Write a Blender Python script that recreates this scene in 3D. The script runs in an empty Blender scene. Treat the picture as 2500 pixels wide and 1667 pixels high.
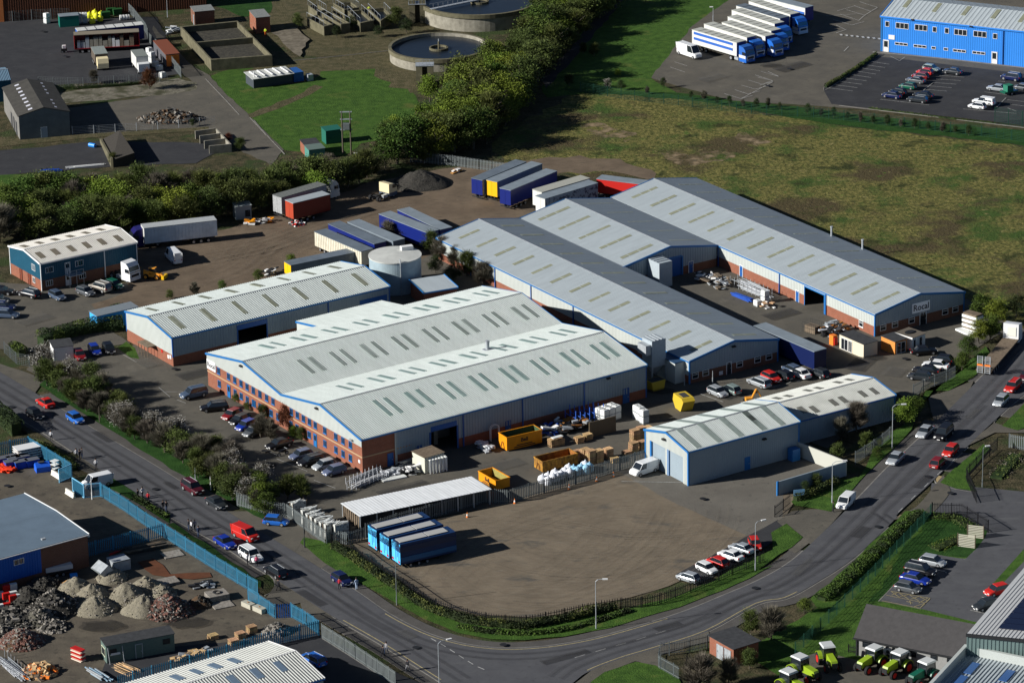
import bpy,math,random
from mathutils import Vector,Matrix,noise
random.seed(11)
R=math.radians
PI=math.pi
sc=bpy.context.scene
COL=sc.collection
# ---------------------------------------------------------------- camera, world, sun
S=210.0                                   # camera height in metres
CF,CT,CR=9333.0,0.352479,-0.019454    # focal length in photo pixels, pitch down, roll
cam_d=bpy.data.cameras.new('camera'); cam=bpy.data.objects.new('camera',cam_d); COL.objects.link(cam)
cam_d.lens=CF / 2500 * 36; cam_d.sensor_width=36; cam_d.clip_end=6000; cam_d.clip_start=1
fwd=Vector((0,math.cos(CT),-math.sin(CT))); up0=Vector((0,math.sin(CT),math.cos(CT))); rt0=Vector((1,0,0))
_c,_s=math.cos(CR),math.sin(CR)
rt=rt0 * _c + up0 * _s; up=up0 * _c - rt0 * _s
cam.matrix_world=Matrix(((rt.x,up.x,-fwd.x,0),(rt.y,up.y,-fwd.y,0),(rt.z,up.z,-fwd.z,S),(0,0,0,1)))
sc.camera=cam
SUN_EL,SHADOW_AZ=24.5,15.0              # sun height; direction the shadows point to, from +X
w=bpy.data.worlds.new('World'); sc.world=w; w.use_nodes=True
nt=w.node_tree; nt.nodes.clear()
sky=nt.nodes.new('ShaderNodeTexSky'); sky.sky_type='NISHITA'; sky.sun_disc=False
sky.sun_elevation=R(SUN_EL); sky.sun_rotation=R(90 - (SHADOW_AZ + 180)); sky.altitude=2500; sky.air_density=.62; sky.dust_density=.3
bg=nt.nodes.new('ShaderNodeBackground'); bg.inputs[1].default_value=0.05
wo=nt.nodes.new('ShaderNodeOutputWorld')
nt.links.new(sky.outputs[0],bg.inputs[0]); nt.links.new(bg.outputs[0],wo.inputs[0])
sl=bpy.data.lights.new('sun','SUN'); sl.energy=5.0; sl.angle=R(.5); sl.color=(1,.97,.925)
so=bpy.data.objects.new('sun',sl); COL.objects.link(so)
sd=Vector((math.cos(R(SHADOW_AZ)) * math.cos(R(SUN_EL)),math.sin(R(SHADOW_AZ)) * math.cos(R(SUN_EL)),-math.sin(R(SUN_EL))))
so.rotation_euler=sd.to_track_quat('-Z','Y').to_euler(); so.location=(-200,400,200)
sc.view_settings.view_transform='Standard'; sc.view_settings.look='None'
sc.view_settings.exposure=0.42; sc.view_settings.gamma=1
sc.cycles.diffuse_bounces=2
# ---------------------------------------------------------------- photo measurements -> places
CROP={'o': (0,0,2352 / 2500)}
for r_,y0 in enumerate((0,410,820,1233)):
    for c_,x0 in enumerate((0,620,1240,1850)): CROP['%d%d' % (r_,c_)]=(x0,y0,3.6123)
CROP.update(z1=(1140,960,6.533),z2=(1400,960,6.533),z3=(1680,650,7.84),z4=(0,1330,7.84),z5=(700,1180,7.84),z6=(0,0,5.2267),
            y1=(840,1080,7.84),y2=(1960,750,7.84),y3=(0,1060,7.84),y4=(0,1530,7.84),y5=(1960,1560,6.918),y6=(2280,750,5.227))
def ray(k,X,Y):
    x0,y0,s=CROP[k]; u=x0 + X / s - 1250; v=y0 + Y / s - 833.5
    return (fwd + rt * (u / CF) - up * (v / CF))
def P(k,X,Y,z=0.0):                       # where the sight line of a photo pixel meets height z
    d=ray(k,X,Y); t=(z - S) / d.z
    return Vector((d.x * t,d.y * t,z))
def PL(k,pts,z=0.0): return [P(k,a,b,z) for a,b in pts]
def heading(k,X,Y,dx,dy):
    a=P(k,X,Y); b=P(k,X + dx,Y + dy); return math.atan2(b.y - a.y,b.x - a.x)
# ---------------------------------------------------------------- mesh builder
class MB:
    def __init__(s): s.v=[]; s.f=[]; s.m=[]
    def face(s,pts,m=0):
        n=len(s.v); s.v += [tuple(p) for p in pts]; s.f.append(tuple(range(n,n + len(pts)))); s.m.append(m); return s
    def hexa(s,c,m=0):                     # 8 corners: bottom 4 ccw, top 4 ccw
        n=len(s.v); s.v += [tuple(p) for p in c]
        for q in ((3,2,1,0),(4,5,6,7),(0,1,5,4),(1,2,6,5),(2,3,7,6),(3,0,4,7)): s.f.append(tuple(n + i for i in q)); s.m.append(m)
        return s
    def box(s,x0,x1,y0,y1,z0,z1,m=0):
        return s.hexa([(x0,y0,z0),(x1,y0,z0),(x1,y1,z0),(x0,y1,z0),(x0,y0,z1),(x1,y0,z1),(x1,y1,z1),(x0,y1,z1)],m)
    def obox(s,cx,cy,z0,sx,sy,sz,rz=0,m=0,tilt=0):
        c,d=math.cos(rz),math.sin(rz); out=[]
        for z in (0,sz):
            for x,y in ((-.5,-.5),(.5,-.5),(.5,.5),(-.5,.5)):
                X,Y,Z=x * sx,y * sy,z
                if tilt: X,Z=X * math.cos(tilt) - Z * math.sin(tilt),X * math.sin(tilt) + Z * math.cos(tilt)
                out.append((cx + X * c - Y * d,cy + X * d + Y * c,z0 + Z))
        return s.hexa(out,m)
    def prism(s,pts,z0,z1,m=0):
        n=len(s.v); k=len(pts)
        s.v += [(p[0],p[1],z0) for p in pts] + [(p[0],p[1],z1) for p in pts]
        s.f.append(tuple(reversed(range(n,n + k)))); s.m.append(m); s.f.append(tuple(range(n + k,n + 2 * k))); s.m.append(m)
        for i in range(k): j=(i + 1) % k; s.f.append((n + i,n + j,n + k + j,n + k + i)); s.m.append(m)
        return s
    def extr(s,prof,y0,y1,m=0):          # profile in xz swept along y
        n=len(s.v); k=len(prof)
        s.v += [(p[0],y0,p[1]) for p in prof] + [(p[0],y1,p[1]) for p in prof]
        s.f.append(tuple(range(n,n + k))); s.m.append(m); s.f.append(tuple(reversed(range(n + k,n + 2 * k)))); s.m.append(m)
        for i in range(k): j=(i + 1) % k; s.f.append((n + j,n + i,n + k + i,n + k + j)); s.m.append(m)
        return s
    def loft(s,rings,m=0,cap=True):
        n=len(s.v); k=len(rings[0])
        for r in rings: s.v += [tuple(p) for p in r]
        for a in range(len(rings) - 1):
            for i in range(k):
                j=(i + 1) % k; s.f.append((n + a * k + i,n + a * k + j,n + (a + 1) * k + j,n + (a + 1) * k + i)); s.m.append(m)
        if cap:
            s.f.append(tuple(reversed(range(n,n + k)))); s.m.append(m)
            e=n + (len(rings) - 1) * k; s.f.append(tuple(range(e,e + k))); s.m.append(m)
        return s
    def tube(s,a,b,r,m=0,n=6,r2=None):
        a=Vector(a); b=Vector(b); d=(b - a)
        if d.length < 1e-6: return s
        d.normalize(); u=d.orthogonal().normalized(); w_=d.cross(u); r2=r if r2 is None else r2
        R1=[a + (u * math.cos(2 * PI * i / n) + w_ * math.sin(2 * PI * i / n)) * r for i in range(n)]
        R2=[b + (u * math.cos(2 * PI * i / n) + w_ * math.sin(2 * PI * i / n)) * r2 for i in range(n)]
        return s.loft([R1,R2],m)
    def lathe(s,prof,cx=0,cy=0,n=32,m=0,cap=True):
        return s.loft([[(cx + r * math.cos(2 * PI * i / n),cy + r * math.sin(2 * PI * i / n),z) for i in range(n)] for r,z in prof],m,cap)
    def build(s,name,mats,parent=None,loc=None,rz=0,smooth=False):
        me=bpy.data.meshes.new(name); me.from_pydata(s.v,[],s.f)
        if not isinstance(mats,(list,tuple)): mats=[mats]
        for x in mats: me.materials.append(x)
        if len(mats) > 1: me.polygons.foreach_set('material_index',s.m)
        if smooth: me.polygons.foreach_set('use_smooth',[True] * len(s.f))
        me.update(); o=bpy.data.objects.new(name,me); COL.objects.link(o)
        if parent: o.parent=parent
        if loc is not None: o.location=loc
        o.rotation_euler.z=rz
        return o
def tag(o,label,cat,group=None,kind=None):
    if label: o['label']=label
    if cat: o['category']=cat
    if group: o['group']=group
    if kind: o['kind']=kind
    return o
def thing(name,label,cat,loc,rz=0,group=None):
    o=bpy.data.objects.new(name,None); COL.objects.link(o); o.location=loc; o.rotation_euler.z=rz
    o.empty_display_size=.3
    return tag(o,label,cat,group)
KIDS={}
def copy_tree(o,loc,rz,label=None,group=None,scale=None):
    if o.name not in KIDS:
        KIDS[o.name]=[(c,list(c.children)) for c in o.children]
    r=o.copy(); COL.objects.link(r); r.location=loc; r.rotation_euler.z=rz
    if scale: r.scale=scale
    if label: r['label']=label
    if group: r['group']=group
    for c,gs in KIDS[o.name]:
        d=c.copy(); COL.objects.link(d); d.parent=r
        for g in gs: e=g.copy(); COL.objects.link(e); e.parent=d
    return r
# ---------------------------------------------------------------- materials
MATS={}
def mat(name,col,rough=.8,metal=0,var=0,vscale=3.0,bump=0,bscale=20,col2=None,spec=.3,obj_rand=0,detail=4,emis=None,alpha=1,thresh=None,aniso=None):
    if name in MATS: return MATS[name]
    m=bpy.data.materials.new(name); m.use_nodes=True; t=m.node_tree; b=t.nodes['Principled BSDF']
    b.inputs['Roughness'].default_value=rough; b.inputs['Metallic'].default_value=metal; b.inputs['Specular IOR Level'].default_value=spec
    c1=(*col,1); b.inputs['Base Color'].default_value=c1
    if alpha < 1: b.inputs['Alpha'].default_value=alpha
    tc=t.nodes.new('ShaderNodeTexCoord'); src=tc.outputs['Object']
    if aniso:
        mp=t.nodes.new('ShaderNodeMapping'); mp.inputs['Scale'].default_value=aniso; mp.inputs['Rotation'].default_value=(0,0,0); t.links.new(src,mp.inputs[0]); src=mp.outputs[0]
    out=None
    if var or col2:
        n=t.nodes.new('ShaderNodeTexNoise'); n.inputs['Scale'].default_value=vscale; n.inputs['Detail'].default_value=detail; n.inputs['Roughness'].default_value=.65
        t.links.new(src,n.inputs['Vector'])
        rp=t.nodes.new('ShaderNodeValToRGB'); t.links.new(n.outputs[0],rp.inputs[0])
        lo,hi=thresh or (.32,.68)
        rp.color_ramp.elements[0].position=lo; rp.color_ramp.elements[1].position=hi
        c2=col2 if col2 else tuple(min(1,x * (1 + var)) for x in col)
        cc=col if col2 else tuple(x * (1 - var) for x in col)
        rp.color_ramp.elements[0].color=(*cc,1); rp.color_ramp.elements[1].color=(*c2,1); out=rp.outputs[0]
    if obj_rand:
        oi=t.nodes.new('ShaderNodeObjectInfo'); h=t.nodes.new('ShaderNodeHueSaturation')
        mr=t.nodes.new('ShaderNodeMapRange'); mr.inputs[3].default_value=1 - obj_rand; mr.inputs[4].default_value=1 + obj_rand
        t.links.new(oi.outputs['Random'],mr.inputs[0]); t.links.new(mr.outputs[0],h.inputs['Value'])
        mr2=t.nodes.new('ShaderNodeMapRange'); mr2.inputs[3].default_value=.5 - obj_rand * .08; mr2.inputs[4].default_value=.5 + obj_rand * .08
        ml=t.nodes.new('ShaderNodeMath'); ml.operation='FRACT'; mm=t.nodes.new('ShaderNodeMath'); mm.operation='MULTIPLY'; mm.inputs[1].default_value=7.13
        t.links.new(oi.outputs['Random'],mm.inputs[0]); t.links.new(mm.outputs[0],ml.inputs[0]); t.links.new(ml.outputs[0],mr2.inputs[0]); t.links.new(mr2.outputs[0],h.inputs['Hue'])
        if out is not None: t.links.new(out,h.inputs['Color'])
        else: h.inputs['Color'].default_value=c1
        out=h.outputs[0]
    if out is not None: t.links.new(out,b.inputs['Base Color'])
    if bump:
        n2=t.nodes.new('ShaderNodeTexNoise'); n2.inputs['Scale'].default_value=bscale; n2.inputs['Detail'].default_value=3; t.links.new(tc.outputs['Object'],n2.inputs['Vector'])
        bp=t.nodes.new('ShaderNodeBump'); bp.inputs['Strength'].default_value=bump; bp.inputs['Distance'].default_value=.1
        t.links.new(n2.outputs[0],bp.inputs['Height']); t.links.new(bp.outputs[0],b.inputs['Normal'])
    MATS[name]=m; return m
def ground_mat(name,layers,rough=.95,bump=.4,bscale=3):
    # layers: [(colA, colB, scale, lo, hi)], base first; each further one (col, scale, lo, hi, aniso) is mixed in by noise
    m=bpy.data.materials.new(name); m.use_nodes=True; t=m.node_tree; b=t.nodes['Principled BSDF']
    b.inputs['Roughness'].default_value=rough; b.inputs['Specular IOR Level'].default_value=.15
    tc=t.nodes.new('ShaderNodeTexCoord')
    def nz(scale,an=None,rot=0,detail=5):
        src=tc.outputs['Object']
        if an:
            mp=t.nodes.new('ShaderNodeMapping'); mp.inputs['Scale'].default_value=an; mp.inputs['Rotation'].default_value=(0,0,rot); t.links.new(src,mp.inputs[0]); src=mp.outputs[0]
        n=t.nodes.new('ShaderNodeTexNoise'); n.inputs['Scale'].default_value=scale; n.inputs['Detail'].default_value=detail; n.inputs['Roughness'].default_value=.62
        t.links.new(src,n.inputs['Vector']); return n.outputs[0]
    (ca,cb,s0,lo,hi)=layers[0]
    rp=t.nodes.new('ShaderNodeValToRGB'); t.links.new(nz(s0),rp.inputs[0]); rp.color_ramp.elements[0].position=lo; rp.color_ramp.elements[1].position=hi
    rp.color_ramp.elements[0].color=(*ca,1); rp.color_ramp.elements[1].color=(*cb,1); out=rp.outputs[0]
    for L in layers[1:]:
        c,s1,lo,hi=L[:4]; an=L[4] if len(L) > 4 else None; rot=L[5] if len(L) > 5 else 0
        mr=t.nodes.new('ShaderNodeMapRange'); mr.inputs[1].default_value=lo; mr.inputs[2].default_value=hi; t.links.new(nz(s1,an,rot),mr.inputs[0])
        mx=t.nodes.new('ShaderNodeMix'); mx.data_type='RGBA'; t.links.new(mr.outputs[0],mx.inputs[0]); t.links.new(out,mx.inputs[6]); mx.inputs[7].default_value=(*c,1)
        out=mx.outputs[2]
    t.links.new(out,b.inputs['Base Color'])
    if bump:
        bp=t.nodes.new('ShaderNodeBump'); bp.inputs['Strength'].default_value=bump; bp.inputs['Distance'].default_value=.3
        t.links.new(nz(bscale),bp.inputs['Height']); t.links.new(bp.outputs[0],b.inputs['Normal'])
    return m
G_rough=ground_mat('rough_grass',[((0.048,0.059,0.014),(0.222,0.194,0.061),1.1,.35,.68),((0.048,0.085,0.017),.09,.5,.62),((0.074,0.059,0.027),.05,.52,.6),((0.230,0.197,0.080),.5,.60,.72),((0.037,0.043,0.012),.16,.56,.66),((0.081,0.132,0.025),.35,.62,.72)],bump=1.0,bscale=1.6)
G_base=ground_mat('scrub_ground',[((0.029,0.033,0.014),(0.099,0.081,0.045),.5,.35,.65),((0.040,0.059,0.019),.12,.5,.6)],bump=.8)
G_lawn=ground_mat('lawn_grass',[((0.032,0.075,0.011),(0.062,0.127,0.019),.6,.35,.65),((0.098,0.115,0.028),.15,.58,.72),((0.023,0.050,0.011),2.5,.6,.8)],bump=.5,bscale=4)
G_lawn_dark=ground_mat('dark_lawn_grass',[((0.013,0.045,0.007),(0.027,0.075,0.013),.5,.35,.65),((0.015,0.037,0.010),2.5,.6,.8)],bump=.5,bscale=4)
G_dry=ground_mat('dry_grass',[((.06,.058,.026),(.12,.10,.055),.7,.35,.65),((.06,.06,.03),.2,.55,.65)],bump=.6)
G_road=ground_mat('road_asphalt',[((0.077,0.078,0.085),(0.099,0.101,0.107),.4,.3,.7),((0.067,0.068,0.072),1.2,.58,.72),((0.115,0.116,0.119),.12,.55,.8,(1,4,1),-.7)],bump=.15,bscale=12)
G_tarmac=ground_mat('yard_tarmac',[((0.091,0.085,0.072),(0.130,0.118,0.095),.25,.3,.7),((0.074,0.071,0.060),.9,.58,.72),((0.158,0.144,0.117),.12,.6,.75),((0.066,0.063,0.054),4,.62,.75)],bump=.2,bscale=8)
G_black=ground_mat('dark_tarmac',[((0.035,0.036,0.040),(0.050,0.051,0.054),.3,.3,.7),((0.061,0.061,0.063),.7,.6,.75)],bump=.15,bscale=8)
G_depot=ground_mat('dirty_yard',[((0.079,0.068,0.054),(0.136,0.117,0.087),.3,.3,.7),((0.061,0.055,0.044),.8,.56,.7),((0.163,0.139,0.103),.4,.62,.75,(1,3,1),.5)],bump=.15,bscale=4)
G_gravel=ground_mat('gravel_dirt',[((0.142,0.116,0.083),(0.209,0.170,0.121),.22,.3,.7),((0.216,0.188,0.145),.5,.55,.75,(1,5,1),.35),((0.115,0.097,0.075),.35,.56,.7,(1,6,1),.75),((0.175,0.132,0.094),1.8,.58,.7),((0.101,0.092,0.077),.12,.58,.68,(1,2,1),.3)],bump=.12,bscale=5)
G_dirt2=ground_mat('dirt_yard',[((0.113,0.085,0.059),(0.179,0.136,0.094),.2,.3,.7),((0.080,0.064,0.048),.5,.56,.7,(1,4,1),.6),((0.198,0.167,0.120),.6,.64,.75)],bump=.15,bscale=5)
G_conc=ground_mat('concrete_apron',[((.125,.115,.098),(.16,.148,.125),.2,.3,.7),((.10,.094,.083),.9,.58,.7)],bump=.2,bscale=6)
G_pave=ground_mat('footway_asphalt',[((.075,.07,.065),(.105,.10,.092),.4,.3,.7),((.06,.058,.055),1.5,.6,.75)],bump=.2,bscale=10)
G_kerb=mat('kerb_stone',(.21,.2,.18),var=.25,vscale=.8)
G_chip=ground_mat('limestone_chips',[((.10,.095,.07),(.24,.22,.17),1.2,.35,.6),((.07,.07,.04),.3,.5,.62)],bump=1,bscale=5)
M_white=mat('white_cladding',(.78,.80,.76),rough=.45,var=.03,vscale=.3)
M_roofA=mat('white_roof_sheet',(.42,.46,.44),rough=.5,var=.13,vscale=1.2,spec=.4,aniso=(1.3,.16,1),thresh=(.25,.75),detail=6)
M_roofB=mat('grey_roof_sheet',(.42,.47,.49),rough=.5,var=.1,vscale=1.0,spec=.4,aniso=(1.1,.14,1),thresh=(.25,.75),detail=6)
M_clad=mat('grey_and_shaded_cladding',(.27,.33,.37),rough=.5,var=.04,vscale=.3)  # plain grey parts; on unlit shed sides, pale cladding with shade in its colour
M_cladw=mat('pale_cladding',(.47,.50,.47),rough=.5,var=.04,vscale=.3)
def brick_mat(name,c1,c2):
    m=mat(name,c1,rough=.9,col2=c2,vscale=1.2)
    t=m.node_tree; b=t.nodes['Principled BSDF']; bt=t.nodes.new('ShaderNodeTexBrick'); tc=t.nodes.new('ShaderNodeTexCoord')
    mp=t.nodes.new('ShaderNodeMapping'); mp.inputs['Rotation'].default_value=(R(90),0,0); t.links.new(tc.outputs['Object'],mp.inputs[0])
    cx=t.nodes.new('ShaderNodeSeparateXYZ'); cb=t.nodes.new('ShaderNodeCombineXYZ'); ad=t.nodes.new('ShaderNodeMath'); t.links.new(tc.outputs['Object'],cx.inputs[0])
    t.links.new(cx.outputs[0],ad.inputs[0]); t.links.new(cx.outputs[1],ad.inputs[1]); t.links.new(ad.outputs[0],cb.inputs[0]); t.links.new(cx.outputs[2],cb.inputs[1])
    t.links.new(cb.outputs[0],bt.inputs['Vector']); bt.inputs['Scale'].default_value=1; bt.inputs['Brick Width'].default_value=.225; bt.inputs['Row Height'].default_value=.075; bt.inputs['Mortar Size'].default_value=.008
    mx=t.nodes.new('ShaderNodeMix'); mx.data_type='RGBA'; old=b.inputs['Base Color'].links[0].from_socket
    t.links.new(bt.outputs['Fac'],mx.inputs[0]); t.links.new(old,mx.inputs[6]); mx.inputs[7].default_value=(.24,.16,.12,1); t.links.new(mx.outputs[2],b.inputs['Base Color'])
    return m
M_brick=brick_mat('red_brick',(.21,.058,.028),(.29,.088,.044))
M_brick2=brick_mat('brown_and_shaded_brick',(.12,.045,.025),(.17,.065,.035))  # brown brick; on unlit shed sides, red brick darkened to carry the shade
M_band=mat('stone_band',(.42,.28,.16))
M_blue=mat('blue_trim',(.02,.15,.40),rough=.4)
M_blued=mat('dark_blue_trim',(.02,.10,.33),rough=.4)
M_blueclad=mat('bright_blue_cladding',(.03,.22,.68),rough=.5,var=.04,vscale=.3)
M_teal=mat('teal_cladding',(.014,.085,.14),rough=.5,var=.06,vscale=.4)
M_glass=mat('window_glass',(.015,.02,.025),rough=.08,spec=.8)
M_frame=mat('white_frame',(.75,.75,.73),rough=.5)
M_roofl=mat('rooflight_sheet',(.28,.33,.295),rough=.35,var=.14,vscale=1.2)
M_rooflg=mat('green_rooflight_sheet',(.24,.345,.315),rough=.35,var=.15,vscale=1.2)
M_rooflb=mat('olive_rooflight_sheet',(.25,.26,.18),rough=.35,var=.15,vscale=1.2)
M_felt=mat('roofing_felt',(.045,.047,.05),rough=.9,var=.25,vscale=1.5)
M_steel=mat('galvanised_steel',(.42,.45,.47),rough=.45,metal=.3,var=.15,vscale=2)
M_dark=mat('dark_metal',(.02,.021,.023),rough=.6)
M_tyre=mat('tyre_rubber',(.012,.012,.013),rough=.85)
M_conc=mat('weathered_concrete',(.20,.185,.145),rough=.9,col2=(.33,.31,.25),vscale=.8)
M_concd=mat('mossy_concrete',(.09,.083,.05),rough=.95,col2=(.16,.145,.09),vscale=.8)
M_wood=mat('pallet_wood',(.5,.33,.17),rough=.85,var=.3,vscale=2.5,obj_rand=.25)
M_woodd=mat('weathered_wood',(.17,.13,.09),rough=.9,var=.3,vscale=2)
M_red=mat('red_paint',(.5,.02,.015),rough=.4)
M_orange=mat('orange_paint',(.85,.22,.03),rough=.5)
M_yel=mat('yellow_skip_paint',(.72,.27,.006),rough=.5,var=.08,vscale=1)
M_bluepl=mat('blue_plastic',(.01,.07,.42),rough=.4)
M_whitepl=mat('white_plastic',(.72,.73,.70),rough=.4)
M_trunk=mat('tree_bark',(.10,.085,.065),rough=.95,var=.3)
M_palb=mat('blue_palisade',(.035,.17,.28),rough=.5)
M_palg=mat('galvanised_palisade',(.15,.17,.17),rough=.55)
M_line=mat('road_paint_white',(.42,.42,.40),rough=.8,var=.35,vscale=2)
M_yline=mat('road_paint_yellow',(.36,.30,.15),rough=.8,var=.3,vscale=2)
M_rust=mat('rusty_steel',(.16,.05,.018),rough=.9,col2=(.42,.18,.03),vscale=2.2)
# ---------------------------------------------------------------- ground sheets
def sheet(name,pts,z,m,jit=0,kind='structure',label=None,cat=None,step=2.5):
    if jit:
        q=[]
        for i,a in enumerate(pts):
            b=pts[(i + 1) % len(pts)]; n=max(1,int((b - a).length / step)); nx=Vector((-(b - a).y,(b - a).x,0)).normalized()
            for j in range(n):
                p=a.lerp(b,j / n); q.append(p + nx * jit * noise.noise(Vector((p.x * .35,p.y * .35,z * 31))) * 2)
        pts=q
    o=MB().face([(p[0],p[1],z) for p in pts]).build(name,m)
    return tag(o,label,cat,None,kind)
def smooth_line(pts,n=4):
    out=[]
    for i in range(len(pts) - 1):
        p0=pts[max(0,i - 1)]; p1=pts[i]; p2=pts[i + 1]; p3=pts[min(len(pts) - 1,i + 2)]
        for j in range(n):
            t=j / n; out.append(.5 * ((2 * p1) + (p2 - p0) * t + (2 * p0 - 5 * p1 + 4 * p2 - p3) * t * t + (3 * p1 - p0 - 3 * p2 + p3) * t ** 3))
    out.append(pts[-1]); return out
def offset(line,d):
    out=[]
    for i,p in enumerate(line):
        a=line[max(0,i - 1)]; b=line[min(len(line) - 1,i + 1)]; t=(b - a); t.z=0; t.normalize(); out.append(p + Vector((-t.y,t.x,0)) * d)
    return out
def ribbon(name,line,d0,d1,z,m,zbot=None,kind='structure'):
    a=offset(line,d0); b=offset(line,d1); mb=MB()
    for i in range(len(line) - 1):
        if zbot is None: mb.face([(a[i].x,a[i].y,z),(b[i].x,b[i].y,z),(b[i + 1].x,b[i + 1].y,z),(a[i + 1].x,a[i + 1].y,z)])
        else: mb.hexa([(a[i].x,a[i].y,zbot),(b[i].x,b[i].y,zbot),(b[i + 1].x,b[i + 1].y,zbot),(a[i + 1].x,a[i + 1].y,zbot),(a[i].x,a[i].y,z),(b[i].x,b[i].y,z),(b[i + 1].x,b[i + 1].y,z),(a[i + 1].x,a[i + 1].y,z)])
    return tag(mb.build(name,m),None,None,None,kind)
def dashes(name,line,w_,on,off,z,m):
    mb=MB(); cum=[0]
    for i in range(len(line) - 1): cum.append(cum[-1] + (line[i + 1] - line[i]).length)
    def at(d):
        for i in range(len(line) - 1):
            if cum[i + 1] >= d: return line[i].lerp(line[i + 1],(d - cum[i]) / max(1e-6,cum[i + 1] - cum[i]))
        return line[-1]
    s=0
    while s + on < cum[-1]:
        p,q=at(s),at(s + on); t=(q - p).normalized(); n=Vector((-t.y,t.x,0)) * w_ / 2
        mb.face([(v.x,v.y,z) for v in (p - n,q - n,q + n,p + n)]); s += on + off
    if mb.f: return tag(mb.build(name,m),None,None,None,'structure')
big=6000
sheet('ground',[Vector((-big,-500,0)),Vector((big,-500,0)),Vector((big,big,0)),Vector((-big,big,0))],0,G_base)
Z=[0.0]
def nz_():
    Z[0] += .003; return Z[0]
def O(pts): return PL('o',pts)
sheet('field',O([(1120,330),(1340,205),(1600,232),(1900,285),(2100,310),(2700,370),(2900,1000),(2400,790),(2215,690),(1640,440),(1500,410),(1300,400),(1170,385)]),nz_(),G_rough,1.0)
sheet('dirt_patch',O([(1180,385),(1230,365),(1330,358),(1450,372),(1520,400),(1500,415),(1400,395),(1300,400)]),nz_(),G_dirt2,1.5)
SOIL=mat('bare_soil',(.16,.125,.07),col2=(.30,.22,.13),vscale=.8,bump=.3,bscale=4); _t=SOIL.node_tree; _n=_t.nodes.new('ShaderNodeTexNoise'); _n.inputs['Scale'].default_value=.45; _n.inputs['Detail'].default_value=6; _m=_t.nodes.new('ShaderNodeMapRange'); _m.inputs[1].default_value=.42; _m.inputs[2].default_value=.62; _tc=_t.nodes.new('ShaderNodeTexCoord'); _t.links.new(_tc.outputs['Object'],_n.inputs['Vector']); _t.links.new(_n.outputs[0],_m.inputs[0]); _t.links.new(_m.outputs[0],_t.nodes['Principled BSDF'].inputs['Alpha'])
for q in ([(1330,285),(1370,283),(1420,295),(1470,310),(1440,325),(1380,312),(1350,305)],[(1510,350),(1600,355),(1650,345),(1700,352),(1660,372),(1580,380),(1530,368)],[(1670,312),(1710,305),(1770,325),(1740,340),(1700,330)]):
    sheet('bare_soil',O(q),nz_(),SOIL,1.0,step=1.2)
sheet('lawn',O([(470,180),(560,150),(900,150),(960,230),(950,300),(830,330),(790,360),(650,345),(630,330)]),nz_(),G_lawn,.4)
sheet('dry_ground',O([(560,165),(600,140),(900,120),(980,200),(940,215),(860,165),(740,165),(700,190),(640,190)]),nz_(),G_dry,1.6)
sheet('dry_ground',O([(640,-20),(1000,-20),(1000,60),(900,130),(700,130),(600,90),(560,20)]),nz_(),G_dry,1.2)
sheet('path',O([(560,268),(640,235),(700,212),(725,195),(740,200),(715,218),(650,245),(570,275)]),nz_(),G_dry,.5)
sheet('lawn',O([(1240,200),(1420,-30),(1760,-30),(1600,60),(1560,120),(1495,180),(1560,215),(1400,210),(1250,225)]),nz_(),G_lawn,.6)
sheet('path',O([(1240,185),(1330,90),(1420,-20),(1450,-20),(1350,100),(1255,205)]),nz_(),G_black,.3)
sheet('lawn',O([(1290,205),(1560,215),(1830,245),(2000,268),(2400,305),(2600,330),(2600,360),(2352,335),(1900,285),(1600,232),(1330,212)]),nz_(),G_lawn_dark,.5)
sheet('lawn',O([(360,-40),(640,-40),(620,30),(560,40),(480,10),(400,20),(360,0)]),nz_(),G_lawn_dark,.5)
sheet('tarmac',O([(1590,60),(1760,-60),(2700,-60),(2700,300),(2352,278),(1900,246),(1680,232),(1560,200),(1495,180)]),nz_(),G_tarmac,.2)
sheet('tarmac',O([(2015,130),(2600,200),(2600,320),(2280,280),(1910,240),(1890,205)]),nz_(),G_black)
# top-left yard, access road and chippings
sheet('tarmac',O([(-60,50),(330,40),(360,40),(420,170),(300,190),(130,195),(100,200),(-60,190)]),nz_(),G_black,.3)
sheet('track',O([(350,60),(440,150),(480,175),(650,345),(625,380),(560,350),(490,300),(420,300),(300,300),(160,310),(150,250),(400,215),(440,190),(360,110)]),nz_(),G_tarmac,.3)
sheet('chippings',O([(130,215),(410,180),(455,190),(450,205),(400,215),(150,238)]),nz_(),G_chip,.8)
sheet('tarmac',O([(-80,350),(0,345),(230,325),(540,330),(450,375),(250,385),(0,405),(-80,410)]),nz_(),G_black,.6)
sheet('tarmac',O([(160,250),(380,232),(420,262),(330,290),(300,300),(160,300)]),nz_(),G_tarmac,.4)
sheet('path',O([(-60,325),(300,302),(480,292),(480,300),(200,318),(-60,345)]),nz_(),G_dry,.3)
sheet('lawn',O([(-80,405),(110,398),(160,420),(100,440),(-80,450)]),nz_(),G_lawn,.5)
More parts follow.
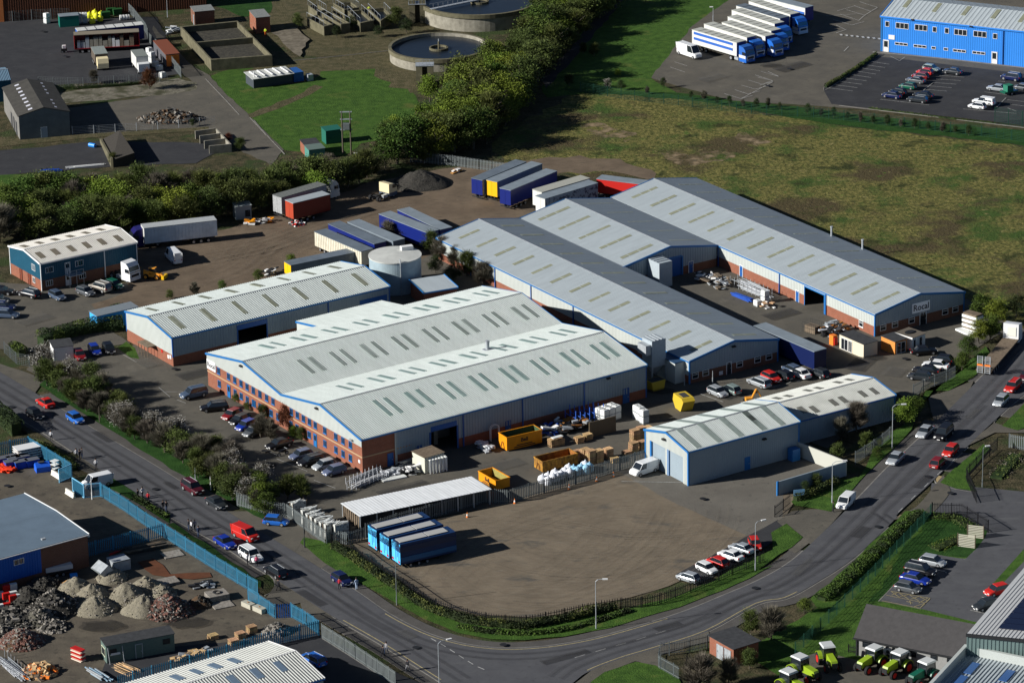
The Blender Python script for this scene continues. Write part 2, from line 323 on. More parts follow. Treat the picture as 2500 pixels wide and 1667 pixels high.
# back yard and compound
sheet('tarmac',O([(-90,640),(60,655),(330,650),(470,690),(230,740),(300,790),(110,815),(-90,790)]),nz_(),G_tarmac,.3)
sheet('dirt_yard',O([(250,600),(300,545),(500,530),(650,490),(850,420),(1040,385),(1180,372),(1300,440),(1290,500),(1100,560),(960,640),(700,620),(420,695),(280,740),(210,700),(300,670)]),nz_(),G_dirt2,.6)
sheet('compound',O([(300,800),(420,690),(860,640),(1060,560),(1300,450),(1500,410),(1640,440),(2225,690),(2270,725),(2330,750),(2190,830),(2195,850),(2120,890),(2100,920),(2060,905),(1900,1030),(1840,1010),(1940,1060),(1790,1130),(1490,1060),(1420,1090),(1100,1170),(800,1225),(700,1250),(640,1195),(560,1160),(440,1060),(330,960),(230,870),(130,880),(60,850),(110,800)]),nz_(),G_tarmac,.2)
sheet('lawn',O([(270,800),(290,785),(310,800),(320,825),(300,822)]),nz_(),G_lawn)
sheet('gravel_yard',O([(795,1232),(860,1290),(950,1355),(1010,1390),(1100,1412),(1220,1420),(1340,1404),(1450,1372),(1570,1332),(1800,1215),(1830,1130),(1500,1080),(1440,1078),(1100,1172),(960,1200)]),nz_(),G_gravel,.3)
sheet('concrete_apron',O([(1415,1082),(1500,1078),(1580,1110),(1830,1040),(1935,1066),(1800,1128),(1795,1205),(1720,1232),(1560,1160)]),nz_(),G_conc,.15)
sheet('parking_strip',O([(1555,1320),(1785,1195),(1830,1215),(1600,1345)]),nz_(),G_black,.2)
# depot bottom left
sheet('depot_yard',O([(-100,1080),(130,1060),(170,1110),(230,1110),(375,1210),(590,1360),(730,1455),(660,1470),(250,1560),(-100,1700)]),nz_(),G_depot,.2)
sheet('depot_yard',O([(250,1500),(730,1455),(960,1568),(1000,1650),(200,1650)]),nz_(),G_black,.2)
# right hand side yards
sheet('entrance',O([(1880,1395),(2140,1150),(2260,1150),(2600,1150),(2600,1800),(1850,1800),(1800,1560),(1700,1500)]),nz_(),G_lawn,.3)
sheet('entrance',O([(2140,1110),(2352,1130),(2700,1130),(2700,1240),(2352,1420),(2230,1300),(2200,1180),(2130,1180)]),nz_(),G_road)
sheet('lawn',PL('33',[(2060,700),(2120,715),(2348,500),(2348,390)]),nz_(),G_lawn)
sheet('tractor_yard',PL('33',[(150,1568),(260,1400),(560,1290),(880,1370),(1700,1420),(1800,1700),(0,1700)]),nz_(),G_tarmac,.1)
sheet('scrub',PL('33',[(1540,60),(1800,80),(2030,230),(1920,400),(1830,480),(1470,425),(1400,500),(1060,850),(980,860),(1300,420)]),nz_(),G_lawn_dark,.6)
sheet('car_park',PL('33',[(1075,850),(1250,660),(1410,480),(1470,425),(1830,480),(1930,390),(2040,240),(2348,60),(2800,60),(2800,1300),(2348,1100),(1900,1030),(1430,915)]),nz_(),G_road)
sheet('lawn',PL('33',[(2070,700),(2140,715),(2348,500),(2348,390)]),nz_(),G_lawn)
# ---- roads
far_edge=smooth_line([P(*a) for a in [('20',-900,-180),('20',-300,150),('20',60,360),('20',345,530),('20',780,800),('20',1400,1170),('20',2000,1550),('31',0,205),('31',350,415),('31',880,750),('31',1180,955),('31',1500,1120),('31',1800,1215),('31',2100,1260),('32',150,1262),('32',500,1225),('32',900,1140),('32',1500,960),('32',1900,800),('33',0,670),('33',250,530),('33',460,355),('23',870,1450),('23',1130,1180),('23',1400,930),('23',1700,640),('23',1990,350),('23',2348,0),('13',2900,1300)]],5)
near_edge=smooth_line([P(*a) for a in [('20',-900,130),('20',-300,470),('20',0,640),('20',230,765),('20',560,970),('20',900,1200),('20',1330,1470),('30',1560,140),('30',2000,385),('31',0,545),('31',240,690),('31',650,960),('31',1100,1220),('31',1400,1410),('31',1700,1600),('31',2000,1800)]],4)
near_edge2=smooth_line([P(*a) for a in [('32',200,1900),('32',580,1568),('32',720,1470),('32',1000,1360),('32',1300,1270),('32',1760,1120),('33',0,880),('33',250,830),('33',500,700),('33',850,470),('33',1210,130),('23',1240,1568),('23',1560,1270),('23',1870,960),('23',2080,760),('23',2350,520),('23',2900,100)]],4)
for k,q in (('31',[(300,330),(470,250),(660,520),(560,580),(380,460)]),('31',[(400,780),(560,860),(700,1000),(560,1010),(420,920)]),('33',[(230,180),(500,300),(330,430),(130,330)]),('20',[(-900,0),(0,250),(400,385),(300,520),(0,460),(-900,60)]),('31',[(-250,60),(100,60),(440,200),(440,300),(350,440),(100,320),(-250,120)]),('20',[(600,1100),(700,1180),(1000,1330),(1040,1220),(800,1060)]),('31',[(60,560),(150,600),(190,700),(100,830),(180,880),(340,880),(480,850),(300,680)]),('33',[(170,150),(300,60),(480,40),(760,40),(480,360),(300,260)]),('23',[(1500,540),(1700,480),(1900,400),(1860,500),(1640,740),(1560,800)]),('33',[(1180,140),(1560,60),(1700,-120),(1640,-260),(1400,20)]),('23',[(1800,1000),(2090,860),(2348,860),(2700,1000),(2700,760),(2290,840),(2080,770)]),('32',[(200,1900),(560,1600),(760,1440),(1000,1345),(1350,1250),(1760,1090),(1800,1200),(1330,1300),(1340,1440),(1130,1380),(850,1480),(740,1568)])):
    sheet('entrance',PL(k,q),nz_(),G_tarmac,.1)
zr=nz_()
sheet('road',far_edge + list(reversed(near_edge2)) + [near_edge2[0] + Vector((2,-20,0))] + list(reversed(near_edge)),zr,G_road)
# bell mouths and entrances over the footways
zk=.11
def kerbed(line,side,w_pave,verge=None,skip=()):
    n=len(line); runs=[]; cur=[]
    for i,p in enumerate(line):
        if any(a <= i <= b for a,b in skip):
            if len(cur) > 1: runs.append(cur)
            cur=[]
        else: cur.append(p)
    if len(cur) > 1: runs.append(cur)
    for r_ in runs:
        ribbon('kerb',r_,0,side * .22,zk,G_kerb,zbot=-.05)
        ribbon('pavement',r_,side * .22,side * w_pave,zk - .01,G_pave,zbot=-.05)
def idx(line,p):
    return min(range(len(line)),key=lambda i: (line[i] - p).length)
fe=lambda k,X,Y: idx(far_edge,P(k,X,Y))
ne2=lambda k,X,Y: idx(near_edge2,P(k,X,Y))
kerbed(far_edge,1,1.9,skip=((0,fe('20',300,500)),(fe('20',2100,1600),fe('31',345,410)),(fe('33',480,330),fe('33',700,120)),(fe('23',1640,700),fe('23',1860,470))))
kerbed(near_edge,-1,2.0,skip=((idx(near_edge,P('20',700,1060)),idx(near_edge,P('20',1000,1250))),(idx(near_edge,P('31',180,640)),idx(near_edge,P('31',440,820))),))
kerbed(near_edge2,-1,1.9,skip=((0,ne2('32',700,1480)),(ne2('33',1210,130),ne2('23',1560,1270)),(ne2('23',1880,950),ne2('23',2080,760))))
ribbon('yellow_line',far_edge[fe('31',1180,955):fe('32',1500,960)],-.35,-.5,zr + .006,M_yline)
ribbon('yellow_line',near_edge[idx(near_edge,P('31',840,1055)):idx(near_edge,P('31',1700,1600))],.35,.5,zr + .006,M_yline)
ribbon('yellow_line',near_edge2[ne2('32',700,1470):ne2('33',500,740)],.35,.5,zr + .006,M_yline)
dashes('centre_line',smooth_line(PL('31',[(1560,1180),(1700,1260),(1950,1420)]) + PL('31',[(2080,1470)]),3),.12,1.2,1.0,zr + .006,M_line)
dashes('centre_line',PL('32',[(590,1350),(1130,1195),(1500,1080)]),.12,1.6,1.6,zr + .006,M_line)
dashes('centre_line',smooth_line(PL('23',[(1240,1560),(1540,1270),(1900,950)]),3),.1,1.6,3.5,zr + .006,M_line)
# verges
vz=nz_() + .02
sheet('verge',PL('31',[(410,340),(440,290),(700,340),(1000,540),(1270,680),(1500,880),(1800,1040),(2100,1085),(2450,1060)]) + PL('32',[(400,1050),(800,960),(1100,905),(1500,800),(1860,640),(2150,480),(2330,400)]) + PL('33',[(120,250),(250,170),(400,290),(300,380),(0,580)]) + PL('32',[(2348,540),(1900,760),(1500,910),(900,1090),(500,1165),(150,1195)]) + PL('31',[(2100,1190),(1800,1130),(1500,1010),(1270,880),(1100,780),(850,640),(620,520)]),vz,G_lawn,.15)
sheet('verge',PL('20',[(350,440),(420,380),(700,480),(1000,750),(1500,1000),(2000,1300),(2348,1500),(2348,1640),(1850,1370),(1600,1230),(1100,920),(850,760),(590,600)]),vz,G_lawn_dark,.2)
sheet('verge',PL('23',[(300,1470),(500,1300),(900,1250),(1000,1050),(1250,800),(1550,480),(1800,300),(2000,100),(2080,200),(1900,370),(1680,490),(1480,490),(1350,830),(1260,920),(900,1290),(640,1560),(330,1500)]),vz,G_lawn,.2)
sheet('verge',PL('23',[(1605,1300),(1660,1240),(1990,960),(2050,1000),(1830,1250),(1930,1380),(1740,1350)]),vz,G_lawn,.1)
sheet('verge',PL('23',[(2150,800),(2348,610),(2600,400),(2700,700),(2290,840)]),vz,G_lawn,.1)
sheet('verge',PL('32',[(740,1568),(850,1480),(1130,1385),(1300,1420),(1500,1530),(1600,1700),(700,1700)]),vz,G_lawn,.2)
sheet('scrub_verge',PL('20',[(0,700),(260,880),(640,1110),(680,1100),(420,920),(0,680)]),vz,G_base,.2)
sheet('scrub_verge',PL('20',[(900,1300),(1350,1568),(1500,1660),(1500,1600),(1180,1390),(960,1240)]),vz,G_lawn_dark,.2)
sheet('scrub_verge',PL('30',[(1480,180),(1900,460),(2300,740),(2300,680),(1900,400),(1520,160)]),vz,G_lawn_dark,.2)
sheet('verge',PL('33',[(470,830),(850,500),(1190,170),(1300,60),(1480,60),(1320,240),(900,640),(620,960),(520,900)]),vz,G_lawn,.2)
# painted bays
lz=Z[0] + .012
def marks(k,lines,w_=.1,m=None):
    mb=MB()
    for (a,b,c,d) in lines:
        p,q=P(k,a,b),P(k,c,d); t=(q - p).normalized(); n=Vector((-t.y,t.x,0)) * w_ / 2
        mb.face([(v.x,v.y,lz) for v in (p - n,q - n,q + n,p + n)])
    return tag(mb.build('parking_marking',m or M_line),None,None,None,'structure')
marks('03',[(630,785,840,812),(680,757,880,783),(725,728,920,753),(770,698,960,722),(830,668,1000,694),(880,638,1040,663),(920,610,1080,634),(960,582,1120,605),(1000,552,1160,576)])
marks('03',[(1600,675,1820,690),(1560,705,1790,720),(1520,735,1750,752),(1480,765,1710,783),(1450,795,1670,813),(1550,735,1430,830),(1080,885,1510,935),(1810,970,2280,1010),(2000,820,2200,845),(2120,725,2180,730),(2200,960,2280,990),(2190,870,2100,960),(2200,890,2348,905),(2200,925,2348,945)])
marks('03',[(1170,505,1250,545),(1250,545,1300,510),(700,105,860,60),(600,150,900,130)],.08)
marks('02',[(1910,835,2055,880),(2055,880,2160,850),(2000,800,2115,838),(2115,838,2220,812),(2060,760,2180,795),(2180,795,2280,770),(2120,715,2250,755),(2250,755,2340,728),(2180,670,2320,715),(2055,880,2340,728),(1430,600,1560,645),(1470,555,1580,590)],.1)
marks('03',[(690,320 - 20,780,270),(770,270,690,230),(830,230,660,180),(830,230,940,200),(890,190,730,135),(890,190,940,145),(950,145,780,95),(1000,110,850,60),(1055,75,900,25),(940,145,1055,75),(760,460,800,420),(0,690,130,720),(130,720,20,760),(30,640,190,685),(190,685,90,640)],.1)
marks('03',[(730 + i * 48,310 + i * 5,742 + i * 48,322 + i * 5) for i in range(8)],.5)
marks('33',[(1095,850,1430,915),(1430,915,1520,828),(1520,828,1170,765),(1130,800,1480,870),(1370,905,1480,870),(1180,770,1250,820),(1240,775,1180,800),(1250,785,1330,835),(1330,795,1250,815),(1340,800,1420,850),(1420,812,1350,835),(1430,815,1500,850),(1500,825,1420,870),(1310,855,1370,870),(1340,850,1350,880)],.1,M_yline)
marks('33',[(1450,550,1660,595),(1975,818,2080,840),(1875,932,2000,960),(1640,585,1665,605)],.12)
marks('21',[(330,960,440,1000),(200,1090,470,1200),(530,1280,720,1350),(100,1010,230,1070)],.08)
marks('20',[(1400,460,1500,545),(1560,570,1640,600),(1740,500,1460,500)],.08)
marks('22',[(1700,520,1900,590),(1560,1300,1000,1290)],.1)
marks('23',[(100,470,200,440),(250,430,300,410),(350,410,400,390)],.1)
for k,q in (('23',[(1570,1270),(1590,1235),(1655,1250),(1610,1305),(1580,1300)]),('33',[(1215,125),(1250,95),(1345,70),(1290,130)])):
    sheet('tactile_paving',PL(k,q),zk + .01,mat('tactile_paving',(.38,.29,.15),var=.1))
def kerbline(k,pts,w_=.15,h=.1,z=0): ribbon('kerb',smooth_line(PL(k,pts),3),0,w_,h,G_kerb,zbot=-.02)
kerbline('00',[(1810,700),(1990,890),(2110,1020)]); kerbline('00',[(2200,1040),(2348,1200)]); kerbline('01',[(0,1070),(150,1240),(270,1365)])
kerbline('01',[(350,540),(800,495),(1210,450)]); kerbline('31',[(440,260),(360,300),(350,370),(390,430)]); kerbline('20',[(345,535),(295,490),(290,440),(400,385)])
kerbline('33',[(1070,850),(1250,660),(1410,480)]); kerbline('33',[(1470,420),(1830,480),(1920,390)]); kerbline('33',[(2065,700),(2200,550),(2348,400)]); kerbline('33',[(1085,850),(1440,920)])
kerbline('23',[(1560,1240),(1570,1300),(1740,1355),(1925,1385)]); kerbline('23',[(2100,740),(2080,770),(2140,830),(2290,850)]); kerbline('31',[(600,1180),(900,1370),(1250,1600)],.12)
kerbline('03',[(580,775),(630,785),(1060,475)]); kerbline('03',[(715,935),(1000,970),(1600,1040),(2348,1130)]); kerbline('03',[(1010,465),(1600,520),(2348,605)],.5)
kerbline('31',[(100,800),(170,760),(190,690),(150,620),(60,570)]); kerbline('20',[(1060,155),(1200,235)]); kerbline('32',[(560,1568),(640,1500),(750,1420),(1000,1350)])
# ---------------------------------------------------------------- gabled sheds
class Shed:
    """local frame: x along the length from the near-left corner, y away from it, z up"""
    def __init__(s,name,label,cat,corner,phi,L,W,prof,group=None):
        s.L,s.W,s.prof=L,W,prof; s.root=thing(name,label,cat,(corner[0],corner[1],0),phi,group)
        s.o=Vector((corner[0],corner[1],0)); s.dx=Vector((math.cos(phi),math.sin(phi),0)); s.dy=Vector((-math.sin(phi),math.cos(phi),0)); s.phi=phi
    def hz(s,y):
        for (a,za),(b,zb) in zip(s.prof,s.prof[1:]):
            if a <= y <= b + 1e-6: return za + (zb - za) * (y - a) / (b - a)
        return s.prof[-1][1]
    def local(s,p): d=Vector(p) - s.o; return d.dot(s.dx),d.dot(s.dy)
    def uz(s,side,k,X,Y):
        d=ray(k,X,Y); o=Vector((0,0,S)); n=s.dy if side in 'SN' else s.dx
        off={'S': 0,'N': s.W,'W': 0,'E': s.L}[side]; t=(s.o.dot(n) + off - o.dot(n)) / d.dot(n); p=o + d * t
        return (p - s.o).dot(s.dx if side in 'SN' else s.dy),p.z
    def map(s,side,u,z,d):
        return {'S': (u,-d,z),'N': (u,s.W + d,z),'W': (-d,u,z),'E': (s.L + d,u,z)}[side]
    def wbox(s,mb,side,u0,u1,z0,z1,d0,d1,m=0):
        a=s.map(side,u0,z0,d0); b=s.map(side,u1,z1,d1)
        return mb.box(min(a[0],b[0]),max(a[0],b[0]),min(a[1],b[1]),max(a[1],b[1]),z0,z1,m)
    def wall(s,name,side,z0,z1,m,per=0,opens=(),u0=0,u1=None,depth=.05,d=0):
        # vertical wall sheet; z1=None follows the roof; opens: (u0,u1,z0,z1) holes
        end=s.L if side in 'SN' else s.W; u1=end if u1 is None else u1; mb=MB()
        top=(lambda u: (s.prof[0][1] if side == 'S' else s.prof[-1][1]) if side in 'SN' else s.hz(u)) if z1 is None else (lambda u: z1)
        cuts={u0,u1}
        if z1 is None and side in 'EW': cuts |= {y for y,_ in s.prof if u0 < y < u1}
        for o in opens: cuts |= {max(u0,o[0]),min(u1,o[1])}
        cuts=sorted(cuts)
        def quad(a,b,za0,zb0,za1,zb1):
            mb.face([s.map(side,a,za0,d),s.map(side,b,zb0,d),s.map(side,b,zb1,d),s.map(side,a,za1,d)])
        for a,b in zip(cuts,cuts[1:]):
            if b - a < 1e-4: continue
            mid=(a + b) / 2; hs=sorted([(o[2],o[3]) for o in opens if o[0] - 1e-4 <= mid <= o[1] + 1e-4]); lo=z0
            for h0,h1 in hs:
                if h0 > lo + .01: quad(a,b,lo,lo,min(h0,top(a)),min(h0,top(b)))
                lo=max(lo,h1)
            if top(mid) > lo + .01: quad(a,b,lo,lo,top(a),top(b))
        if per:
            u=u0 + per / 2; w_=per * .26
            while u < u1 - w_:
                segs=[(z0,min(top(u - w_),top(u + w_)))]
                for o in opens:
                    if o[0] - w_ < u < o[1] + w_:
                        segs=[q for sgm in segs for q in ((sgm[0],min(sgm[1],o[2])),(max(sgm[0],o[3]),sgm[1])) if q[1] > q[0] + .02]
                for a,b in segs:
                    A=[s.map(side,u - w_,a,d),s.map(side,u - w_ * .5,a,d + depth),s.map(side,u + w_ * .5,a,d + depth),s.map(side,u + w_,a,d)]
                    B=[(p[0],p[1],b) for p in A]
                    for i in range(3): mb.face([A[i],A[i + 1],B[i + 1],B[i]])
                    mb.face(B)
                u += per
        return mb.build(name,m,s.root)
    def roof(s,m,per=.35,over=.15,depth=.07,ms=None,segs=None,name='roof'):
        for i,((ya,za),(yb,zb)) in enumerate(zip(s.prof,s.prof[1:])):
            if segs is not None and i not in segs: continue
            mb=MB(); sl=(zb - za) / (yb - ya)
            y0=ya - (over if i == 0 else 0); y1=yb + (over if i == len(s.prof) - 2 else 0)
            z=lambda y: za + sl * (y - ya)
            mb.hexa([(-over,y0,z(y0)),(s.L + over,y0,z(y0)),(s.L + over,y1,z(y1)),(-over,y1,z(y1)),(-over,y0,z(y0) + .06),(s.L + over,y0,z(y0) + .06),(s.L + over,y1,z(y1) + .06),(-over,y1,z(y1) + .06)])
            x=per / 2 - over; w_=per * .28
            while per and x < s.L + over - w_:
                a=[(x - w_,y0,z(y0) + .058),(x - w_ * .5,y0,z(y0) + .06 + depth),(x + w_ * .5,y0,z(y0) + .06 + depth),(x + w_,y0,z(y0) + .058)]
                b=[(p[0],y1,p[2] + z(y1) - z(y0)) for p in a]
                for j in range(3): mb.face([a[j],a[j + 1],b[j + 1],b[j]])
                mb.face([a[3],a[2],a[1],a[0]]); mb.face(b); x += per
            mb.build(name,(ms[i] if ms else m),s.root)
    def ridge(s,m,over=.16,w_=.28):
        for i in range(1,len(s.prof) - 1):
            y,z=s.prof[i]
            if z > s.prof[i - 1][1] and z > s.prof[i + 1][1]:
                s1=(z - s.prof[i - 1][1]) / (y - s.prof[i - 1][0]); s2=(s.prof[i + 1][1] - z) / (s.prof[i + 1][0] - y)
                pr=[(y - w_,z - s1 * w_ + .15),(y,z + .17),(y + w_,z + s2 * w_ + .15),(y,z + .02)]
                mb=MB(); mb.loft([[(-over,p[0],p[1]) for p in pr],[(s.L + over,p[0],p[1]) for p in pr]]); mb.build('ridge_cap',m,s.root)
    def verge(s,m,sides='WE',w_=.3,over=.16):
        for sd in sides:
            mb=MB(); x0,x1=(-over - .08,-over + .03) if sd == 'W' else (s.L + over - .03,s.L + over + .08)
            for (ya,za),(yb,zb) in zip(s.prof,s.prof[1:]):
                y0=ya - (over if ya == s.prof[0][0] else 0); y1=yb + (over if yb == s.prof[-1][0] else 0); sl=(zb - za) / (yb - ya); z=lambda y: za + sl * (y - ya)
                mb.hexa([(x0,y0,z(y0) - w_ + .14),(x1,y0,z(y0) - w_ + .14),(x1,y1,z(y1) - w_ + .14),(x0,y1,z(y1) - w_ + .14),(x0,y0,z(y0) + .16),(x1,y0,z(y0) + .16),(x1,y1,z(y1) + .16),(x0,y1,z(y1) + .16)])
            mb.build('verge_trim',m,s.root)
    def gutter(s,m,sides='SN',over=.15,h=.18):
        for sd in sides:
            z=(s.prof[0][1] if sd == 'S' else s.prof[-1][1]); mb=MB(); s.wbox(mb,sd,-over,s.L + over,z - h,z - .01,over - .02,over + .14); mb.build('gutter',m,s.root)
    def corners(s,m,z0=0,which='SW SE NW NE',w_=.22):
        for c in which.split():
            x=-.07 if c[1] == 'W' else s.L - w_ + .07; y=-.07 if c[0] == 'S' else s.W - w_ + .07; z1=s.prof[0][1] if c[0] == 'S' else s.prof[-1][1]
            mb=MB(); mb.box(x,x + w_,y,y + w_,z0,z1 - .03); mb.build('corner_trim',m,s.root)
    def downpipe(s,side,u,m,z0=.02,z1=None):
        z1=(s.prof[0][1] if side == 'S' else s.prof[-1][1]) - .15 if z1 is None else z1
        mb=MB(); s.wbox(mb,side,u - .08,u + .08,z0,z1,.05,.2); mb.build('downpipe',m,s.root)
    def window(s,side,u0,u1,z0,z1,fm=None,bars=1,hbar=None,sill=None,name='window',gm=None):
        fm=fm or M_frame; f=.07; mb=MB()
        s.wbox(mb,side,u0,u1,z1 - f,z1,.0,.09); s.wbox(mb,side,u0,u1,z0,z0 + f,.0,.09)
        for i in range(bars + 2):
            u=u0 + (u1 - u0 - f) * i / (bars + 1); s.wbox(mb,side,u,u + f,z0 + f,z1 - f,.0,.088)
        if hbar: zz=z0 + (z1 - z0) * hbar; s.wbox(mb,side,u0 + f,u1 - f,zz,zz + f,.0,.085)
        if sill: s.wbox(mb,side,u0 - .08,u1 + .08,z0 - .08,z0 - .002,.0,.14)
        w_=mb.build(name,fm,s.root)
        g=MB(); s.wbox(g,side,u0 + .02,u1 - .02,z0 + .02,z1 - .02,.004,.05); g.build('pane',gm or M_glass,w_)
        return w_
    def door(s,side,u0,u1,z0,z1,m,fm=None,glass=False,name='door',handle=True):
        fm=fm or M_frame; mb=MB(); f=.09
        s.wbox(mb,side,u0 + f,u1 - f,z0,z1 - f,.0,.06); d=mb.build(name,m,s.root)
        mb=MB(); s.wbox(mb,side,u0,u0 + f,z0,z1,.0,.1); s.wbox(mb,side,u1 - f,u1,z0,z1,.0,.1); s.wbox(mb,side,u0 + f,u1 - f,z1 - f,z1,.0,.1); mb.build('frame',fm,d)
        if glass: mb=MB(); s.wbox(mb,side,u0 + .2,u1 - .2,z0 + 1.05,z1 - .25,.05,.075); mb.build('pane',M_glass,d)
        if handle: mb=MB(); s.wbox(mb,side,u1 - .25,u1 - .2,z0 + .95,z0 + 1.1,.06,.12); mb.build('handle',M_steel,d)
        return d
    def rooflights(s,seg,xs,w_,f0,f1,m,gaps=(),lift=.14):
        (ya,za),(yb,zb)=s.prof[seg],s.prof[seg + 1]; z=lambda f: za + (zb - za) * f + lift; y=lambda f: ya + (yb - ya) * f
        for x in xs:
            parts=[]; a=f0
            for g in gaps: parts.append((a,g - .008)); a=g + .008
            parts.append((a,f1)); mb=MB()
            for a,b in parts: mb.hexa([(x - w_ / 2,y(a),z(a) - .1),(x + w_ / 2,y(a),z(a) - .1),(x + w_ / 2,y(b),z(b) - .1),(x - w_ / 2,y(b),z(b) - .1),(x - w_ / 2,y(a),z(a)),(x + w_ / 2,y(a),z(a)),(x + w_ / 2,y(b),z(b)),(x - w_ / 2,y(b),z(b))])
            mb.build('rooflight',m,s.root)
    def rx(s,k,X,Y,seg):                 # x (and fraction up the slope) of a photo point on a roof slope
        (ya,za),(yb,zb)=s.prof[seg],s.prof[seg + 1]; sl=(zb - za) / (yb - ya)
        o=Vector((0,0,S)); d=ray(k,X,Y); n=Vector((-s.dy.x * sl,-s.dy.y * sl,1)); p0=s.o + s.dy * ya + Vector((0,0,za + .12))
        t=(p0 - o).dot(n) / d.dot(n); p=o + d * t; x,y=s.local(p); return x,(y - ya) / (yb - ya)
def fitted(v,phi):                          # (x, y, L, W, eave, ridge) of the far-left corner in camera-height units
    x,y,L,W,he,hr=[q * S / 1000 for q in v]; phi=R(phi); return (x + math.sin(phi) * W,y - math.cos(phi) * W),phi,L,W,he,hr
def text_mesh(body,size,m,parent,loc,rot,name='lettering',ext=.01,bold=0.0):
    c=bpy.data.curves.new(name,'FONT'); c.body=body; c.size=size; c.extrude=ext; c.align_x='CENTER'; c.align_y='CENTER'; c.offset=bold; c.resolution_u=3
    o=bpy.data.objects.new('tmp',c); COL.objects.link(o); bpy.context.view_layer.update()
    me=bpy.data.meshes.new_from_object(o.evaluated_get(bpy.context.evaluated_depsgraph_get())); bpy.data.objects.remove(o)
    me.materials.clear(); me.materials.append(m); q=bpy.data.objects.new(name,me); COL.objects.link(q); q.parent=parent; q.location=loc; q.rotation_euler=rot
    return q
def lin(a,b,n): return [a + (b - a) * i / (n - 1) for i in range(n)] if n > 1 else [a]
def wall_light(s,side,u,z,m=None):
    mb=MB(); s.wbox(mb,side,u - .3,u + .3,z,z + .22,.05,.45); s.wbox(mb,side,u - .06,u + .06,z - .15,z + .0,.0,.2); mb.build('floodlight',m or M_dark,s.root)

# --- A: twin-bay brick-fronted factory
cn,phi,L,W,he,hr=fitted((-224.5,2636.6,243.4,214.0,25.5,35.0),33.845)
A=Shed('factory','large white-roofed twin-gabled factory with red brick two-storey front facing the car park','factory',cn,phi,L,W,[(0,he),(W / 4,hr),(W / 2,he + .1),(W * .75,hr),(W,he)])
A.roof(M_roofA,per=.36,depth=.08); A.ridge(M_steel,w_=.16); A.verge(M_blue); A.gutter(M_blue)
# west front: brick to mid height, cladding in the gables
zb=he - 0.1
brick_top=4.15
A.wall('brick_wall','W',0,brick_top,M_brick)
A.wall('gable_cladding','W',brick_top,None,M_cladw,per=.36,d=.05)
mb=MB(); A.wbox(mb,'W',-.03,W + .03,2.42,2.62,.0,.05); A.wbox(mb,'S',0,8.6,2.42,2.62,.0,.05); mb.build('stone_band',M_band,A.root)
zw={}
for X,Y0,Y1 in ((1930,250,305),(2017,290,350),(2072,322,382),(2127,350,412),(2180,380,440),(2235,410,470),(2293,445,500)):
    u,z0=A.uz('W','20',X,Y1); _,z1=A.uz('W','20',X,Y0); A.window('W',u - .42,u + .42,3.05,4.05,M_blue,sill=True)
for X,Y in ((-5,440),(53,475),(112,500),(168,535),(330,625),(383,655),(437,685),(490,712),(541,742),(625,785),(722,838),(785,875),(851,912)):
    u,_=A.uz('W','21',X,Y); A.window('W',u - .42,u + .42,3.05,4.05,M_blue,sill=True)
for k,X,Y in (('20',1937,425),('20',2076,500),('20',2130,530),('20',2183,560),('20',2238,592),('20',2296,625),('21',5,595),('21',55,620),('21',155,680),('21',212,705),('21',330,780),('21',383,805),('21',490,865),('21',628,942),('21',725,995),('21',788,1035),('21',853,1070)):
    u,_=A.uz('W',k,X,Y); A.window('W',u - .42,u + .42,.95,1.95,M_blue,sill=True)
for k,X,Y in (('20',2021,480),('21',543,920)):
    u,_=A.uz('W',k,X,Y); A.door('W',u - .45,u + .45,0,2.1,M_blue,M_blue,glass=True)
u0,z1=A.uz('W','20',1828,190); u1,z0=A.uz('W','20',1907,300)
mb=MB(); A.wbox(mb,'W',min(u0,u1),max(u0,u1),3.0,4.55,.06,.14); sb=mb.build('sign_board',M_frame,A.root)
text_mesh('Rocal',1.05,mat('sign_ink',(.015,.015,.03)),sb,(-.16,(u0 + u1) / 2,3.78),(R(90),0,R(-90)),bold=.012)
for k,X,Y in (('20',2135,262),('21',563,635)):
    u,z=A.uz('W',k,X,Y); wall_light(A,'W',u,z - .1)
u,z=A.uz('W','21',868,912); wall_light(A,'W',u,z - .1,M_steel)
u,z=A.uz('W','21',930,1105); mb=MB(); A.wbox(mb,'W',u - .25,u + .25,z - .25,z + .25,.01,.05); mb.build('notice_board',M_frame,A.root)
# south side
ub,_=A.uz('S','21',1240,900)
A.wall('brick_wall','S',0,None,M_brick,u1=ub)
d0,_=A.uz('S','21',1555,800); d1,_=A.uz('S','21',1785,740)
uz_=lambda X: A.uz('S','22',X,700)[0]
w0,_=A.uz('S','22',1000,540)
zbr=1.55
A.wall('brick_wall','S',0,zbr,M_brick,u0=ub,opens=[(d0,d1,0,3.7)])
A.wall('side_cladding','S',zbr,None,M_clad,per=.5,u0=ub,opens=[(d0,d1,zbr,3.7)],d=.04)
mb=MB(); A.wbox(mb,'S',d0 - .25,d0,0,3.7,0,.12); A.wbox(mb,'S',d1,d1 + .25,0,3.7,0,.12); A.wbox(mb,'S',d0,d1,3.7,4.5,0,.12); mb.build('door_surround',M_blued,A.root)
mb=MB(); mb.box(d0 - 2,d1 + 2,5,5.1,0,4.6); mb.box(d0 + 2.5,d0 + 3.2,3,3.6,0,2.6); mb.build('interior_partition',M_conc,A.root)
for X in (1840,): A.downpipe('S',A.uz('S','21',X,700)[0],M_blued)
for X,Y in ((125,600),(668,450)): A.downpipe('S',A.uz('S','22',X,Y)[0],M_blued)
A.door('S',*(lambda c: (c - .5,c + .5))(A.uz('S','21',1203,1100)[0]),0,2.1,M_blued,M_blued)
A.door('S',*(lambda c: (c - .45,c + .45))(A.uz('S','21',1455,1000)[0]),0,2.1,M_blued,M_blued)
A.door('S',*(lambda c: (c - .5,c + .5))(A.uz('S','21',2240,800)[0]),0,2.3,M_blued,M_blued)
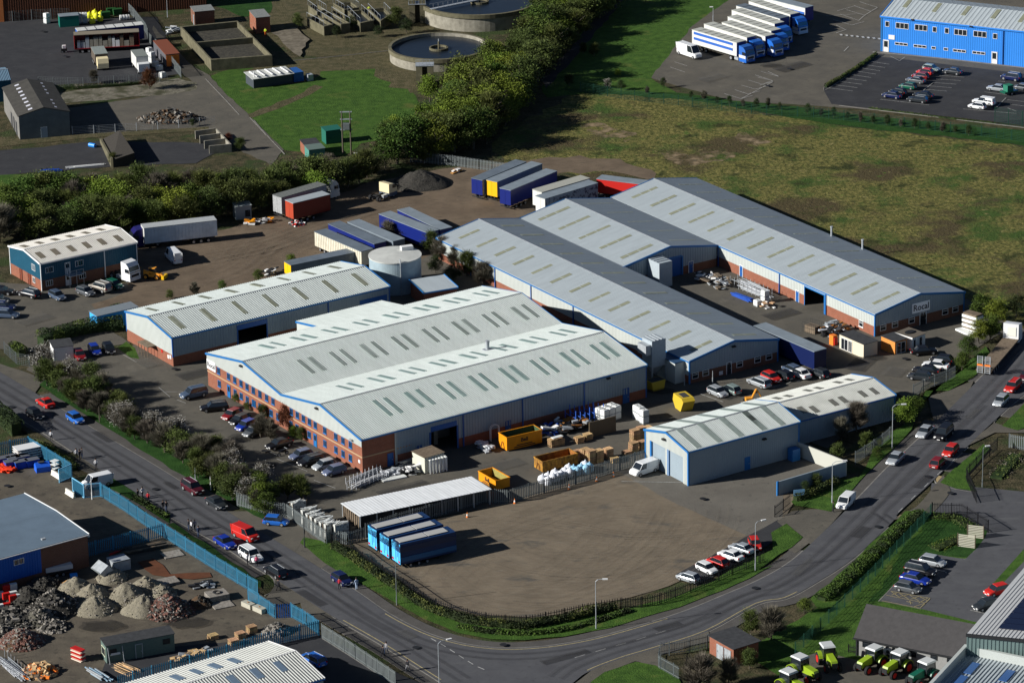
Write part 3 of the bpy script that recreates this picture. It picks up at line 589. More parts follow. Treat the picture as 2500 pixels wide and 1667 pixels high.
A.door('S',*(lambda c: (c - .6,c + .6))(A.uz('S','22',1040,540)[0]),0,2.5,M_blued,M_blued)
mb=MB(); A.wbox(mb,'S',ub,ub + .35,0,he - .2,0,.09); mb.build('corner_trim',M_cladw,A.root)
u,z=A.uz('S','22',880,370); wall_light(A,'S',u,z - .1)
A.wall('side_cladding','N',0,None,M_clad); A.wall('rear_cladding','E',1.5,None,M_cladw,per=.5); A.wall('brick_wall','E',0,1.5,M_brick,d=-.03)
A.corners(M_blued,which='SE NE')
# rooflights: 8 pairs a slope
def pairs(seg,k0,a,k1,b,f0,f1,m,n=8,sep=None):
    xa,_=A.rx(k0,a[0],a[1],seg); xb,_=A.rx(k1,b[0],b[1],seg)
    for x in lin(xa,xb,n): A.rooflights(seg,[x - .95,x + .95],.75,f0,f1,m)
pairs(0,'21',(1215,650),'22',(890,155),.34,.77,M_rooflg); pairs(2,'21',(525,270),'12',(175,1290),.30,.70,M_roofl)
pairs(1,'21',(830,440),'12',(485,1450),.3,.7,M_rooflg); pairs(3,'11',(150,1560),'11',(2045,1105),.3,.7,M_rooflg)
x,f=A.rx('21',2060,120,1); y=A.prof[1][0] + (A.prof[2][0] - A.prof[1][0]) * f; zz=A.hz(y)
mb=MB(); mb.tube((x,y,zz),(x,y,zz + 1.35),.3,n=12); mb.tube((x,y,zz + 1.35),(x,y,zz + 1.6),.36,n=12); mb.box(x - .7,x + .7,y - .5,y + .5,zz + .05,zz + .22); mb.build('roof_flue',M_steel,A.root)
# lean-to on the north side (single slope)
pa=A.local(P('11',370,1352,4.3)); pb=A.local(P('11',1130,1168,4.3)); pc=A.local(P('11',1330,1207,he))
x0,x1=pa[0],pb[0]; y1=(pa[1] + pb[1]) / 2
mb=MB(); zl=he + .02; zh=he - (y1 - W) * .16
mb.hexa([(x0,W - .2,zl - .1),(x1,W - .2,zl - .1),(x1,y1,zh - .1),(x0,y1,zh - .1),(x0,W - .2,zl + .03),(x1,W - .2,zl + .03),(x1,y1,zh + .03),(x0,y1,zh + .03)])
x=x0 + .18
while x < x1: mb.hexa([(x - .1,W - .1,zl),(x + .1,W - .1,zl),(x + .1,y1,zh),(x - .1,y1,zh),(x - .06,W - .1,zl + .11),(x + .06,W - .1,zl + .11),(x + .06,y1,zh + .11),(x - .06,y1,zh + .11)]); x += .36
mb.build('lean_to_roof',M_roofA,A.root)
mb=MB(); mb.face([(x0 + .1,W,0),(x0 + .1,y1 - .1,0),(x0 + .1,y1 - .1,zh - .1),(x0 + .1,W,zl - .1)]); mb.face([(x1 - .1,W,0),(x1 - .1,y1 - .1,0),(x1 - .1,y1 - .1,zh - .1),(x1 - .1,W,zl - .1)]); mb.face([(x0 + .1,y1 - .1,0),(x1 - .1,y1 - .1,0),(x1 - .1,y1 - .1,zh - .1),(x0 + .1,y1 - .1,zh - .1)]); mb.build('lean_to_wall',M_cladw,A.root)
mb=MB(); mb.hexa([(x0 - .1,W,zl - .25),(x0 + .02,W,zl - .25),(x0 + .02,y1,zh - .25),(x0 - .1,y1,zh - .25),(x0 - .1,W,zl + .06),(x0 + .02,W,zl + .06),(x0 + .02,y1,zh + .06),(x0 - .1,y1,zh + .06)]); mb.build('verge_trim',M_blue,A.root)

# --- B: long white shed behind
cn,phi,L,W,he,hr=fitted((-293.1,2737.4,191.3,71.9,23.5,29.6),33.53)
B=Shed('warehouse','long narrow white-roofed warehouse with brick base beside the round tank','warehouse',cn,phi,L,W,[(0,he),(W / 2,hr),(W,he)])
B.roof(M_roofA,per=.4,depth=.08); B.ridge(M_steel,w_=.16); B.verge(M_blue); B.gutter(M_blue); B.corners(M_blued,z0=1.6)
B.wall('brick_wall','W',0,2.0,M_brick); B.wall('gable_cladding','W',2.0,None,M_cladw,per=.4,d=.04)
o0,_=B.uz('S','10',2095,1400); o1,_=B.uz('S','10',2348,1380)
B.wall('brick_wall','S',0,1.7,M_brick,opens=[(o0,o1,0,3.6)]); B.wall('side_cladding','S',1.7,None,M_clad,per=.5,opens=[(o0,o1,1.7,3.6)],d=.04)
mb=MB(); B.wbox(mb,'S',o0 - .2,o0,0,3.6,0,.12); B.wbox(mb,'S',o1,o1 + .2,0,3.6,0,.12); B.wbox(mb,'S',o0 - .2,o1 + .2,3.6,4.4,0,.12); mb.build('door_surround',M_blued,B.root)
q0,_=B.uz('S','11',930,1150); q1,_=B.uz('S','11',1170,1100); mb=MB(); B.wbox(mb,'S',q0,q1,0,3.7,0,.1); mb.build('roller_door',M_blued,B.root)
B.downpipe('S',B.uz('S','11',652,1230)[0],M_blued)
B.wall('side_cladding','N',0,None,M_clad); B.wall('rear_cladding','E',0,None,M_clad,per=.5)
xa,xb=B.rx('10',1575,1370,0)[0],B.rx('11',950,995,0)[0]; B.rooflights(0,lin(xa,xb,7),.85,.22,.80,M_rooflb)
xa,xb=B.rx('10',1355,1252,1)[0],B.rx('11',725,878,1)[0]; B.rooflights(1,lin(xa,xb,8),.85,.3,.8,M_rooflb)
# porch canopy, bin, notices on the west gable
u0,_=B.uz('W','20',1375,110); mb=MB(); B.wbox(mb,'W',u0 - .2,u0 + 3.2,1.95,2.05,.0,1.6)
for du in (0,1,2,3): B.wbox(mb,'W',u0 + du,u0 + du + .08,0,1.95,1.45,1.53)
mb.build('porch_canopy',M_woodd,B.root)
for X,Y in ((1430,130),(1487,182),(1505,185)):
    u,z=B.uz('W','20',X,Y); mb=MB(); B.wbox(mb,'W',u - .25,u + .25,z - .3,z + .3,.02,.06); mb.build('notice_board',M_red if X == 1430 else M_frame,B.root)

# --- C, D, E: long grey-roofed sheds running away to the upper right
def cde(name,label,v,phi):
    cn,phi,L,W,he,hr=fitted(v,phi)
    return Shed(name,label,'factory',cn,phi,L,W,[(0,he),(W / 2,hr),(W,he)])
C=cde('long_shed','longest grey-roofed shed in the middle, its left wall white with a blue gutter',(9.6,2956.9,348.4,80.6,18.1,25.6),-57.385)
D=cde('middle_shed','shorter grey-roofed shed joined between the two long ones, with a dark blue doorway',(84.7,3005.9,147.5,90.5,18.1,26.2),-57.385)
E=cde('sign_shed','long grey-roofed shed at the field edge with a name sign on its end gable',(157.6,3055.6,351.5,86.3,18.1,25.8),-57.385)
for b in (C,D,E):
    b.roof(M_roofB,per=.38,depth=.05); b.ridge(M_steel,w_=.2); b.verge(M_blue,w_=.34); b.gutter(M_blue)
    if b is D: b.prof[0]=(0,b.prof[0][1])
# here the local x runs toward the camera-right; 'S' side faces the lower left, 'E' gable faces the camera
C.wall('side_cladding','S',1.35,None,M_cladw,per=.4); C.wall('brick_wall','S',0,1.35,M_brick,d=-.03)
for k,X,Y in (('12',208,1080),('12',580,1250),('11',1915,800),('11',2130,930)): C.downpipe('S',C.uz('S',k,X,Y)[0],M_blued)
C.wall('gable_cladding','E',1.7,None,M_clad,per=.5,d=.04); C.wall('brick_wall','E',0,1.7,M_brick2)
C.wall('side_cladding','N',0,None,M_clad); C.wall('rear_cladding','W',0,None,M_clad)
C.corners(M_blue,which='SE NE',z0=0)
for X,Y in ((1650,395),(1743,372),(2042,293),(2200,255),(2300,228)):
    u,z=C.uz('E','22',X,Y); C.window('E',u - .6,u + .6,.75,1.75,M_frame,bars=0,hbar=.62)
u,_=C.uz('E','22',1948,350); C.door('E',u - .5,u + .5,0,2.1,M_dark,M_frame)
u,z=C.uz('E','22',1877,325); mb=MB(); C.wbox(mb,'E',u - .35,u + .35,z - .3,z + .3,.05,.1); mb.build('notice_board',M_frame,C.root)
u,z=C.uz('E','22',1985,90); wall_light(C,'E',u,z - .1)
xa,xb=C.rx('12',1800 - 90,1540,0)[0],C.rx('11',1855,600,0)[0]; C.rooflights(0,lin(C.rx('11',1855,600,0)[0],C.rx('22',1690,90,0)[0],13),.8,.25,.72,M_rooflb,gaps=(.5,),lift=.115)
C.rooflights(1,lin(C.rx('12',30,508,1)[0],C.rx('12',2080,1468,1)[0],12),.8,.2,.72,M_rooflb,gaps=(.46,),lift=.115)
D.wall('side_cladding','S',0,None,M_clad); D.wall('rear_cladding','W',0,None,M_clad); D.wall('side_cladding','N',0,None,M_clad)
d0,_=D.uz('E','12',1530,900); d1,_=D.uz('E','12',1380,900); d0,d1=min(d0,d1),max(d0,d1)
D.wall('gable_cladding','E',1.5,None,M_clad,per=.5,d=.04,opens=[(d0,d1,1.5,3.3)]); D.wall('brick_wall','E',0,1.5,M_brick2,opens=[(d0,d1,0,3.3)])
mb=MB(); D.wbox(mb,'E',d0,d1,0,3.3,-.15,-.05); mb.build('roller_door',M_blued,D.root)
mb=MB(); D.wbox(mb,'E',d0 - .3,d0,0,3.4,0,.1); D.wbox(mb,'E',d1,d1 + .3,0,3.4,0,.1); D.wbox(mb,'E',d0,d1,3.3,3.6,0,.1); mb.build('door_surround',M_blue,D.root)
u,_=D.uz('E','12',1612,920); D.door('E',u - .5,u + .5,0,2.1,M_blued,M_frame)
D.rooflights(0,lin(D.rx('12',380,412,0)[0],D.rx('12',1110,745,0)[0],5),.8,.18,.84,M_rooflb,gaps=(.33,.55),lift=.115)
D.rooflights(1,lin(D.rx('12',825,312,1)[0],D.rx('12',1560,635,1)[0],5),.35,.25,.8,M_rooflb,gaps=(.36,.5,.64),lift=.115)
o0,_=E.uz('S','13',418,1160); o1,_=E.uz('S','13',588,1200)
E.wall('brick_wall','S',0,1.75,M_brick,opens=[(o0,o1,0,3.2)]); E.wall('side_cladding','S',1.75,None,M_cladw,per=.42,d=.04,opens=[(o0,o1,1.75,3.2)])
mb=MB(); E.wbox(mb,'S',o0 - .15,o0,0,3.4,0,.12); E.wbox(mb,'S',o1,o1 + .3,0,3.4,0,.12); E.wbox(mb,'S',o0,o1,3.2,3.4,0,.12); mb.build('door_surround',M_blue,E.root)
for k,X,Y in (('12',1860,800),('13',195,1000),('13',605,1180)): E.downpipe('S',E.uz('S',k,X,Y)[0],M_blued)
for k,X,Y in (('12',2060,960),('13',352,1200)):
    u,_=E.uz('S',k,X,Y); E.door('S',u - .5,u + .5,0,2.05,M_blued,M_frame)
u,z=E.uz('S','13',913,1415); E.window('S',u - .55,u + .55,.7,1.75,M_frame,bars=0,hbar=.62,sill=True)
E.wall('gable_cladding','E',1.75,None,M_clad,per=.5,d=.04); E.wall('brick_wall','E',0,1.75,M_brick2); E.wall('side_cladding','N',0,None,M_clad); E.wall('rear_cladding','W',0,None,M_clad)
E.corners(M_blue,which='SE NE')
for X,Y in ((1103,1440),(1208,1415),(1355,1378),(1650,1300),(1740,1275)):
    u,z=E.uz('E','13',X,Y); E.window('E',u - .6,u + .6,.75,1.75,M_frame,bars=0,hbar=.62)
u,z=E.uz('E','13',1455,1370); E.door('E',u - .7,u + .7,0,2.2,M_glass,M_frame,glass=False)
u0,z1=E.uz('E','13',1358,1235); u1,z0=E.uz('E','13',1512,1215)
u0,u1=min(u0,u1),max(u0,u1); za=E.uz('E','13',1358,1285)[1]; zb=E.uz('E','13',1358,1200)[1]
mb=MB(); E.wbox(mb,'E',u0,u1,za,zb,.09,.17); sb=mb.build('sign_board',mat('sign_white',(.95,.95,.97),rough=.4),E.root)
text_mesh('Rocal',(zb - za) * .88,mat('sign_ink',(.012,.012,.03)),sb,(E.L + .19,(u0 + u1) / 2,(za + zb) / 2),(R(90),0,R(90)),bold=.018)
E.rooflights(0,lin(E.rx('12',1170,232,0)[0],E.rx('13',1115,1152,0)[0],13),.8,.22,.8,M_rooflb,gaps=(.42,.62),lift=.115)
E.rooflights(1,lin(E.rx('12',1585,145,1)[0],E.rx('13',1530,1050,1)[0],13),.35,.25,.8,M_rooflb,gaps=(.36,.5,.64),lift=.115)
for X in (661,945):
    p=P('13',X,605 if X == 661 else 718,3.9); x,y=E.local(p); mb=MB(); mb.tube((x,E.W - .5,3.8),(x,E.W - .5,5.6),.16,n=10); mb.tube((x,E.W - .5,5.6),(x,E.W - .5,5.75),.24,n=10); mb.build('roof_flue',M_steel,E.root)

# --- F, G: front right pair
cn,phi,L,W,he,hr=fitted((91.2,2466.9,95.1,50.9,25.7,31.8),33.017)
F=Shed('garage_shed','white-fronted shed with two tall grey roller doors and blue trim beside the open yard','shed',cn,phi,L,W,[(0,he),(W / 2,hr),(W,he)])
F.roof(M_roofA,per=.26,depth=.06); F.ridge(M_steel,w_=.14); F.verge(M_blue); F.gutter(M_blue); F.corners(M_blue,w_=.26)
def span(s,side,k,Xa,Xb,Y): a=s.uz(side,k,Xa,Y)[0]; b=s.uz(side,k,Xb,Y)[0]; return min(a,b),max(a,b)
a0,a1=span(F,'W','22',1268,1388,1050); b0,b1=span(F,'W','22',1420,1545,1120)
F.wall('front_cladding','W',0,None,M_cladw,per=.3,opens=[(a0,a1 + .35,0,4.1),(b0,b1,0,4.1)])
for q0,q1 in ((a0,a1),(b0,b1)):
    mb=MB(); F.wbox(mb,'W',q0,q1,0,4.1,-.25,-.18)
    z=.15
    while z < 4: F.wbox(mb,'W',q0,q1,z,z + .03,-.18,-.15); z += .3
    mb.build('roller_door',M_clad,F.root)
mb=MB(); F.wbox(mb,'W',a1,a1 + .35,0,4.1,-.3,.08); F.wbox(mb,'W',b1,b1 + .5,0,4.1,-.3,.02); mb.build('door_post',M_blue,F.root)
F.wall('side_cladding','S',0,None,M_clad,per=.35); F.wall('side_cladding','N',0,None,M_clad); F.wall('rear_cladding','E',0,None,M_clad)
u,_=F.uz('S','22',2110,1130); F.door('S',u - .5,u + .5,0,2.1,M_blue,M_blue)
for side,k,X,Y in (('W','22',1385,908),('S','22',2255,905),('S','23',50,905)):
    u,z=F.uz(side,k,X,Y); wall_light(F,side,u,z - .1)
mb=MB(); x,y=F.L - 1.6,-.9; mb.box(x - .7,x + .7,y - .6,y + .6,0,1.9); mb.build('meter_cupboard',M_blue,F.root)
for k,X in (('22',1540),('22',1740),('22',1930),('22',2130)): F.rooflights(0,[F.rx(k,X + 60,{1540: 905,1740: 865,1930: 815,2130: 760}[X],0)[0]],.95,.02,.98,M_roofl,gaps=(.5,))
for X in (60,2): F.rooflights(0,[F.rx('23',120 if X == 60 else 25,690 if X == 60 else 790,0)[0]],.95,.02,.98,M_roofl,gaps=(.5,))
for X,Y in ((1390,805),(1600,755),(1790,705),(2000,655),(2200,605)): F.rooflights(1,[F.rx('22',X,Y,1)[0]],.95,.02,.98,M_roofl)
# G from its visible eaves
p0=P('23',1210,522,3.9); p1=P('23',200,790,3.9); phi=math.atan2((p0 - p1).y,(p0 - p1).x)
nn=Vector((-math.sin(phi),math.cos(phi),0)); pN=P('23',820,343,3.9); Wg=(pN - p0).dot(nn); L=(p0 - F.o).dot(Vector((math.cos(phi),math.sin(phi),0))) - F.L + .05
c0=p0 - Vector((math.cos(phi),math.sin(phi),0)) * L
G=Shed('grey_shed','lower grey-roofed shed joined to the back of the white-fronted roller door shed','shed',(c0.x,c0.y),phi,L,Wg,[(0,3.9),(Wg / 2,4.95),(Wg,3.9)])
G.roof(mat('dull_roof_sheet',(.46,.47,.43),rough=.6,var=.1,vscale=.5),per=.3,depth=.07); G.ridge(M_steel,w_=.14); G.verge(M_blue,sides='E'); G.gutter(M_blued); G.corners(M_blue,which='SE NE')
for sd in 'SNEW': G.wall('wall',sd,0,None,M_clad,per=.4 if sd == 'S' else 0)
M_rlg=mat('grey_rooflight',(.17,.17,.145),rough=.6,var=.2,vscale=2)
for X,Y in ((395,650),(500,645),(670,585),(755,560),(925,510),(1025,485)): x,f=G.rx('23',X,Y,0); G.rooflights(0,[x],.9,f - .17,f + .17,M_rlg)
for X,Y in ((172,548),(268,528),(440,480),(535,458),(708,408),(805,385)): x,f=G.rx('23',X,Y,1); G.rooflights(1,[x],.9,f - .17,f + .17,M_rlg)

# --- H: teal office shed, top left
cn,phi,L,W,he,hr=fitted((-400.5,2898.3,86.0,53.5,23.4,27.6),33.69)
H=Shed('teal_office_shed','teal-clad two-storey shed with brick base and pale roof in the upper left yard','office building',cn,phi,L,W,[(0,he),(W / 2,hr),(W,he)])
H.roof(mat('cream_roof_sheet',(.55,.53,.48),rough=.6,var=.07,vscale=.4),per=.35,depth=.06); H.verge(M_frame,w_=.28); H.gutter(M_frame); H.ridge(M_frame,w_=.15); H.corners(M_frame,which='SW SE NW',w_=.15)
H.wall('brick_wall','W',0,2.0,M_brick); H.wall('cladding','W',2.0,None,M_teal,per=.4,d=.04)
H.wall('brick_wall','S',0,1.9,M_brick2); H.wall('cladding','S',1.9,None,M_teal,per=.4,d=.04); H.wall('cladding','N',0,None,M_teal); H.wall('cladding','E',0,None,M_teal)
H.downpipe('S',H.uz('S','10',920,820)[0],M_frame)
for side,X,Y,z0,z1,w_ in (('W',297,878,3.0,4.1,1.3),('W',303,1003,.8,1.8,.9),('S',434,890,3.0,4.0,1.5),('S',697,830,3.0,4.0,1.5),('S',435,1015,.7,1.7,1.3),('S',725,940,.7,1.7,1.3)):
    u,_=H.uz(side,'10',X,Y); H.window(side,u - w_ / 2,u + w_ / 2,z0,z1,M_frame,bars=2 if w_ > 1.2 else 1)
for X,Y in ((190,965),(263,1005)): u,_=H.uz('W','10',X,Y); H.door('W',u - .45,u + .45,0,2.0,mat('brown_door',(.16,.04,.02)),mat('brown_door',(.16,.04,.02)))
u,z=H.uz('S','10',595,880); H.door('S',u - .5,u + .5,2.1,4.1,M_frame,M_frame,glass=True); u2=u
H.door('S',u - .5,u + .5,0,2.0,M_frame,M_frame,glass=True)
mb=MB(); H.wbox(mb,'S',u - .6,u + 2.2,2.0,2.1,.02,1.6)
for a,b in ((u - .55,1.5),(u + 2.1,1.5),(u + .8,1.5)): H.wbox(mb,'S',a,a + .07,0,3.0,b,b + .07)
H.wbox(mb,'S',u - .55,u + 2.17,2.9,2.96,1.5,1.56); mb.build('landing',M_steel,H.root)
M_rlb=mat('brown_rooflight',(.19,.165,.12),rough=.6,var=.15,vscale=2)
for X,Y in ((357,768),(490,738),(628,710),(763,680),(900,650),(1040,620)): x,f=H.rx('10',X,Y,0); H.rooflights(0,[x],1.0,f - .2,f + .2,M_rlb)
for X,Y in ((213,690),(345,660),(487,630),(620,602),(755,572),(885,543)): x,f=H.rx('10',X,Y,1); H.rooflights(1,[x],1.0,f - .2,f + .2,M_rlb)

# ---- generic shed from three roof corners seen in the photo
def shed_px(name,label,cat,k,a,b,c,he,rise,mroof,mwall,over=.1,per=.3,trim=None,mono=False,cls_group=None,W=None,L=None,depth=.05):
    """a,b = ends of the near eave (left, right), c = far end beside a (or beside b if c[2])"""
    pa,pb=P(k,a[0],a[1],he),P(k,b[0],b[1],he); phi=math.atan2((pb - pa).y,(pb - pa).x); nn=Vector((-math.sin(phi),math.cos(phi),0))
    hc=he + (rise if mono else 0); pc=P(k,c[0],c[1],hc); W=W or abs((pc - pa).dot(nn)); L=L or (pb - pa).length
    s=Shed(name,label,cat,(pa.x,pa.y),phi,L,W,[(0,he),(W,he + rise)] if mono else [(0,he),(W / 2,he + rise),(W,he)],cls_group)
    s.roof(mroof,per=per,over=over,depth=depth)
    if not mono: s.ridge(M_steel,w_=.12,over=over)
    if trim: s.verge(trim,w_=.22,over=over)
    if mwall:
        for sd in 'SNWE': s.wall('wall',sd,0,None,mwall)
    return s
# ---------------------------------------------------------------- other buildings
# blue two-storey building, top right
pa,pb=P('03',1085,455),P('03',2160,575); phi=math.atan2((pb - pa).y,(pb - pa).x)
Wb=16.0
I=Shed('blue_office_building','bright blue clad two-storey building with grey pitched roof and rows of white framed windows','office building',(pa.x,pa.y),phi,46,Wb,[(0,7.35),(Wb / 2,8.9),(Wb,7.35)])
I.roof(M_roofB,per=.9,depth=.05); I.verge(M_blueclad,w_=.5,sides='W'); I.gutter(M_blueclad,h=.3); I.corners(M_blue,which='SW',w_=.35)
for sd in 'SWNE': I.wall('cladding',sd,0,None,M_blueclad,per=.45 if sd == 'S' else 0,depth=.025)
def wpx(s,side,k,x0,y0,x1,y1,bars,**kw):
    u0,za=s.uz(side,k,x0,y0); u1,zb=s.uz(side,k,x1,y1); _,zc=s.uz(side,k,(x0 + x1) / 2,y0); _,zd=s.uz(side,k,(x0 + x1) / 2,y1)
    return s.window(side,min(u0,u1),max(u0,u1),min(zc,zd),max(zc,zd),bars=bars,**kw)
for x0,x1,ym,h,b in ((1125,1160,213,24,0),(1218,1330,230,26,2),(1385,1495,246,26,2),(1543,1578,262,24,0),(1650,1686,273,24,0),(1733,1845,287,26,2),(1903,2017,303,26,2),(2075,2112,321,24,0),(1210,1322,390,12,2),(1375,1487,410,12,2),(1533,1570,424,12,0),(1640,1678,435,12,0),(1722,1836,450,12,2),(1893,2006,468,12,2)):
    wpx(I,'S','03',x0,ym - h,x1,ym + h,b)
for x in (1131,2090): u=I.uz('S','03',x,400)[0]; I.door('S',u - .6,u + .6,0,2.5,M_frame,M_frame,glass=True)
I.downpipe('S',I.uz('S','03',2163,400)[0],M_blued)
u0,z=I.uz('S','03',1155,327); u1,_=I.uz('S','03',1208,327); mb=MB(); I.wbox(mb,'S',u0,u1,z - .45,z + .45,.03,.1); mb.build('sign_board',M_frame,I.root)
for x,y in ((1370,178),(1885,237)): u,z=I.uz('S','03',x,y); wall_light(I,'S',u,z)
for X,Y in ((1330,20),(1588,60),(1845,90),(2105,118),(2345,150)):
    x,f=I.rx('03',X,Y,0); I.rooflights(0,[x],.9,max(.12,f - .3),min(.95,f + .3),M_rooflb)
# old dark shed top left
pa,pb=P('00',178,1238),P('00',622,1195); phi=math.atan2((pb - pa).y,(pb - pa).x); Wk=(pb - pa).length
pc=P('00',15,790,4.4); nn=Vector((-math.sin(phi),math.cos(phi),0)); Lk=(pc - pa).dot(nn)
K=Shed('old_shed','dark roofed concrete shed with rows of white rooflights near the top left','shed',(pa.x,pa.y),phi,Wk,Lk,[(0,4.6),(Lk,4.6)])
K.prof=[(0,4.6),(Lk,4.6)]
mk_=mat('old_roof_sheet',(.055,.052,.045),rough=.9,var=.2,vscale=.8)
# gable faces the viewer: ridge runs away along y
mb=MB(); hz=5.9; e=4.6
for x0,x1,z0,z1 in ((-.2,Wk / 2,e,hz),(Wk / 2,Wk + .2,hz,e)):
    mb.hexa([(x0,-.2,z0),(x1,-.2,z1),(x1,Lk + .2,z1),(x0,Lk + .2,z0),(x0,-.2,z0 + .12),(x1,-.2,z1 + .12),(x1,Lk + .2,z1 + .12),(x0,Lk + .2,z0 + .12)])
mb.build('roof',mk_,K.root)
mkw=mat('old_render_wall',(.13,.15,.15),rough=.9,var=.15,vscale=.5)
mb=MB(); mb.face([(0,0,0),(Wk,0,0),(Wk,0,e),(Wk / 2,0,hz),(0,0,e)]); mb.build('gable_wall',mkw,K.root)
mb=MB(); mb.face([(0,Lk,0),(Wk,Lk,0),(Wk,Lk,e),(Wk / 2,Lk,hz),(0,Lk,e)]); mb.build('gable_wall',mkw,K.root)
mb=MB(); mb.face([(0,0,0),(0,Lk,0),(0,Lk,e),(0,0,e)]); mb.build('side_wall',mat('grey_render',(.17,.165,.15),rough=.9,var=.15,vscale=.6),K.root)
mb=MB(); mb.face([(Wk,0,0),(Wk,Lk,0),(Wk,Lk,e),(Wk,0,e)]); mb.build('side_wall',mkw,K.root)
for y in (3,6,9): mb=MB(); mb.box(-.08,-.0,y,y + 1.5,0,2.6); mb.build('door',M_felt,K.root)
mb=MB(); mb.box(Wk * .42,Wk * .55,-.08,0,0,2.1); mb.build('door',M_clad,K.root)
m_rlw=mat('white_rooflight',(.62,.62,.68),rough=.4)
for i in range(8):
    y=Lk * (.06 + .12 * i); mb=MB(); z=lambda x: e + (hz - e) * x / (Wk / 2) + .15
    a,b=Wk * .15,Wk * .3; mb.face([(a,y,z(a)),(b,y,z(b)),(b,y + .8,z(b)),(a,y + .8,z(a))]); mb.build('rooflight',m_rlw,K.root)
    if i != 3:
        z2=lambda x: hz - (hz - e) * (x - Wk / 2) / (Wk / 2) + .15; a,b=Wk * .74,Wk * .9
        mb=MB(); mb.face([(a,y,z2(a)),(b,y,z2(b)),(b,y + .8,z2(b)),(a,y + .8,z2(a))]); mb.build('rooflight',m_rlw,K.root)
# building at the left frame edge, brown factory at the top edge
s_=shed_px('edge_shed','grey-blue roofed shed cut off by the left edge above the old dark shed','shed','00',(-500,760),(95,708),(-20,575),4.2,.9,mat('slate_blue_roof',(.12,.2,.27),rough=.6),M_teal,W=9)
pa=P('00',30,205); pb=P('00',800,150); phi=math.atan2((pb - pa).y,(pb - pa).x)
Q=Shed('brown_factory','brown metal-clad factory wall with an orange corner at the top left','factory',(pa.x - 1.5,pa.y + .5),phi,44,14,[(0,7),(7,8.5),(14,7)])
for sd in 'SEN': Q.wall('wall',sd,0,None,mat('brown_cladding',(.09,.03,.012),rough=.7,var=.1),per=.5 if sd == 'S' else 0)
Q.wall('end_wall','W',0,None,mat('orange_cladding',(.62,.2,.06),rough=.6),per=.5); Q.roof(M_roofB,per=.5)
mb=MB(); Q.wbox(mb,'S',0,1.6,0,6.9,.02,.1); mb.build('corner_panel',mat('orange_cladding',(.62,.2,.06)),Q.root)
# blue shed, bottom left
pS=P('30',770,250,5.0); pN=P('20',210,1388,5.0)     # near-right and far-right eave corners
dv=(pN - pS).normalized(); phi=math.atan2(dv.y,dv.x) - PI / 2; Wn=(pN - pS).length; Ln=46
c0=pS - Vector((math.cos(phi),math.sin(phi),0)) * Ln
N_=Shed('blue_yard_shed','low grey-roofed shed with bright blue panels on its shaded wall, in the lower left yard','shed',(c0.x,c0.y),phi,Ln,Wn,[(0,4.9),(Wn / 2,5.3),(Wn,4.9)])
N_.roof(mat('blue_grey_roof',(.13,.18,.23),rough=.6,var=.1,vscale=.3),per=0); N_.verge(M_frame,sides='E',w_=.3); N_.gutter(M_frame,h=.12)
up_,_=N_.uz('S','30',358,400)
N_.wall('brick_wall','S',0,1.2,M_brick2); N_.wall('blue_cladding','S',1.2,None,mat('royal_blue_cladding',(.01,.10,.42),rough=.5),per=.4,u1=up_); N_.wall('brick_wall','S',1.2,None,M_brick2,u0=up_)
for sd in 'EN': N_.wall('wall',sd,0,None,M_brick2)
wpx(N_,'S','30',118,470,212,520,1); u,z=N_.uz('S','30',375,297); wall_light(N_,'S',u,z,M_steel); wall_light(N_,'E',.4,4.4,M_steel)
# white ribbed shed, bottom centre-left
pB=P('31',610,1525,4.2); pA=P('30',1285,1520,4.2); pR=P('31',365,1310,5.2)
pN2=P('31',120,1205,4.2); dv=(pN2 - pB).normalized(); phi=math.atan2(dv.y,dv.x) - PI / 2; Wn=(pN2 - pB).length
Ln=30; c0=pB - Vector((math.cos(phi),math.sin(phi),0)) * Ln
V_=Shed('ribbed_shed','white ribbed pitched-roof shed with blue-tinted rooflights at the bottom edge','shed',(c0.x,c0.y),phi,Ln,Wn,[(0,4.2),(Wn / 2,5.35),(Wn,4.2)])
V_.roof(mat('off_white_roof',(.43,.44,.41),rough=.6,var=.07,vscale=.4),per=.42,depth=.1); V_.verge(M_frame,sides='EW',w_=.2); V_.gutter(M_blued); V_.ridge(M_frame,w_=.12)
for sd in 'SENW': V_.wall('wall',sd,0,None,M_cladw)
mrb=mat('blue_rooflight',(.14,.2,.27),rough=.4,var=.1)
for X,Y in ((1565,1515),(1733,1465),(1900,1415),(2070,1368)): x,f=V_.rx('30',X,Y,1); V_.rooflights(1,[x],.95,f - .2,f + .2,mrb,lift=.17)
for X,Y in ((2330,1540),): x,f=V_.rx('30',X,Y,0); V_.rooflights(0,[x,x + 3.4,x - 3.4],.95,.5,.85,mrb,lift=.17)
# bungalow, lower right
pa,pb=P('33',870,1300,0),P('33',1700,1440,0); he=2.65
pa=P('33',872,1160,he); pb=P('33',1700,1320,he); phi=math.atan2((pb - pa).y,(pb - pa).x); nn=Vector((-math.sin(phi),math.cos(phi),0))
rr=P('33',985,875,5.6); Wn=2 * (rr - pa).dot(nn)
J=Shed('bungalow','long single-storey building with a plain dark grey tiled roof and pale block walls','bungalow',(pa.x,pa.y),phi,31,Wn,[(0,he),(Wn / 2,5.6),(Wn,he)])
J.roof(mat('grey_roof_tiles',(.055,.052,.052),rough=.85,var=.12,vscale=1.5),per=0,over=.35); J.gutter(M_dark,over=.35)
for sd in 'SWNE': J.wall('wall',sd,0,None,mat('pale_block_wall',(.26,.26,.25),rough=.9,var=.1))
for x0,y0,x1,y1,b in ((925,1190,1038,1255,1),(1290,1260,1398,1330,1),(1525,1300,1582,1360,0),(1670,1330,1710,1380,0)): wpx(J,'S','33',x0,y0,x1,y1,b,fm=M_dark,hbar=.5)
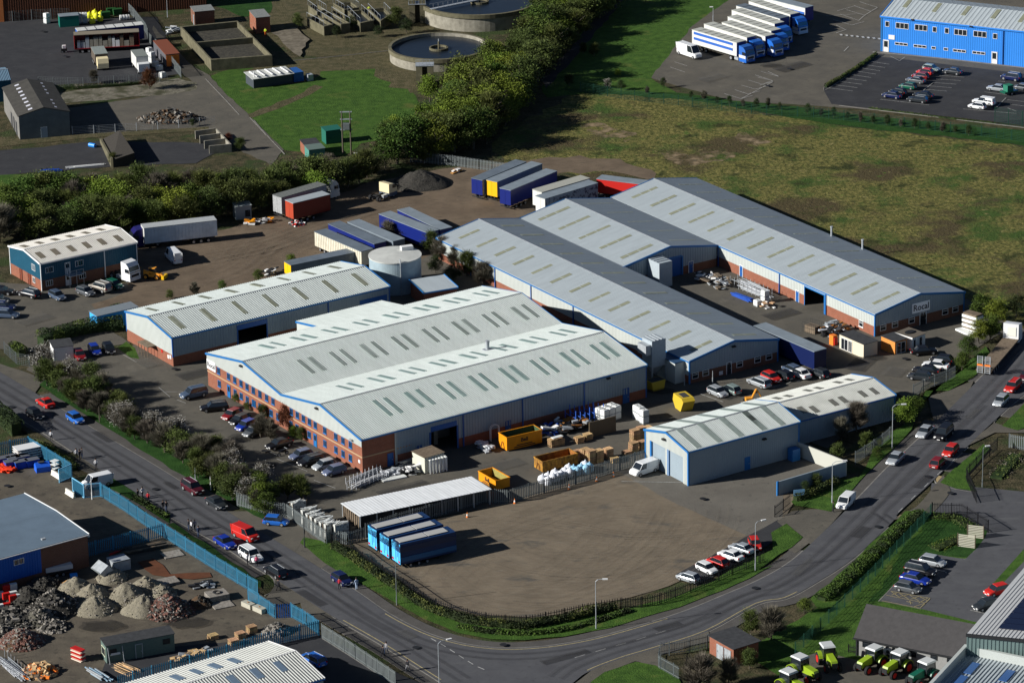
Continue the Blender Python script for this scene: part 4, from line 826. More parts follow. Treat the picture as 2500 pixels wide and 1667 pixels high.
for X in (875,1140,1195): J.downpipe('S',J.uz('S','33',X,1200)[0],M_dark)
for X,Y in ((1100,1265),(1158,1280),(1158,1315)):
    u,z=J.uz('S','33',X,Y); mb=MB(); J.wbox(mb,'S',u - .45,u + .45,z - .35,z + .35,.05,.4); a=mb.build('air_conditioner',M_frame,J.root)
    mb=MB(); q=J.map('S',u,z,.41); mb.tube(q,(q[0],q[1] - .02,q[2]),.26,n=14); mb.build('fan_grille',M_felt,a)
# solar-panelled roof and parapet at the lower right corner
he=6.5; pa=P('33',1845,1130,he); pb=P('33',2348,1180,he); pc=P('33',2348,590,7.4)
phi=math.atan2((pb - pa).y,(pb - pa).x); nn=Vector((-math.sin(phi),math.cos(phi),0)); dd=Vector((math.cos(phi),math.sin(phi),0))
edge=P('33',2348,590,he + .1); ax=(edge - pa); th=math.atan2(ax.dot(nn),ax.dot(dd))
T=Shed('solar_roof_building','pale ribbed roof carrying rows of dark solar panels in the lower right corner','showroom',(pa.x,pa.y),phi,30,40,[(0,he),(40,he + 1.5)])
sk=math.tan(PI / 2 - th)                   # the left wall runs away at an angle
zz=lambda y: he + 1.5 * y / 40
mb=MB(); q=[(0,0),(30,0),(30 + 40 * sk,40),(40 * sk,40)]
mb.hexa([(x,y,zz(y) - .1) for x,y in q] + [(x,y,zz(y)) for x,y in q])
x=.6
while x < 30:
    mb.hexa([(x - .05,0,zz(0) - .01),(x + .05,0,zz(0) - .01),(x + .05 + 40 * sk,40,zz(40) - .01),(x - .05 + 40 * sk,40,zz(40) - .01),(x - .05,0,zz(0) + .06),(x + .05,0,zz(0) + .06),(x + .05 + 40 * sk,40,zz(40) + .06),(x - .05 + 40 * sk,40,zz(40) + .06)]); x += .5
mb.build('roof',mat('silver_roof_sheet',(.47,.48,.48),rough=.5,var=.04),T.root)
mb=MB(); mb.face([(0,0,0),(30,0,0),(30,0,he - .1),(0,0,he - .1)])
for i in range(60): mb.box(i * .5,i * .5 + .12,-.07,0,0,he - .3)
mb.build('front_wall',mat('green_grey_cladding',(.14,.2,.19),rough=.5),T.root)
mb=MB(); mb.face([(0,0,0),(40 * sk,40,0),(40 * sk,40,zz(40) - .1),(0,0,he - .1)]); mb.build('side_wall',M_clad,T.root)
mb=MB(); mb.box(-.1,30,-.25,-.02,he - .35,he + .05); mb.build('gutter',M_dark,T.root)
m_sol=mat('solar_panel',(.012,.018,.045),rough=.15,spec=.8)
for j in range(17):
    y=2.2 + j * 1.62; x=y * sk + 3.2
    for i in range(2):
        if i == 1 and j < 1: continue
        xa=x + i * 4.3; w2=4.1 if not (i and j in (2,5,8)) else 2.2
        mb=MB(); mb.hexa([(xa,y,zz(y) + .1),(xa + w2,y,zz(y) + .1),(xa + w2 + 1.45 * sk,y + 1.45,zz(y + 1.45) + .1),(xa + 1.45 * sk,y + 1.45,zz(y + 1.45) + .1),(xa,y,zz(y) + .17),(xa + w2,y,zz(y) + .17),(xa + w2 + 1.45 * sk,y + 1.45,zz(y + 1.45) + .17),(xa + 1.45 * sk,y + 1.45,zz(y + 1.45) + .17)])
        mb.build('solar_panel',m_sol,T.root)
he=4.6; pa=P('33',1505,1568,he); pb=P('33',1825,1222,he); pc=P('33',2348,1330,he)
d1=(pb - pa); d2=(pc - pb); d2n=d2.normalized(); d1n=d1.normalized()
base=pa - d1n * 14
Tn=thing('parapet_building','flat ribbed roof behind a pale parapet at the bottom right corner','showroom',(0,0,0))
def par(p,q,t=.45,h0=0,h1=he,name='parapet_wall',m=None):
    n=Vector((-(q - p).y,(q - p).x,0)).normalized() * t; mb=MB(); mb.prism([p,q,q - n,p - n],h0,h1); mb.build(name,m or M_cladw,Tn)
e2=pb + d2n * 26
par(base,pb); par(pb + d2n * .45,e2)
mb=MB(); n1=Vector((d2n.x,d2n.y,0)) * .5; n2=Vector((d1n.x,d1n.y,0)) * .5
rf=[base + n1,pb + n1 - n2,e2 - n2,base + d2n * 26]; mb.face([(p.x,p.y,he - 1.2) for p in rf])
i=0
while i < 25.5:
    a=base + d2n * (i + .5); b_=pb - n2 + d2n * (i + .5); w2=d2n * .08
    mb.hexa([(p.x,p.y,he - 1.21) for p in (a - w2,a + w2,b_ + w2,b_ - w2)] + [(p.x,p.y,he - 1.1) for p in (a - w2,a + w2,b_ + w2,b_ - w2)]); i += .5
mb.build('roof',M_roofB,Tn)
for i in range(4):
    for j in range(3):
        a=pb - d1n * (2.5 + i * 4.2) + d2n * (2.0 + j * 4.8); mb=MB(); u,v=d1n * 3.4,d2n * .55; mb.prism([a,a + v * 2,a + v * 2 - u,a - u],he - 1.08,he - 1.0); mb.build('rooflight',mat('blue_glazing',(.05,.12,.3),rough=.2),Tn)
# small brick substation, bottom right
s_=shed_px('brick_substation','flat-roofed brick substation with grey doors beside the road bend','substation','32',(1990,1265),(2210,1195),(1765,1150),2.5,.05,M_felt,M_brick,per=0,over=.25,mono=True)
d_=Shed.door(s_,'W',.5,1.9,0,2.0,M_steel,M_steel); Shed.door(s_,'W',2.1,3.5,0,2.0,M_steel,M_steel)
# small buildings -------------------------------------------------
def boxb(name,label,cat,k,a,b,c,he,mw,mr,rise=.1,over=.12,W=None,L=None,group=None,per=0):
    return shed_px(name,label,cat,k,a,b,c,he,rise,mr,mw,over=over,per=per,mono=True,W=W,L=L,cls_group=group)
s=boxb('site_cabin','long green portable cabin with shuttered windows standing in the rubble yard','cabin','30',(935,1240),(1535,1130),(865,1175),2.6,mat('green_cabin_paint',(.10,.15,.13),rough=.7,var=.1),M_felt,rise=.12)
wpx(s,'S','30',965,1265,1030,1310,0,fm=M_dark,gm=M_dark); wpx(s,'S','30',1435,1175,1500,1220,0,fm=M_dark,gm=M_dark); s.door('S',s.L * .42,s.L * .42 + 1,0,2.1,mat('green_cabin_door',(.13,.18,.15)),M_steel)
s.window('W',.4,s.W - .4,.8,2.0,mat('cream_paint',(.55,.58,.42)),bars=0)
mb=MB(); mb.box(s.L * .06,s.L * .2,-.1,-.02,1.15,1.45); mb.build('sign_board',M_frame,s.root)
mb=MB(); [mb.tube((s.L * f,-.5,0),(s.L * f - .1,-.1,2.3),.05) for f in (.03,.24)]; mb.build('prop',M_steel,s.root)
s=boxb('store_cabin','cream block store with a stained flat roof by the factory corner','store','21',(1505,1075),(1675,1025),(1405,1015),2.55,mat('cream_block',(.55,.55,.45),rough=.9),M_woodd,rise=.05)
s=boxb('cream_cabin','cream garden-room cabin with white glazed doors and dark flat roof','cabin','y2',(1165,715),(1430,640),(700,515),2.35,mat('cream_render',(.68,.60,.44),rough=.9),M_felt,rise=.08)
u0=s.W; s.window('W',s.W * .47,s.W * .62,.15,2.05,M_frame,bars=1); s.window('W',s.W * .64,s.W * .92,.15,2.05,M_frame,bars=1)
s=boxb('orange_cabin','orange timber-clad cabin with glazed double doors in front of the sign gable','cabin','y2',(1765,665),(1990,600),(1465,560),2.2,mat('orange_timber',(.62,.24,.05),rough=.7,var=.1),M_felt,rise=.08)
s.window('S',.3,s.L - .3,.1,1.95,M_frame,bars=1)
s=boxb('white_cabin','white cabin with an oval skylight on its flat roof beside the orange cabin','cabin','y2',(2095,595),(2345,500),(1805,475),2.1,M_white,mat('buff_felt',(.13,.11,.085),rough=.9),rise=.1)
s.window('S',.2,.8,.4,1.8,M_frame,bars=0,gm=M_dark); s.door('S',s.L * .5,s.L * .5 + .8,0,1.9,M_dark,M_frame)
mb=MB(); mb.prism([(s.L * .5 + 1.0 * math.cos(t * PI / 10),s.W * .55 + .6 * math.sin(t * PI / 10)) for t in range(20)],2.2,2.35); mb.build('skylight',M_dark,s.root)
mb=MB(); mb.box(-.2,-.12,-.2,s.W + .2,2.08,2.25); mb.build('fascia',M_frame,s.root)
s=boxb('gatehouse_hut','small white-fronted hut with felt roof behind the blossom tree at the left','hut','20',(470,105),(645,85),(403,88),2.3,M_frame,M_felt,rise=.1,W=3.2)
s=boxb('brick_annexe','small brick building with mono-pitch grey roof and blue trim beside the round tank','outbuilding','11',(1500,1100),(1790,1052),(1310,1003),2.5,M_brick,M_roofB,rise=.35)
s.verge(M_blue,w_=.25); s.gutter(M_blue)
s=boxb('steel_container','weathered pale shipping container in shade at the tree line','container','10',(2075,345),(2215,330),(2070,310),2.4,mat('pale_container',(.30,.34,.33),rough=.7),mat('pale_container',(.30,.34,.33)),W=2.4)
s.door('S',s.L * .6,s.L * .6 + .9,0.4,1.6,M_dark,M_dark)
s=boxb('blue_container','bright blue ended container with grey roof half hidden by the hedge','container','10',(855,1308),(1215,1225),(785,1275),2.6,mat('sky_blue_paint',(.05,.42,.9),rough=.5),mat('grey_box_roof',(.2,.23,.25),rough=.6,var=.1),W=2.5)
# waste-water works
s=boxb('pump_house','square brick pump house with flat pale roof behind the concrete tanks','pump house','00',(1715,108),(1890,92),(1665,62),3.0,M_brick2,mat('pale_felt',(.2,.21,.2),rough=.9,var=.2))
s.door('W',.5,1.4,0,2.1,M_steel,M_steel)
s=boxb('brick_kiosk','red brick kiosk with flat roof beside the far end of the concrete tanks','kiosk','00',(2255,160),(2380,148),(2200,95),3.4,M_brick,mat('pale_felt',(.2,.21,.2)))
s=boxb('green_kiosk','dark green kiosk standing alone on the lawn beside the twin-pole transformer','kiosk','01',(633,1158),(770,1140),(603,1120),2.6,mat('green_grp',(.02,.13,.095),rough=.5),mat('green_grp',(.02,.13,.095)))
s=boxb('brick_hut','small brick hut with dark roof touching the pale green kiosk','hut','01',(445,1280),(580,1265),(403,1235),2.0,M_brick,M_felt)
s=boxb('green_cabin_kiosk','pale green kiosk with its lit end wall, in front of the small brick hut','kiosk','01',(485,1325),(625,1308),(447,1283),1.9,mat('pale_green_grp',(.08,.24,.2),rough=.5),mat('grey_green_roof',(.12,.17,.15)))
s=boxb('blower_house','low pale-roofed blower housing with louvred ribs on the lawn','plant housing','00',(2235,700),(2580,650),(2185,640),1.9,mat('blower_side',(.05,.06,.07)),mat('pale_roof',(.55,.56,.52),rough=.6),rise=.25,over=.3)
for i in range(5): mb=MB(); x=s.L * (i + .5) / 5; mb.box(x - .12,x + .12,0,s.W,2.2,2.38); mb.build('roof_rib',M_frame,s.root)
mb=MB(); mb.box(s.L + .3,s.L + 2.4,.2,s.W - .2,0,1.9); mb.build('control_cabinet',M_blued,s.root)
mb=MB(); mb.box(s.L + 3,s.L + 4.1,-.6,.6,0,1.3); mb.build('electrical_cabinet',M_steel,s.root)
mb=MB(); mb.tube((.5,1,2),(.5,1,3.1),.12,n=8); mb.build('vent_pipe',M_frame,s.root)
def basin(name,label,k,corners,h,wt,m,floor,split=()):
    c=[Vector((p.x,p.y,0)) for p in PL(k,corners,h)]; o=thing(name,label,'concrete tank',c[0]); q=[p - c[0] for p in c]; cen=sum(q,Vector()) / 4
    ins=[p.lerp(cen,wt / (p - cen).length * 1.4) for p in q]
    mb=MB()
    for i in range(4):
        j=(i + 1) % 4; mb.hexa([(*q[i].xy,0),(*q[j].xy,0),(*ins[j].xy,0),(*ins[i].xy,0),(*q[i].xy,h),(*q[j].xy,h),(*ins[j].xy,h),(*ins[i].xy,h)])
    for f in split:
        a,b=ins[0].lerp(ins[1],f),ins[3].lerp(ins[2],f); n=Vector((-(b - a).y,(b - a).x,0)).normalized() * wt / 2
        mb.prism([a - n,b - n,b + n,a + n],0,h - .02)
    mb.build('wall',m,o)
    mb=MB(); mb.face([(p.x,p.y,h * .45) for p in ins]); mb.build('sludge_bed',floor,o); return o
m_sl=mat('dried_sludge',(.025,.024,.02),rough=1,col2=(.07,.064,.047),vscale=1.5,bump=1,bscale=2)
basin('sludge_basin','large rectangular concrete basin of dried sludge split in two','00',[(1590,235),(1860,530),(2400,490),(2095,185)],2.3,.5,M_concd,m_sl,split=(.48,))
for (X,Y,r,h,lab,arm) in ((1630,435,9.8,2.6,'smaller round concrete settling tank of dark water, nearest the trees',0),(1990,25,12.2,3.6,'larger raised round concrete settling tank at the top edge',1)):
    c=P('01',X,Y,h - .7); c.z=0; o=thing('settling_tank',lab,'settling tank',c,0,'round settling tanks'); mb=MB()
    mb.lathe([(r,0),(r,h - .8),(r + .25,h - .75),(r + .25,h),(r - .35,h),(r - .35,0.1)],n=72,cap=False); mb.build('tank_wall',M_conc,o,smooth=False)
    mb=MB(); mb.lathe([(r + .27,h - .8),(r + .27,h + .01),(r - .36,h + .01)],n=72,cap=False); mb.build('tank_rim',M_concd,o)
    mb=MB(); mb.face([((r - .34) * math.cos(t * PI / 36),(r - .34) * math.sin(t * PI / 36),h - .7) for t in range(72)]); mb.build('water',mat('tank_water',(.012,.018,.026),rough=.3,spec=.35,bump=.2,bscale=.6),o)
    mb=MB(); mb.lathe([(1.9,h - .9),(1.9,h - .3),(1.6,h - .3),(1.6,h - .9)],n=24,cap=False); mb.tube((0,0,0),(0,0,h + .9),.18,n=8); mb.build('centre_well',M_concd,o)
    mb=MB(); a=R(215 if arm else 305)
    mb.obox(math.cos(a) * r / 2,math.sin(a) * r / 2,h - .1,r,.9,.15,a); mb.obox(math.cos(a) * r / 2 + .45 * math.sin(a),math.sin(a) * r / 2 - .45 * math.cos(a),h + .9,r,.05,.05,a)
    for t in range(10): f=r * (t + .5) / 10; mb.tube((math.cos(a) * f,math.sin(a) * f,h),(math.cos(a) * f,math.sin(a) * f,h + .95),.04,n=4)
    if arm: mb.build('scraper_bridge',M_steel,o)
    else: mb=MB(); mb.tube((0,0,h),(0,0,h + 1.4),.1); mb.build('mast',M_steel,o)
for X,Y,lab in ((1510,745,'tall concrete sluice tower against the smaller round tank'),(1445,195,'tall concrete sluice tower against the larger round tank')):
    c=P('01',X,Y); o=thing('sluice_tower',lab,'tower',c); mb=MB(); mb.box(-1.7,-.5,-1.2,1.2,0,4.0 if X == 1510 else 4.8); mb.box(.5,1.7,-1.2,1.2,0,4.0 if X == 1510 else 4.8); mb.box(-.5,.5,.2,1.2,0,3.7); mb.build('tower_wall',M_concd,o)
    mb=MB()
    for i in range(6): mb.tube((-1.7 + i * .68,-1.2,3.9),(-1.7 + i * .68,-1.2,5.3),.04,n=4)
    mb.box(-1.7,1.7,-1.25,-1.18,5.2,5.28); mb.box(-1.8,1.8,-1.3,1.3,4.0,4.12); mb.build('railing',M_steel,o)
# filter channels
for i,(pts,lab) in enumerate((([(470,240),(620,320),(700,300),(560,215)],'open water channel at the left end of the filter beds'),([(600,200),(770,300),(850,290),(690,190)],'second open water channel of the filter beds'),([(830,180),(940,290),(1060,265),(950,170)],'third and widest open channel of the filter beds'),([(1010,160),(1120,270),(1210,210),(1150,150)],'open channel at the right end of the filter beds'),([(480,130),(560,190),(640,170),(560,120)],'small upper channel at the left of the filter beds'),([(700,110),(800,170),(930,150),(860,100)],'small upper channel near the middle of the filter beds'))):
    c=PL('01',pts,0); o=thing('filter_channel',lab,'filter channel',c[0],0,'filter bed channels'); q=[p - c[0] for p in c]; cen=sum(q,Vector()) / 4; ins=[p.lerp(cen,.13) for p in q]; h=2.0; mb=MB()
    for a in range(4):
        b=(a + 1) % 4; mb.hexa([(*q[a].xy,0),(*q[b].xy,0),(*ins[b].xy,0),(*ins[a].xy,0),(*q[a].xy,h),(*q[b].xy,h),(*ins[b].xy,h),(*ins[a].xy,h)])
    mb.build('wall',M_concd,o); mb=MB(); mb.face([(p.x,p.y,1.2) for p in ins]); mb.build('water',MATS['tank_water'],o)
    mb=MB()
    for a in (0,2):
        A_,B_=q[a],q[(a + 1) % 4]
        for t in range(5): p=A_.lerp(B_,t / 4); mb.tube((p.x,p.y,h),(p.x,p.y,h + 1.1),.04,n=4)
        mb.tube((A_.x,A_.y,h + 1.1),(B_.x,B_.y,h + 1.1),.04,n=4)
    mb.build('handrail',M_steel,o)
sheet('embankment',PL('01',[(170,290),(390,500),(480,350),(360,240)],0.35),.35,mat('bare_bank',(.10,.085,.06),col2=(.22,.19,.14),vscale=1),.4)
# bunker walls (concrete bays)
o=thing('concrete_bays','row of four pale concrete storage bay walls by the access road','storage bays',P('00',1850,1290))
for a,b,c,d in ((1725,1230,1905,1205),(1765,1272,1950,1250),(1805,1318,2000,1295),(1848,1362,2035,1345)):
    p,q=P('00',a,b) - o.location,P('00',c,d) - o.location; n=Vector((-(q - p).y,(q - p).x,0)).normalized() * .25; mb=MB(); mb.prism([p,q,q + n,p + n],0,1.6); mb.build('bay_wall',M_conc,o)
p,q=P('00',1905,1205) - o.location,P('00',2035,1345) - o.location; n=Vector((-(q - p).y,(q - p).x,0)).normalized() * .25; mb=MB(); mb.prism([p,q,q + n,p + n],0,1.5); mb.build('back_wall',M_conc,o)
# round tank and hatch
c=P('11',1243,762,5.8); c.z=0; o=thing('round_tank','large round pale grey steel tank with a hatch on its lid beside the long warehouse','tank',c); r=4.3
mtk=mat('tank_steel',(.33,.42,.46),rough=.5,var=.12,vscale=.6)
mb=MB(); mb.lathe([(r,0),(r,5.6)],n=64); mb.build('tank_wall',mtk,o,smooth=False)
mb=MB(); mb.lathe([(r + .1,5.55),(r + .12,5.75),(.05,6.0)],n=64); mb.build('lid',mat('tank_lid',(.55,.56,.52),rough=.6,var=.12,vscale=.5),o)
mb=MB(); mb.obox(1.9,2.2,5.8,2.0,1.0,.7,R(20)); mb.build('hatch',M_frame,o)
mb=MB(); mb.tube((1.0,-4.4,.0),(1.0,-4.4,5.6),.08,n=8); mb.tube((1.0,-4.4,5.6),(.9,-4.1,6.3),.08,n=8); mb.tube((.9,-4.1,6.3),(.8,-3.8,5.9),.08,n=8); mb.build('pipe',M_steel,o)
# extraction units
def duct_unit(k,X,Y,rz,sx,sy,h,leg,label):
    o=thing('extraction_unit',label,'plant',P(k,X,Y),rz,None); mg=mat('unit_steel',(.36,.41,.44),rough=.5,var=.08)
    mb=MB(); mb.box(-sx / 2,sx / 2,-sy / 2,sy / 2,leg,h); mb.build('casing',mg,o)
    mb=MB(); [mb.box(-sx / 2 + i * sx / 4 - .05,-sx / 2 + i * sx / 4 + .05,-sy / 2,sy / 2,h,h + .12) for i in range(1,4)]; mb.build('top_rib',M_steel,o)
    mb=MB(); mb.box(-sx / 2 - 1.0,-sx / 2,-sy / 2 + .2,sy / 2 - .2,h - 2.2,h - .6); mb.build('filter_box',M_steel,o)
    if leg:
        for a in (-1,1):
            for b in (-1,1): mb=MB(); mb.box(a * sx / 2 - .1,a * sx / 2 + .1,b * sy / 2 - .1,b * sy / 2 + .1,0,leg); mb.build('leg',M_steel,o)
        mb=MB(); mb.loft([[(-sx / 2 + .2,-sy / 2 + .2,leg),(sx / 2 - .2,-sy / 2 + .2,leg),(sx / 2 - .2,sy / 2 - .2,leg),(-sx / 2 + .2,sy / 2 - .2,leg)],[(-.3,-.3,leg - 1.4),(.3,-.3,leg - 1.4),(.3,.3,leg - 1.4),(-.3,.3,leg - 1.4)]]); mb.build('hopper',M_steel,o)
    return o
duct_unit('12',1340,1030,R(-57),3.4,2.6,4.4,0,'square grey extraction unit standing in the inner yard beside the blue doorway')
duct_unit('22',1290,385,R(33),2.6,2.6,6.9,2.6,'tall grey extraction unit on legs at the end of the white-roofed factory')
p=P('22',1500,165,3.6); o=thing('side_porch','small blue-roofed lobby on the white side of the longest shed','porch',(p.x,p.y,0),C.phi)
mb=MB(); mb.box(-3.2,2.6,-2.4,0,0,3.45); mb.build('wall',M_cladw,o); mb=MB(); mb.box(-3.35,2.75,-2.55,0,3.45,3.6); mb.build('roof',mat('navy_roof',(.03,.07,.14),rough=.5),o)
# open-fronted store with white corrugated roof
s=shed_px('corrugated_store','open-sided store with a long weathered white corrugated roof along the fence','store','21',(940,1568 + 20),(2080,1352),(790,1475),2.4,-.36,mat('weathered_white_sheet',(.74,.76,.76),rough=.6,var=.1,vscale=1,aniso=(2,.2,1)),None,per=.5,over=.2,mono=True,depth=.018,L=None)
for i in range(9):
    x=s.L * i / 8
    mb=MB(); mb.box(x - .08,x + .08,0,.16,0,2.35); mb.build('post',M_steel,s.root)
    mb=MB(); mb.box(x - .08,x + .08,s.W - .16,s.W,0,2.0); mb.build('post',M_steel,s.root)
mb=MB(); s.wbox(mb,'S',0,s.L,0,2.0,-1.2,-1.1); s.wbox(mb,'N',0,s.L,0,1.98,-.1,0); mb.build('back_wall',M_felt,s.root)
mb=MB()
for i in range(10): y=s.W * i / 9.5; mb.box(0,.1,y,y + .35,0,1.9 + .2 * (i % 2))
mb.build('board_end',M_woodd,s.root)
# screen walls right of the roller door shed
o=thing('screen_wall','pale blue-capped screen walls enclosing the yard corner right of the roller door shed','wall',P('23',370,1080))
for (a,b,c,d) in ((365,1050,610,1165),(180,1410,780,1240)):
    pass
def wall_run(parent,k,a,b,h,t,m,name='wall_panel'):
    p,q=P(k,*a) - parent.location,P(k,*b) - parent.location; n=Vector((-(q - p).y,(q - p).x,0)).normalized() * t; mb=MB(); mb.prism([p,q,q + n,p + n],0,h); return mb.build(name,m,parent)
m_sw=mat('screen_render',(.46,.46,.40),rough=.8)
wall_run(o,'23',(340,1060),(775,1235),2.3,.2,m_sw); wall_run(o,'23',(185,1410),(775,1235),2.2,.2,M_clad); wall_run(o,'23',(172,1414),(185,1410),2.25,.22,M_blue,'end_cap')
# ---------------------------------------------------------------- vehicles
def paint(name,col,metal=.0,rough=.28): return mat(name + '_paint',col,rough=rough,metal=metal,spec=.5)
PAINT={k: paint(k,*v) for k,v in dict(red=((.42,.012,.01),),darkred=((.2,.01,.012),),maroon=((.07,.008,.015),),blue=((.02,.13,.5),),navy=((.008,.015,.07),),royal=((.008,.03,.28),),steel=((.09,.13,.2),.3),black=((.008,.008,.01),),darkgrey=((.03,.035,.04),.2),grey=((.12,.13,.14),.3),silver=((.42,.45,.47),.3),white=((.78,.79,.78),),green=((.008,.10,.06),),beige=((.35,.32,.27),.3),lilac=((.14,.17,.27),.3),sage=((.25,.32,.30),.2)).items()}
M_light=mat('headlight_glass',(.75,.75,.72),rough=.1,spec=.8); M_tail=mat('tail_light',(.45,.01,.01),rough=.2); M_rim=mat('wheel_rim',(.45,.46,.47),rough=.3,metal=.5)
CARK={  # length, width, height, bonnet end x, screen top x, roof rear x, tail x (of glass), belt z, ground gap, wheel radius
    'hatch': (3.9,1.68,1.45,.95,.35,-1.35,-1.82,.88,.2,.31),'saloon': (4.5,1.75,1.42,1.0,.3,-1.0,-1.55,.9,.2,.32),'estate': (4.6,1.76,1.48,1.1,.45,-1.85,-2.15,.9,.2,.32),
    'suv': (4.6,1.86,1.78,1.15,.6,-1.95,-2.2,1.08,.28,.38),'mpv': (4.7,1.9,1.85,1.45,.75,-2.0,-2.28,1.1,.22,.34),'coupe': (4.2,1.72,1.36,.8,.1,-.8,-1.5,.86,.18,.31),
    'small_van': (4.2,1.75,1.75,1.2,.65,-2.0,-2.05,1.02,.22,.32),'van': (4.8,1.9,1.95,1.6,.95,-2.3,-2.35,1.12,.24,.35),'large_van': (6.4,2.0,2.65,2.35,1.55,-3.1,-3.15,1.25,.28,.38),'pickup': (5.1,1.85,1.78,1.2,.6,-1.9,-2.3,1.05,.3,.38)}
VAN=('small_van','van','large_van')
PROTO={}
def wheel_mb(r,w_=.2):
    mb=MB(); n=14
    mb.loft([[(rr * math.cos(2 * PI * i / n),y,rr * math.sin(2 * PI * i / n)) for i in range(n)] for y,rr in ((-w_ / 2,r * .86),(-w_ / 2 + .02,r),(w_ / 2 - .02,r),(w_ / 2,r * .86))]); return mb
def rim_mb(r,w_=.2):
    mb=MB(); n=10
    for sgn in (-1,1):
        y=sgn * (w_ / 2 + .012); mb.face([(r * .6 * math.cos(2 * PI * i / n),y,r * .6 * math.sin(2 * PI * i / n)) for i in (range(n) if sgn < 0 else reversed(range(n)))])
    return mb
def add_wheel(root,x,y,r,w_=.2,rim=None):
    o=wheel_mb(r,w_).build('wheel',M_tyre,root,(x,y,r)); rim_mb(r,w_).build('rim',rim or M_rim,o); return o
def make_car(kind):
    Lc,Wc,Hc,bx,sx,rx_,tx,bz,gap,wr=CARK[kind]; hl,hw=Lc / 2,Wc / 2; isvan=kind in VAN
    root=thing('car' if not isvan and kind != 'pickup' else ('van' if isvan else 'pickup_truck'),'x','van' if isvan else ('pickup' if kind == 'pickup' else 'car'),(0,0,-50))
    nose=bz - .22; xs=[(-hl,.8,bz - .28,.86),(-hl + .12,.95,bz - .04,.95),(-hl + .6,1,bz,.98),(tx + .35,1,bz,.98),(0,1,bz,.99),(bx,1,bz - .01,.98),(bx + (hl - bx) * .55,.99,bz - .1,.95),(hl - .14,.94,nose,.9),(hl,.78,nose - .2,.8)]
    rings=[]
    for x,wf,zt,tf in xs:
        g=gap + (.1 if abs(x) > hl - .2 else 0); w_=hw * wf; z1=(g + zt) / 2
        half=[(w_ * .93,g),(w_,z1 - .05),(w_ * .985,zt - .14),(w_ * .93 * tf,zt - .03),(w_ * .72 * tf,zt)]
        rings.append([(x,y,z) for y,z in half] + [(x,-y,z) for y,z in reversed(half)])
    mb=MB(); mb.loft([list(reversed(r)) for r in rings]); body=mb.build('body',PAINT['grey'],root,smooth=False)
    body.material_slots[0].link='OBJECT'; body.material_slots[0].material=PAINT['grey']
    wb,wt=hw * .93,hw * .74
    if isvan: wt=hw * .86
    def gl(z,ins=0.0,x0=bx,x1=tx,xa=sx,xb=rx_):
        f=(z - bz) / (Hc - bz); return [(x0 + (xa - x0) * f - ins,-(wb + (wt - wb) * f),z),(x0 + (xa - x0) * f - ins,(wb + (wt - wb) * f),z),(x1 + (xb - x1) * f + ins,(wb + (wt - wb) * f),z),(x1 + (xb - x1) * f + ins,-(wb + (wt - wb) * f),z)]
    topz=Hc - .07
    if kind == 'pickup':
        mb=MB(); mb.loft([gl(bz - .03,0),gl(topz,0)])
    else: mb=MB(); mb.loft([gl(bz - .03,0),gl(topz,0)])
    w_=mb.build('windows',M_glass,root)
    # roof and pillars in body colour
    mb=MB(); r0=gl(topz); cx=(sx + rx_) / 2
    mb.loft([[(x,y,topz - .01) for x,y,_ in r0],[(cx + (x - cx) * .97,y * .96,Hc - .015) for x,y,_ in r0],[(cx + (x - cx) * .85,y * .8,Hc) for x,y,_ in r0]])
    def pillar(fa,fb,side,wd=.07):       # strip on the side glass between belt fraction fa and roof fraction fb
        xb_,xt=bx + (tx - bx) * fa,sx + (rx_ - sx) * fb; y0,y1=side * (wb + .012),side * (wt + .012); z0,z1=bz - .04,topz + .01
        mb.hexa([(xb_ - wd,y0 - side * .05,z0),(xb_ + wd,y0 - side * .05,z0),(xb_ + wd,y0,z0),(xb_ - wd,y0,z0),(xt - wd,y1 - side * .05,z1),(xt + wd,y1 - side * .05,z1),(xt + wd,y1,z1),(xt - wd,y1,z1)])
    for sd in (-1,1):
        pillar(0.0,.0,sd,.05); pillar(1,1,sd,.09); pillar(.44,.38,sd,.035)
        if kind in ('estate','suv','mpv','hatch'): pillar(.8,.78,sd,.05)
        if isvan: pillar(.68,.68,sd,(bx - tx) * .335)
        if kind == 'pickup': pillar(.72,.7,sd,.04)
    if isvan:
        mb.hexa([(tx - .02,-wb,bz - .05),(tx + .05,-wb,bz - .05),(tx + .05,wb,bz - .05),(tx - .02,wb,bz - .05),(rx_ - .02,-wt,topz),(rx_ + .05,-wt,topz),(rx_ + .05,wt,topz),(rx_ - .02,wt,topz)])
    pr=mb.build('roof',PAINT['grey'],root); pr.material_slots[0].link='OBJECT'; pr.material_slots[0].material=PAINT['grey']
    if kind in ('suv','estate'):
        mb=MB(); [mb.box(rx_ + .2,sx - .1,s_ * wt * .85 - .03,s_ * wt * .85 + .03,Hc,Hc + .05) for s_ in (-1,1)]; mb.build('roof_rails',M_steel,root)
    ax=hl - .85
    for x in (ax,-ax + (.05)):
        for sd in (-1,1): add_wheel(root,x,sd * (hw - .09),wr,.2)
    for sd in (-1,1):
        y=sd * hw * .62; mb=MB(); mb.box(hl - .16,hl - .03,y - .16,y + .16,nose - .17,nose - .03); mb.build('headlight',M_light,root)
        y=sd * hw * .74; mb=MB(); mb.box(-hl - .01,-hl + .12,y - .1,y + .1,bz - .25,bz - .05); mb.build('tail_light',M_tail,root)
        y=sd * (hw + .06); mb=MB(); mb.box(bx - .28,bx - .16,y - .07,y + .05,bz + .02,bz + .14); mb.build('wing_mirror',M_dark,root)
    mb=MB(); mb.box(hl - .04,hl + .012,-.25,.25,gap + .12,gap + .23); mb.box(-hl - .012,-hl + .04,-.25,.25,gap + .2,gap + .31); mb.build('number_plate',M_frame,root)
    return root
USED=set()
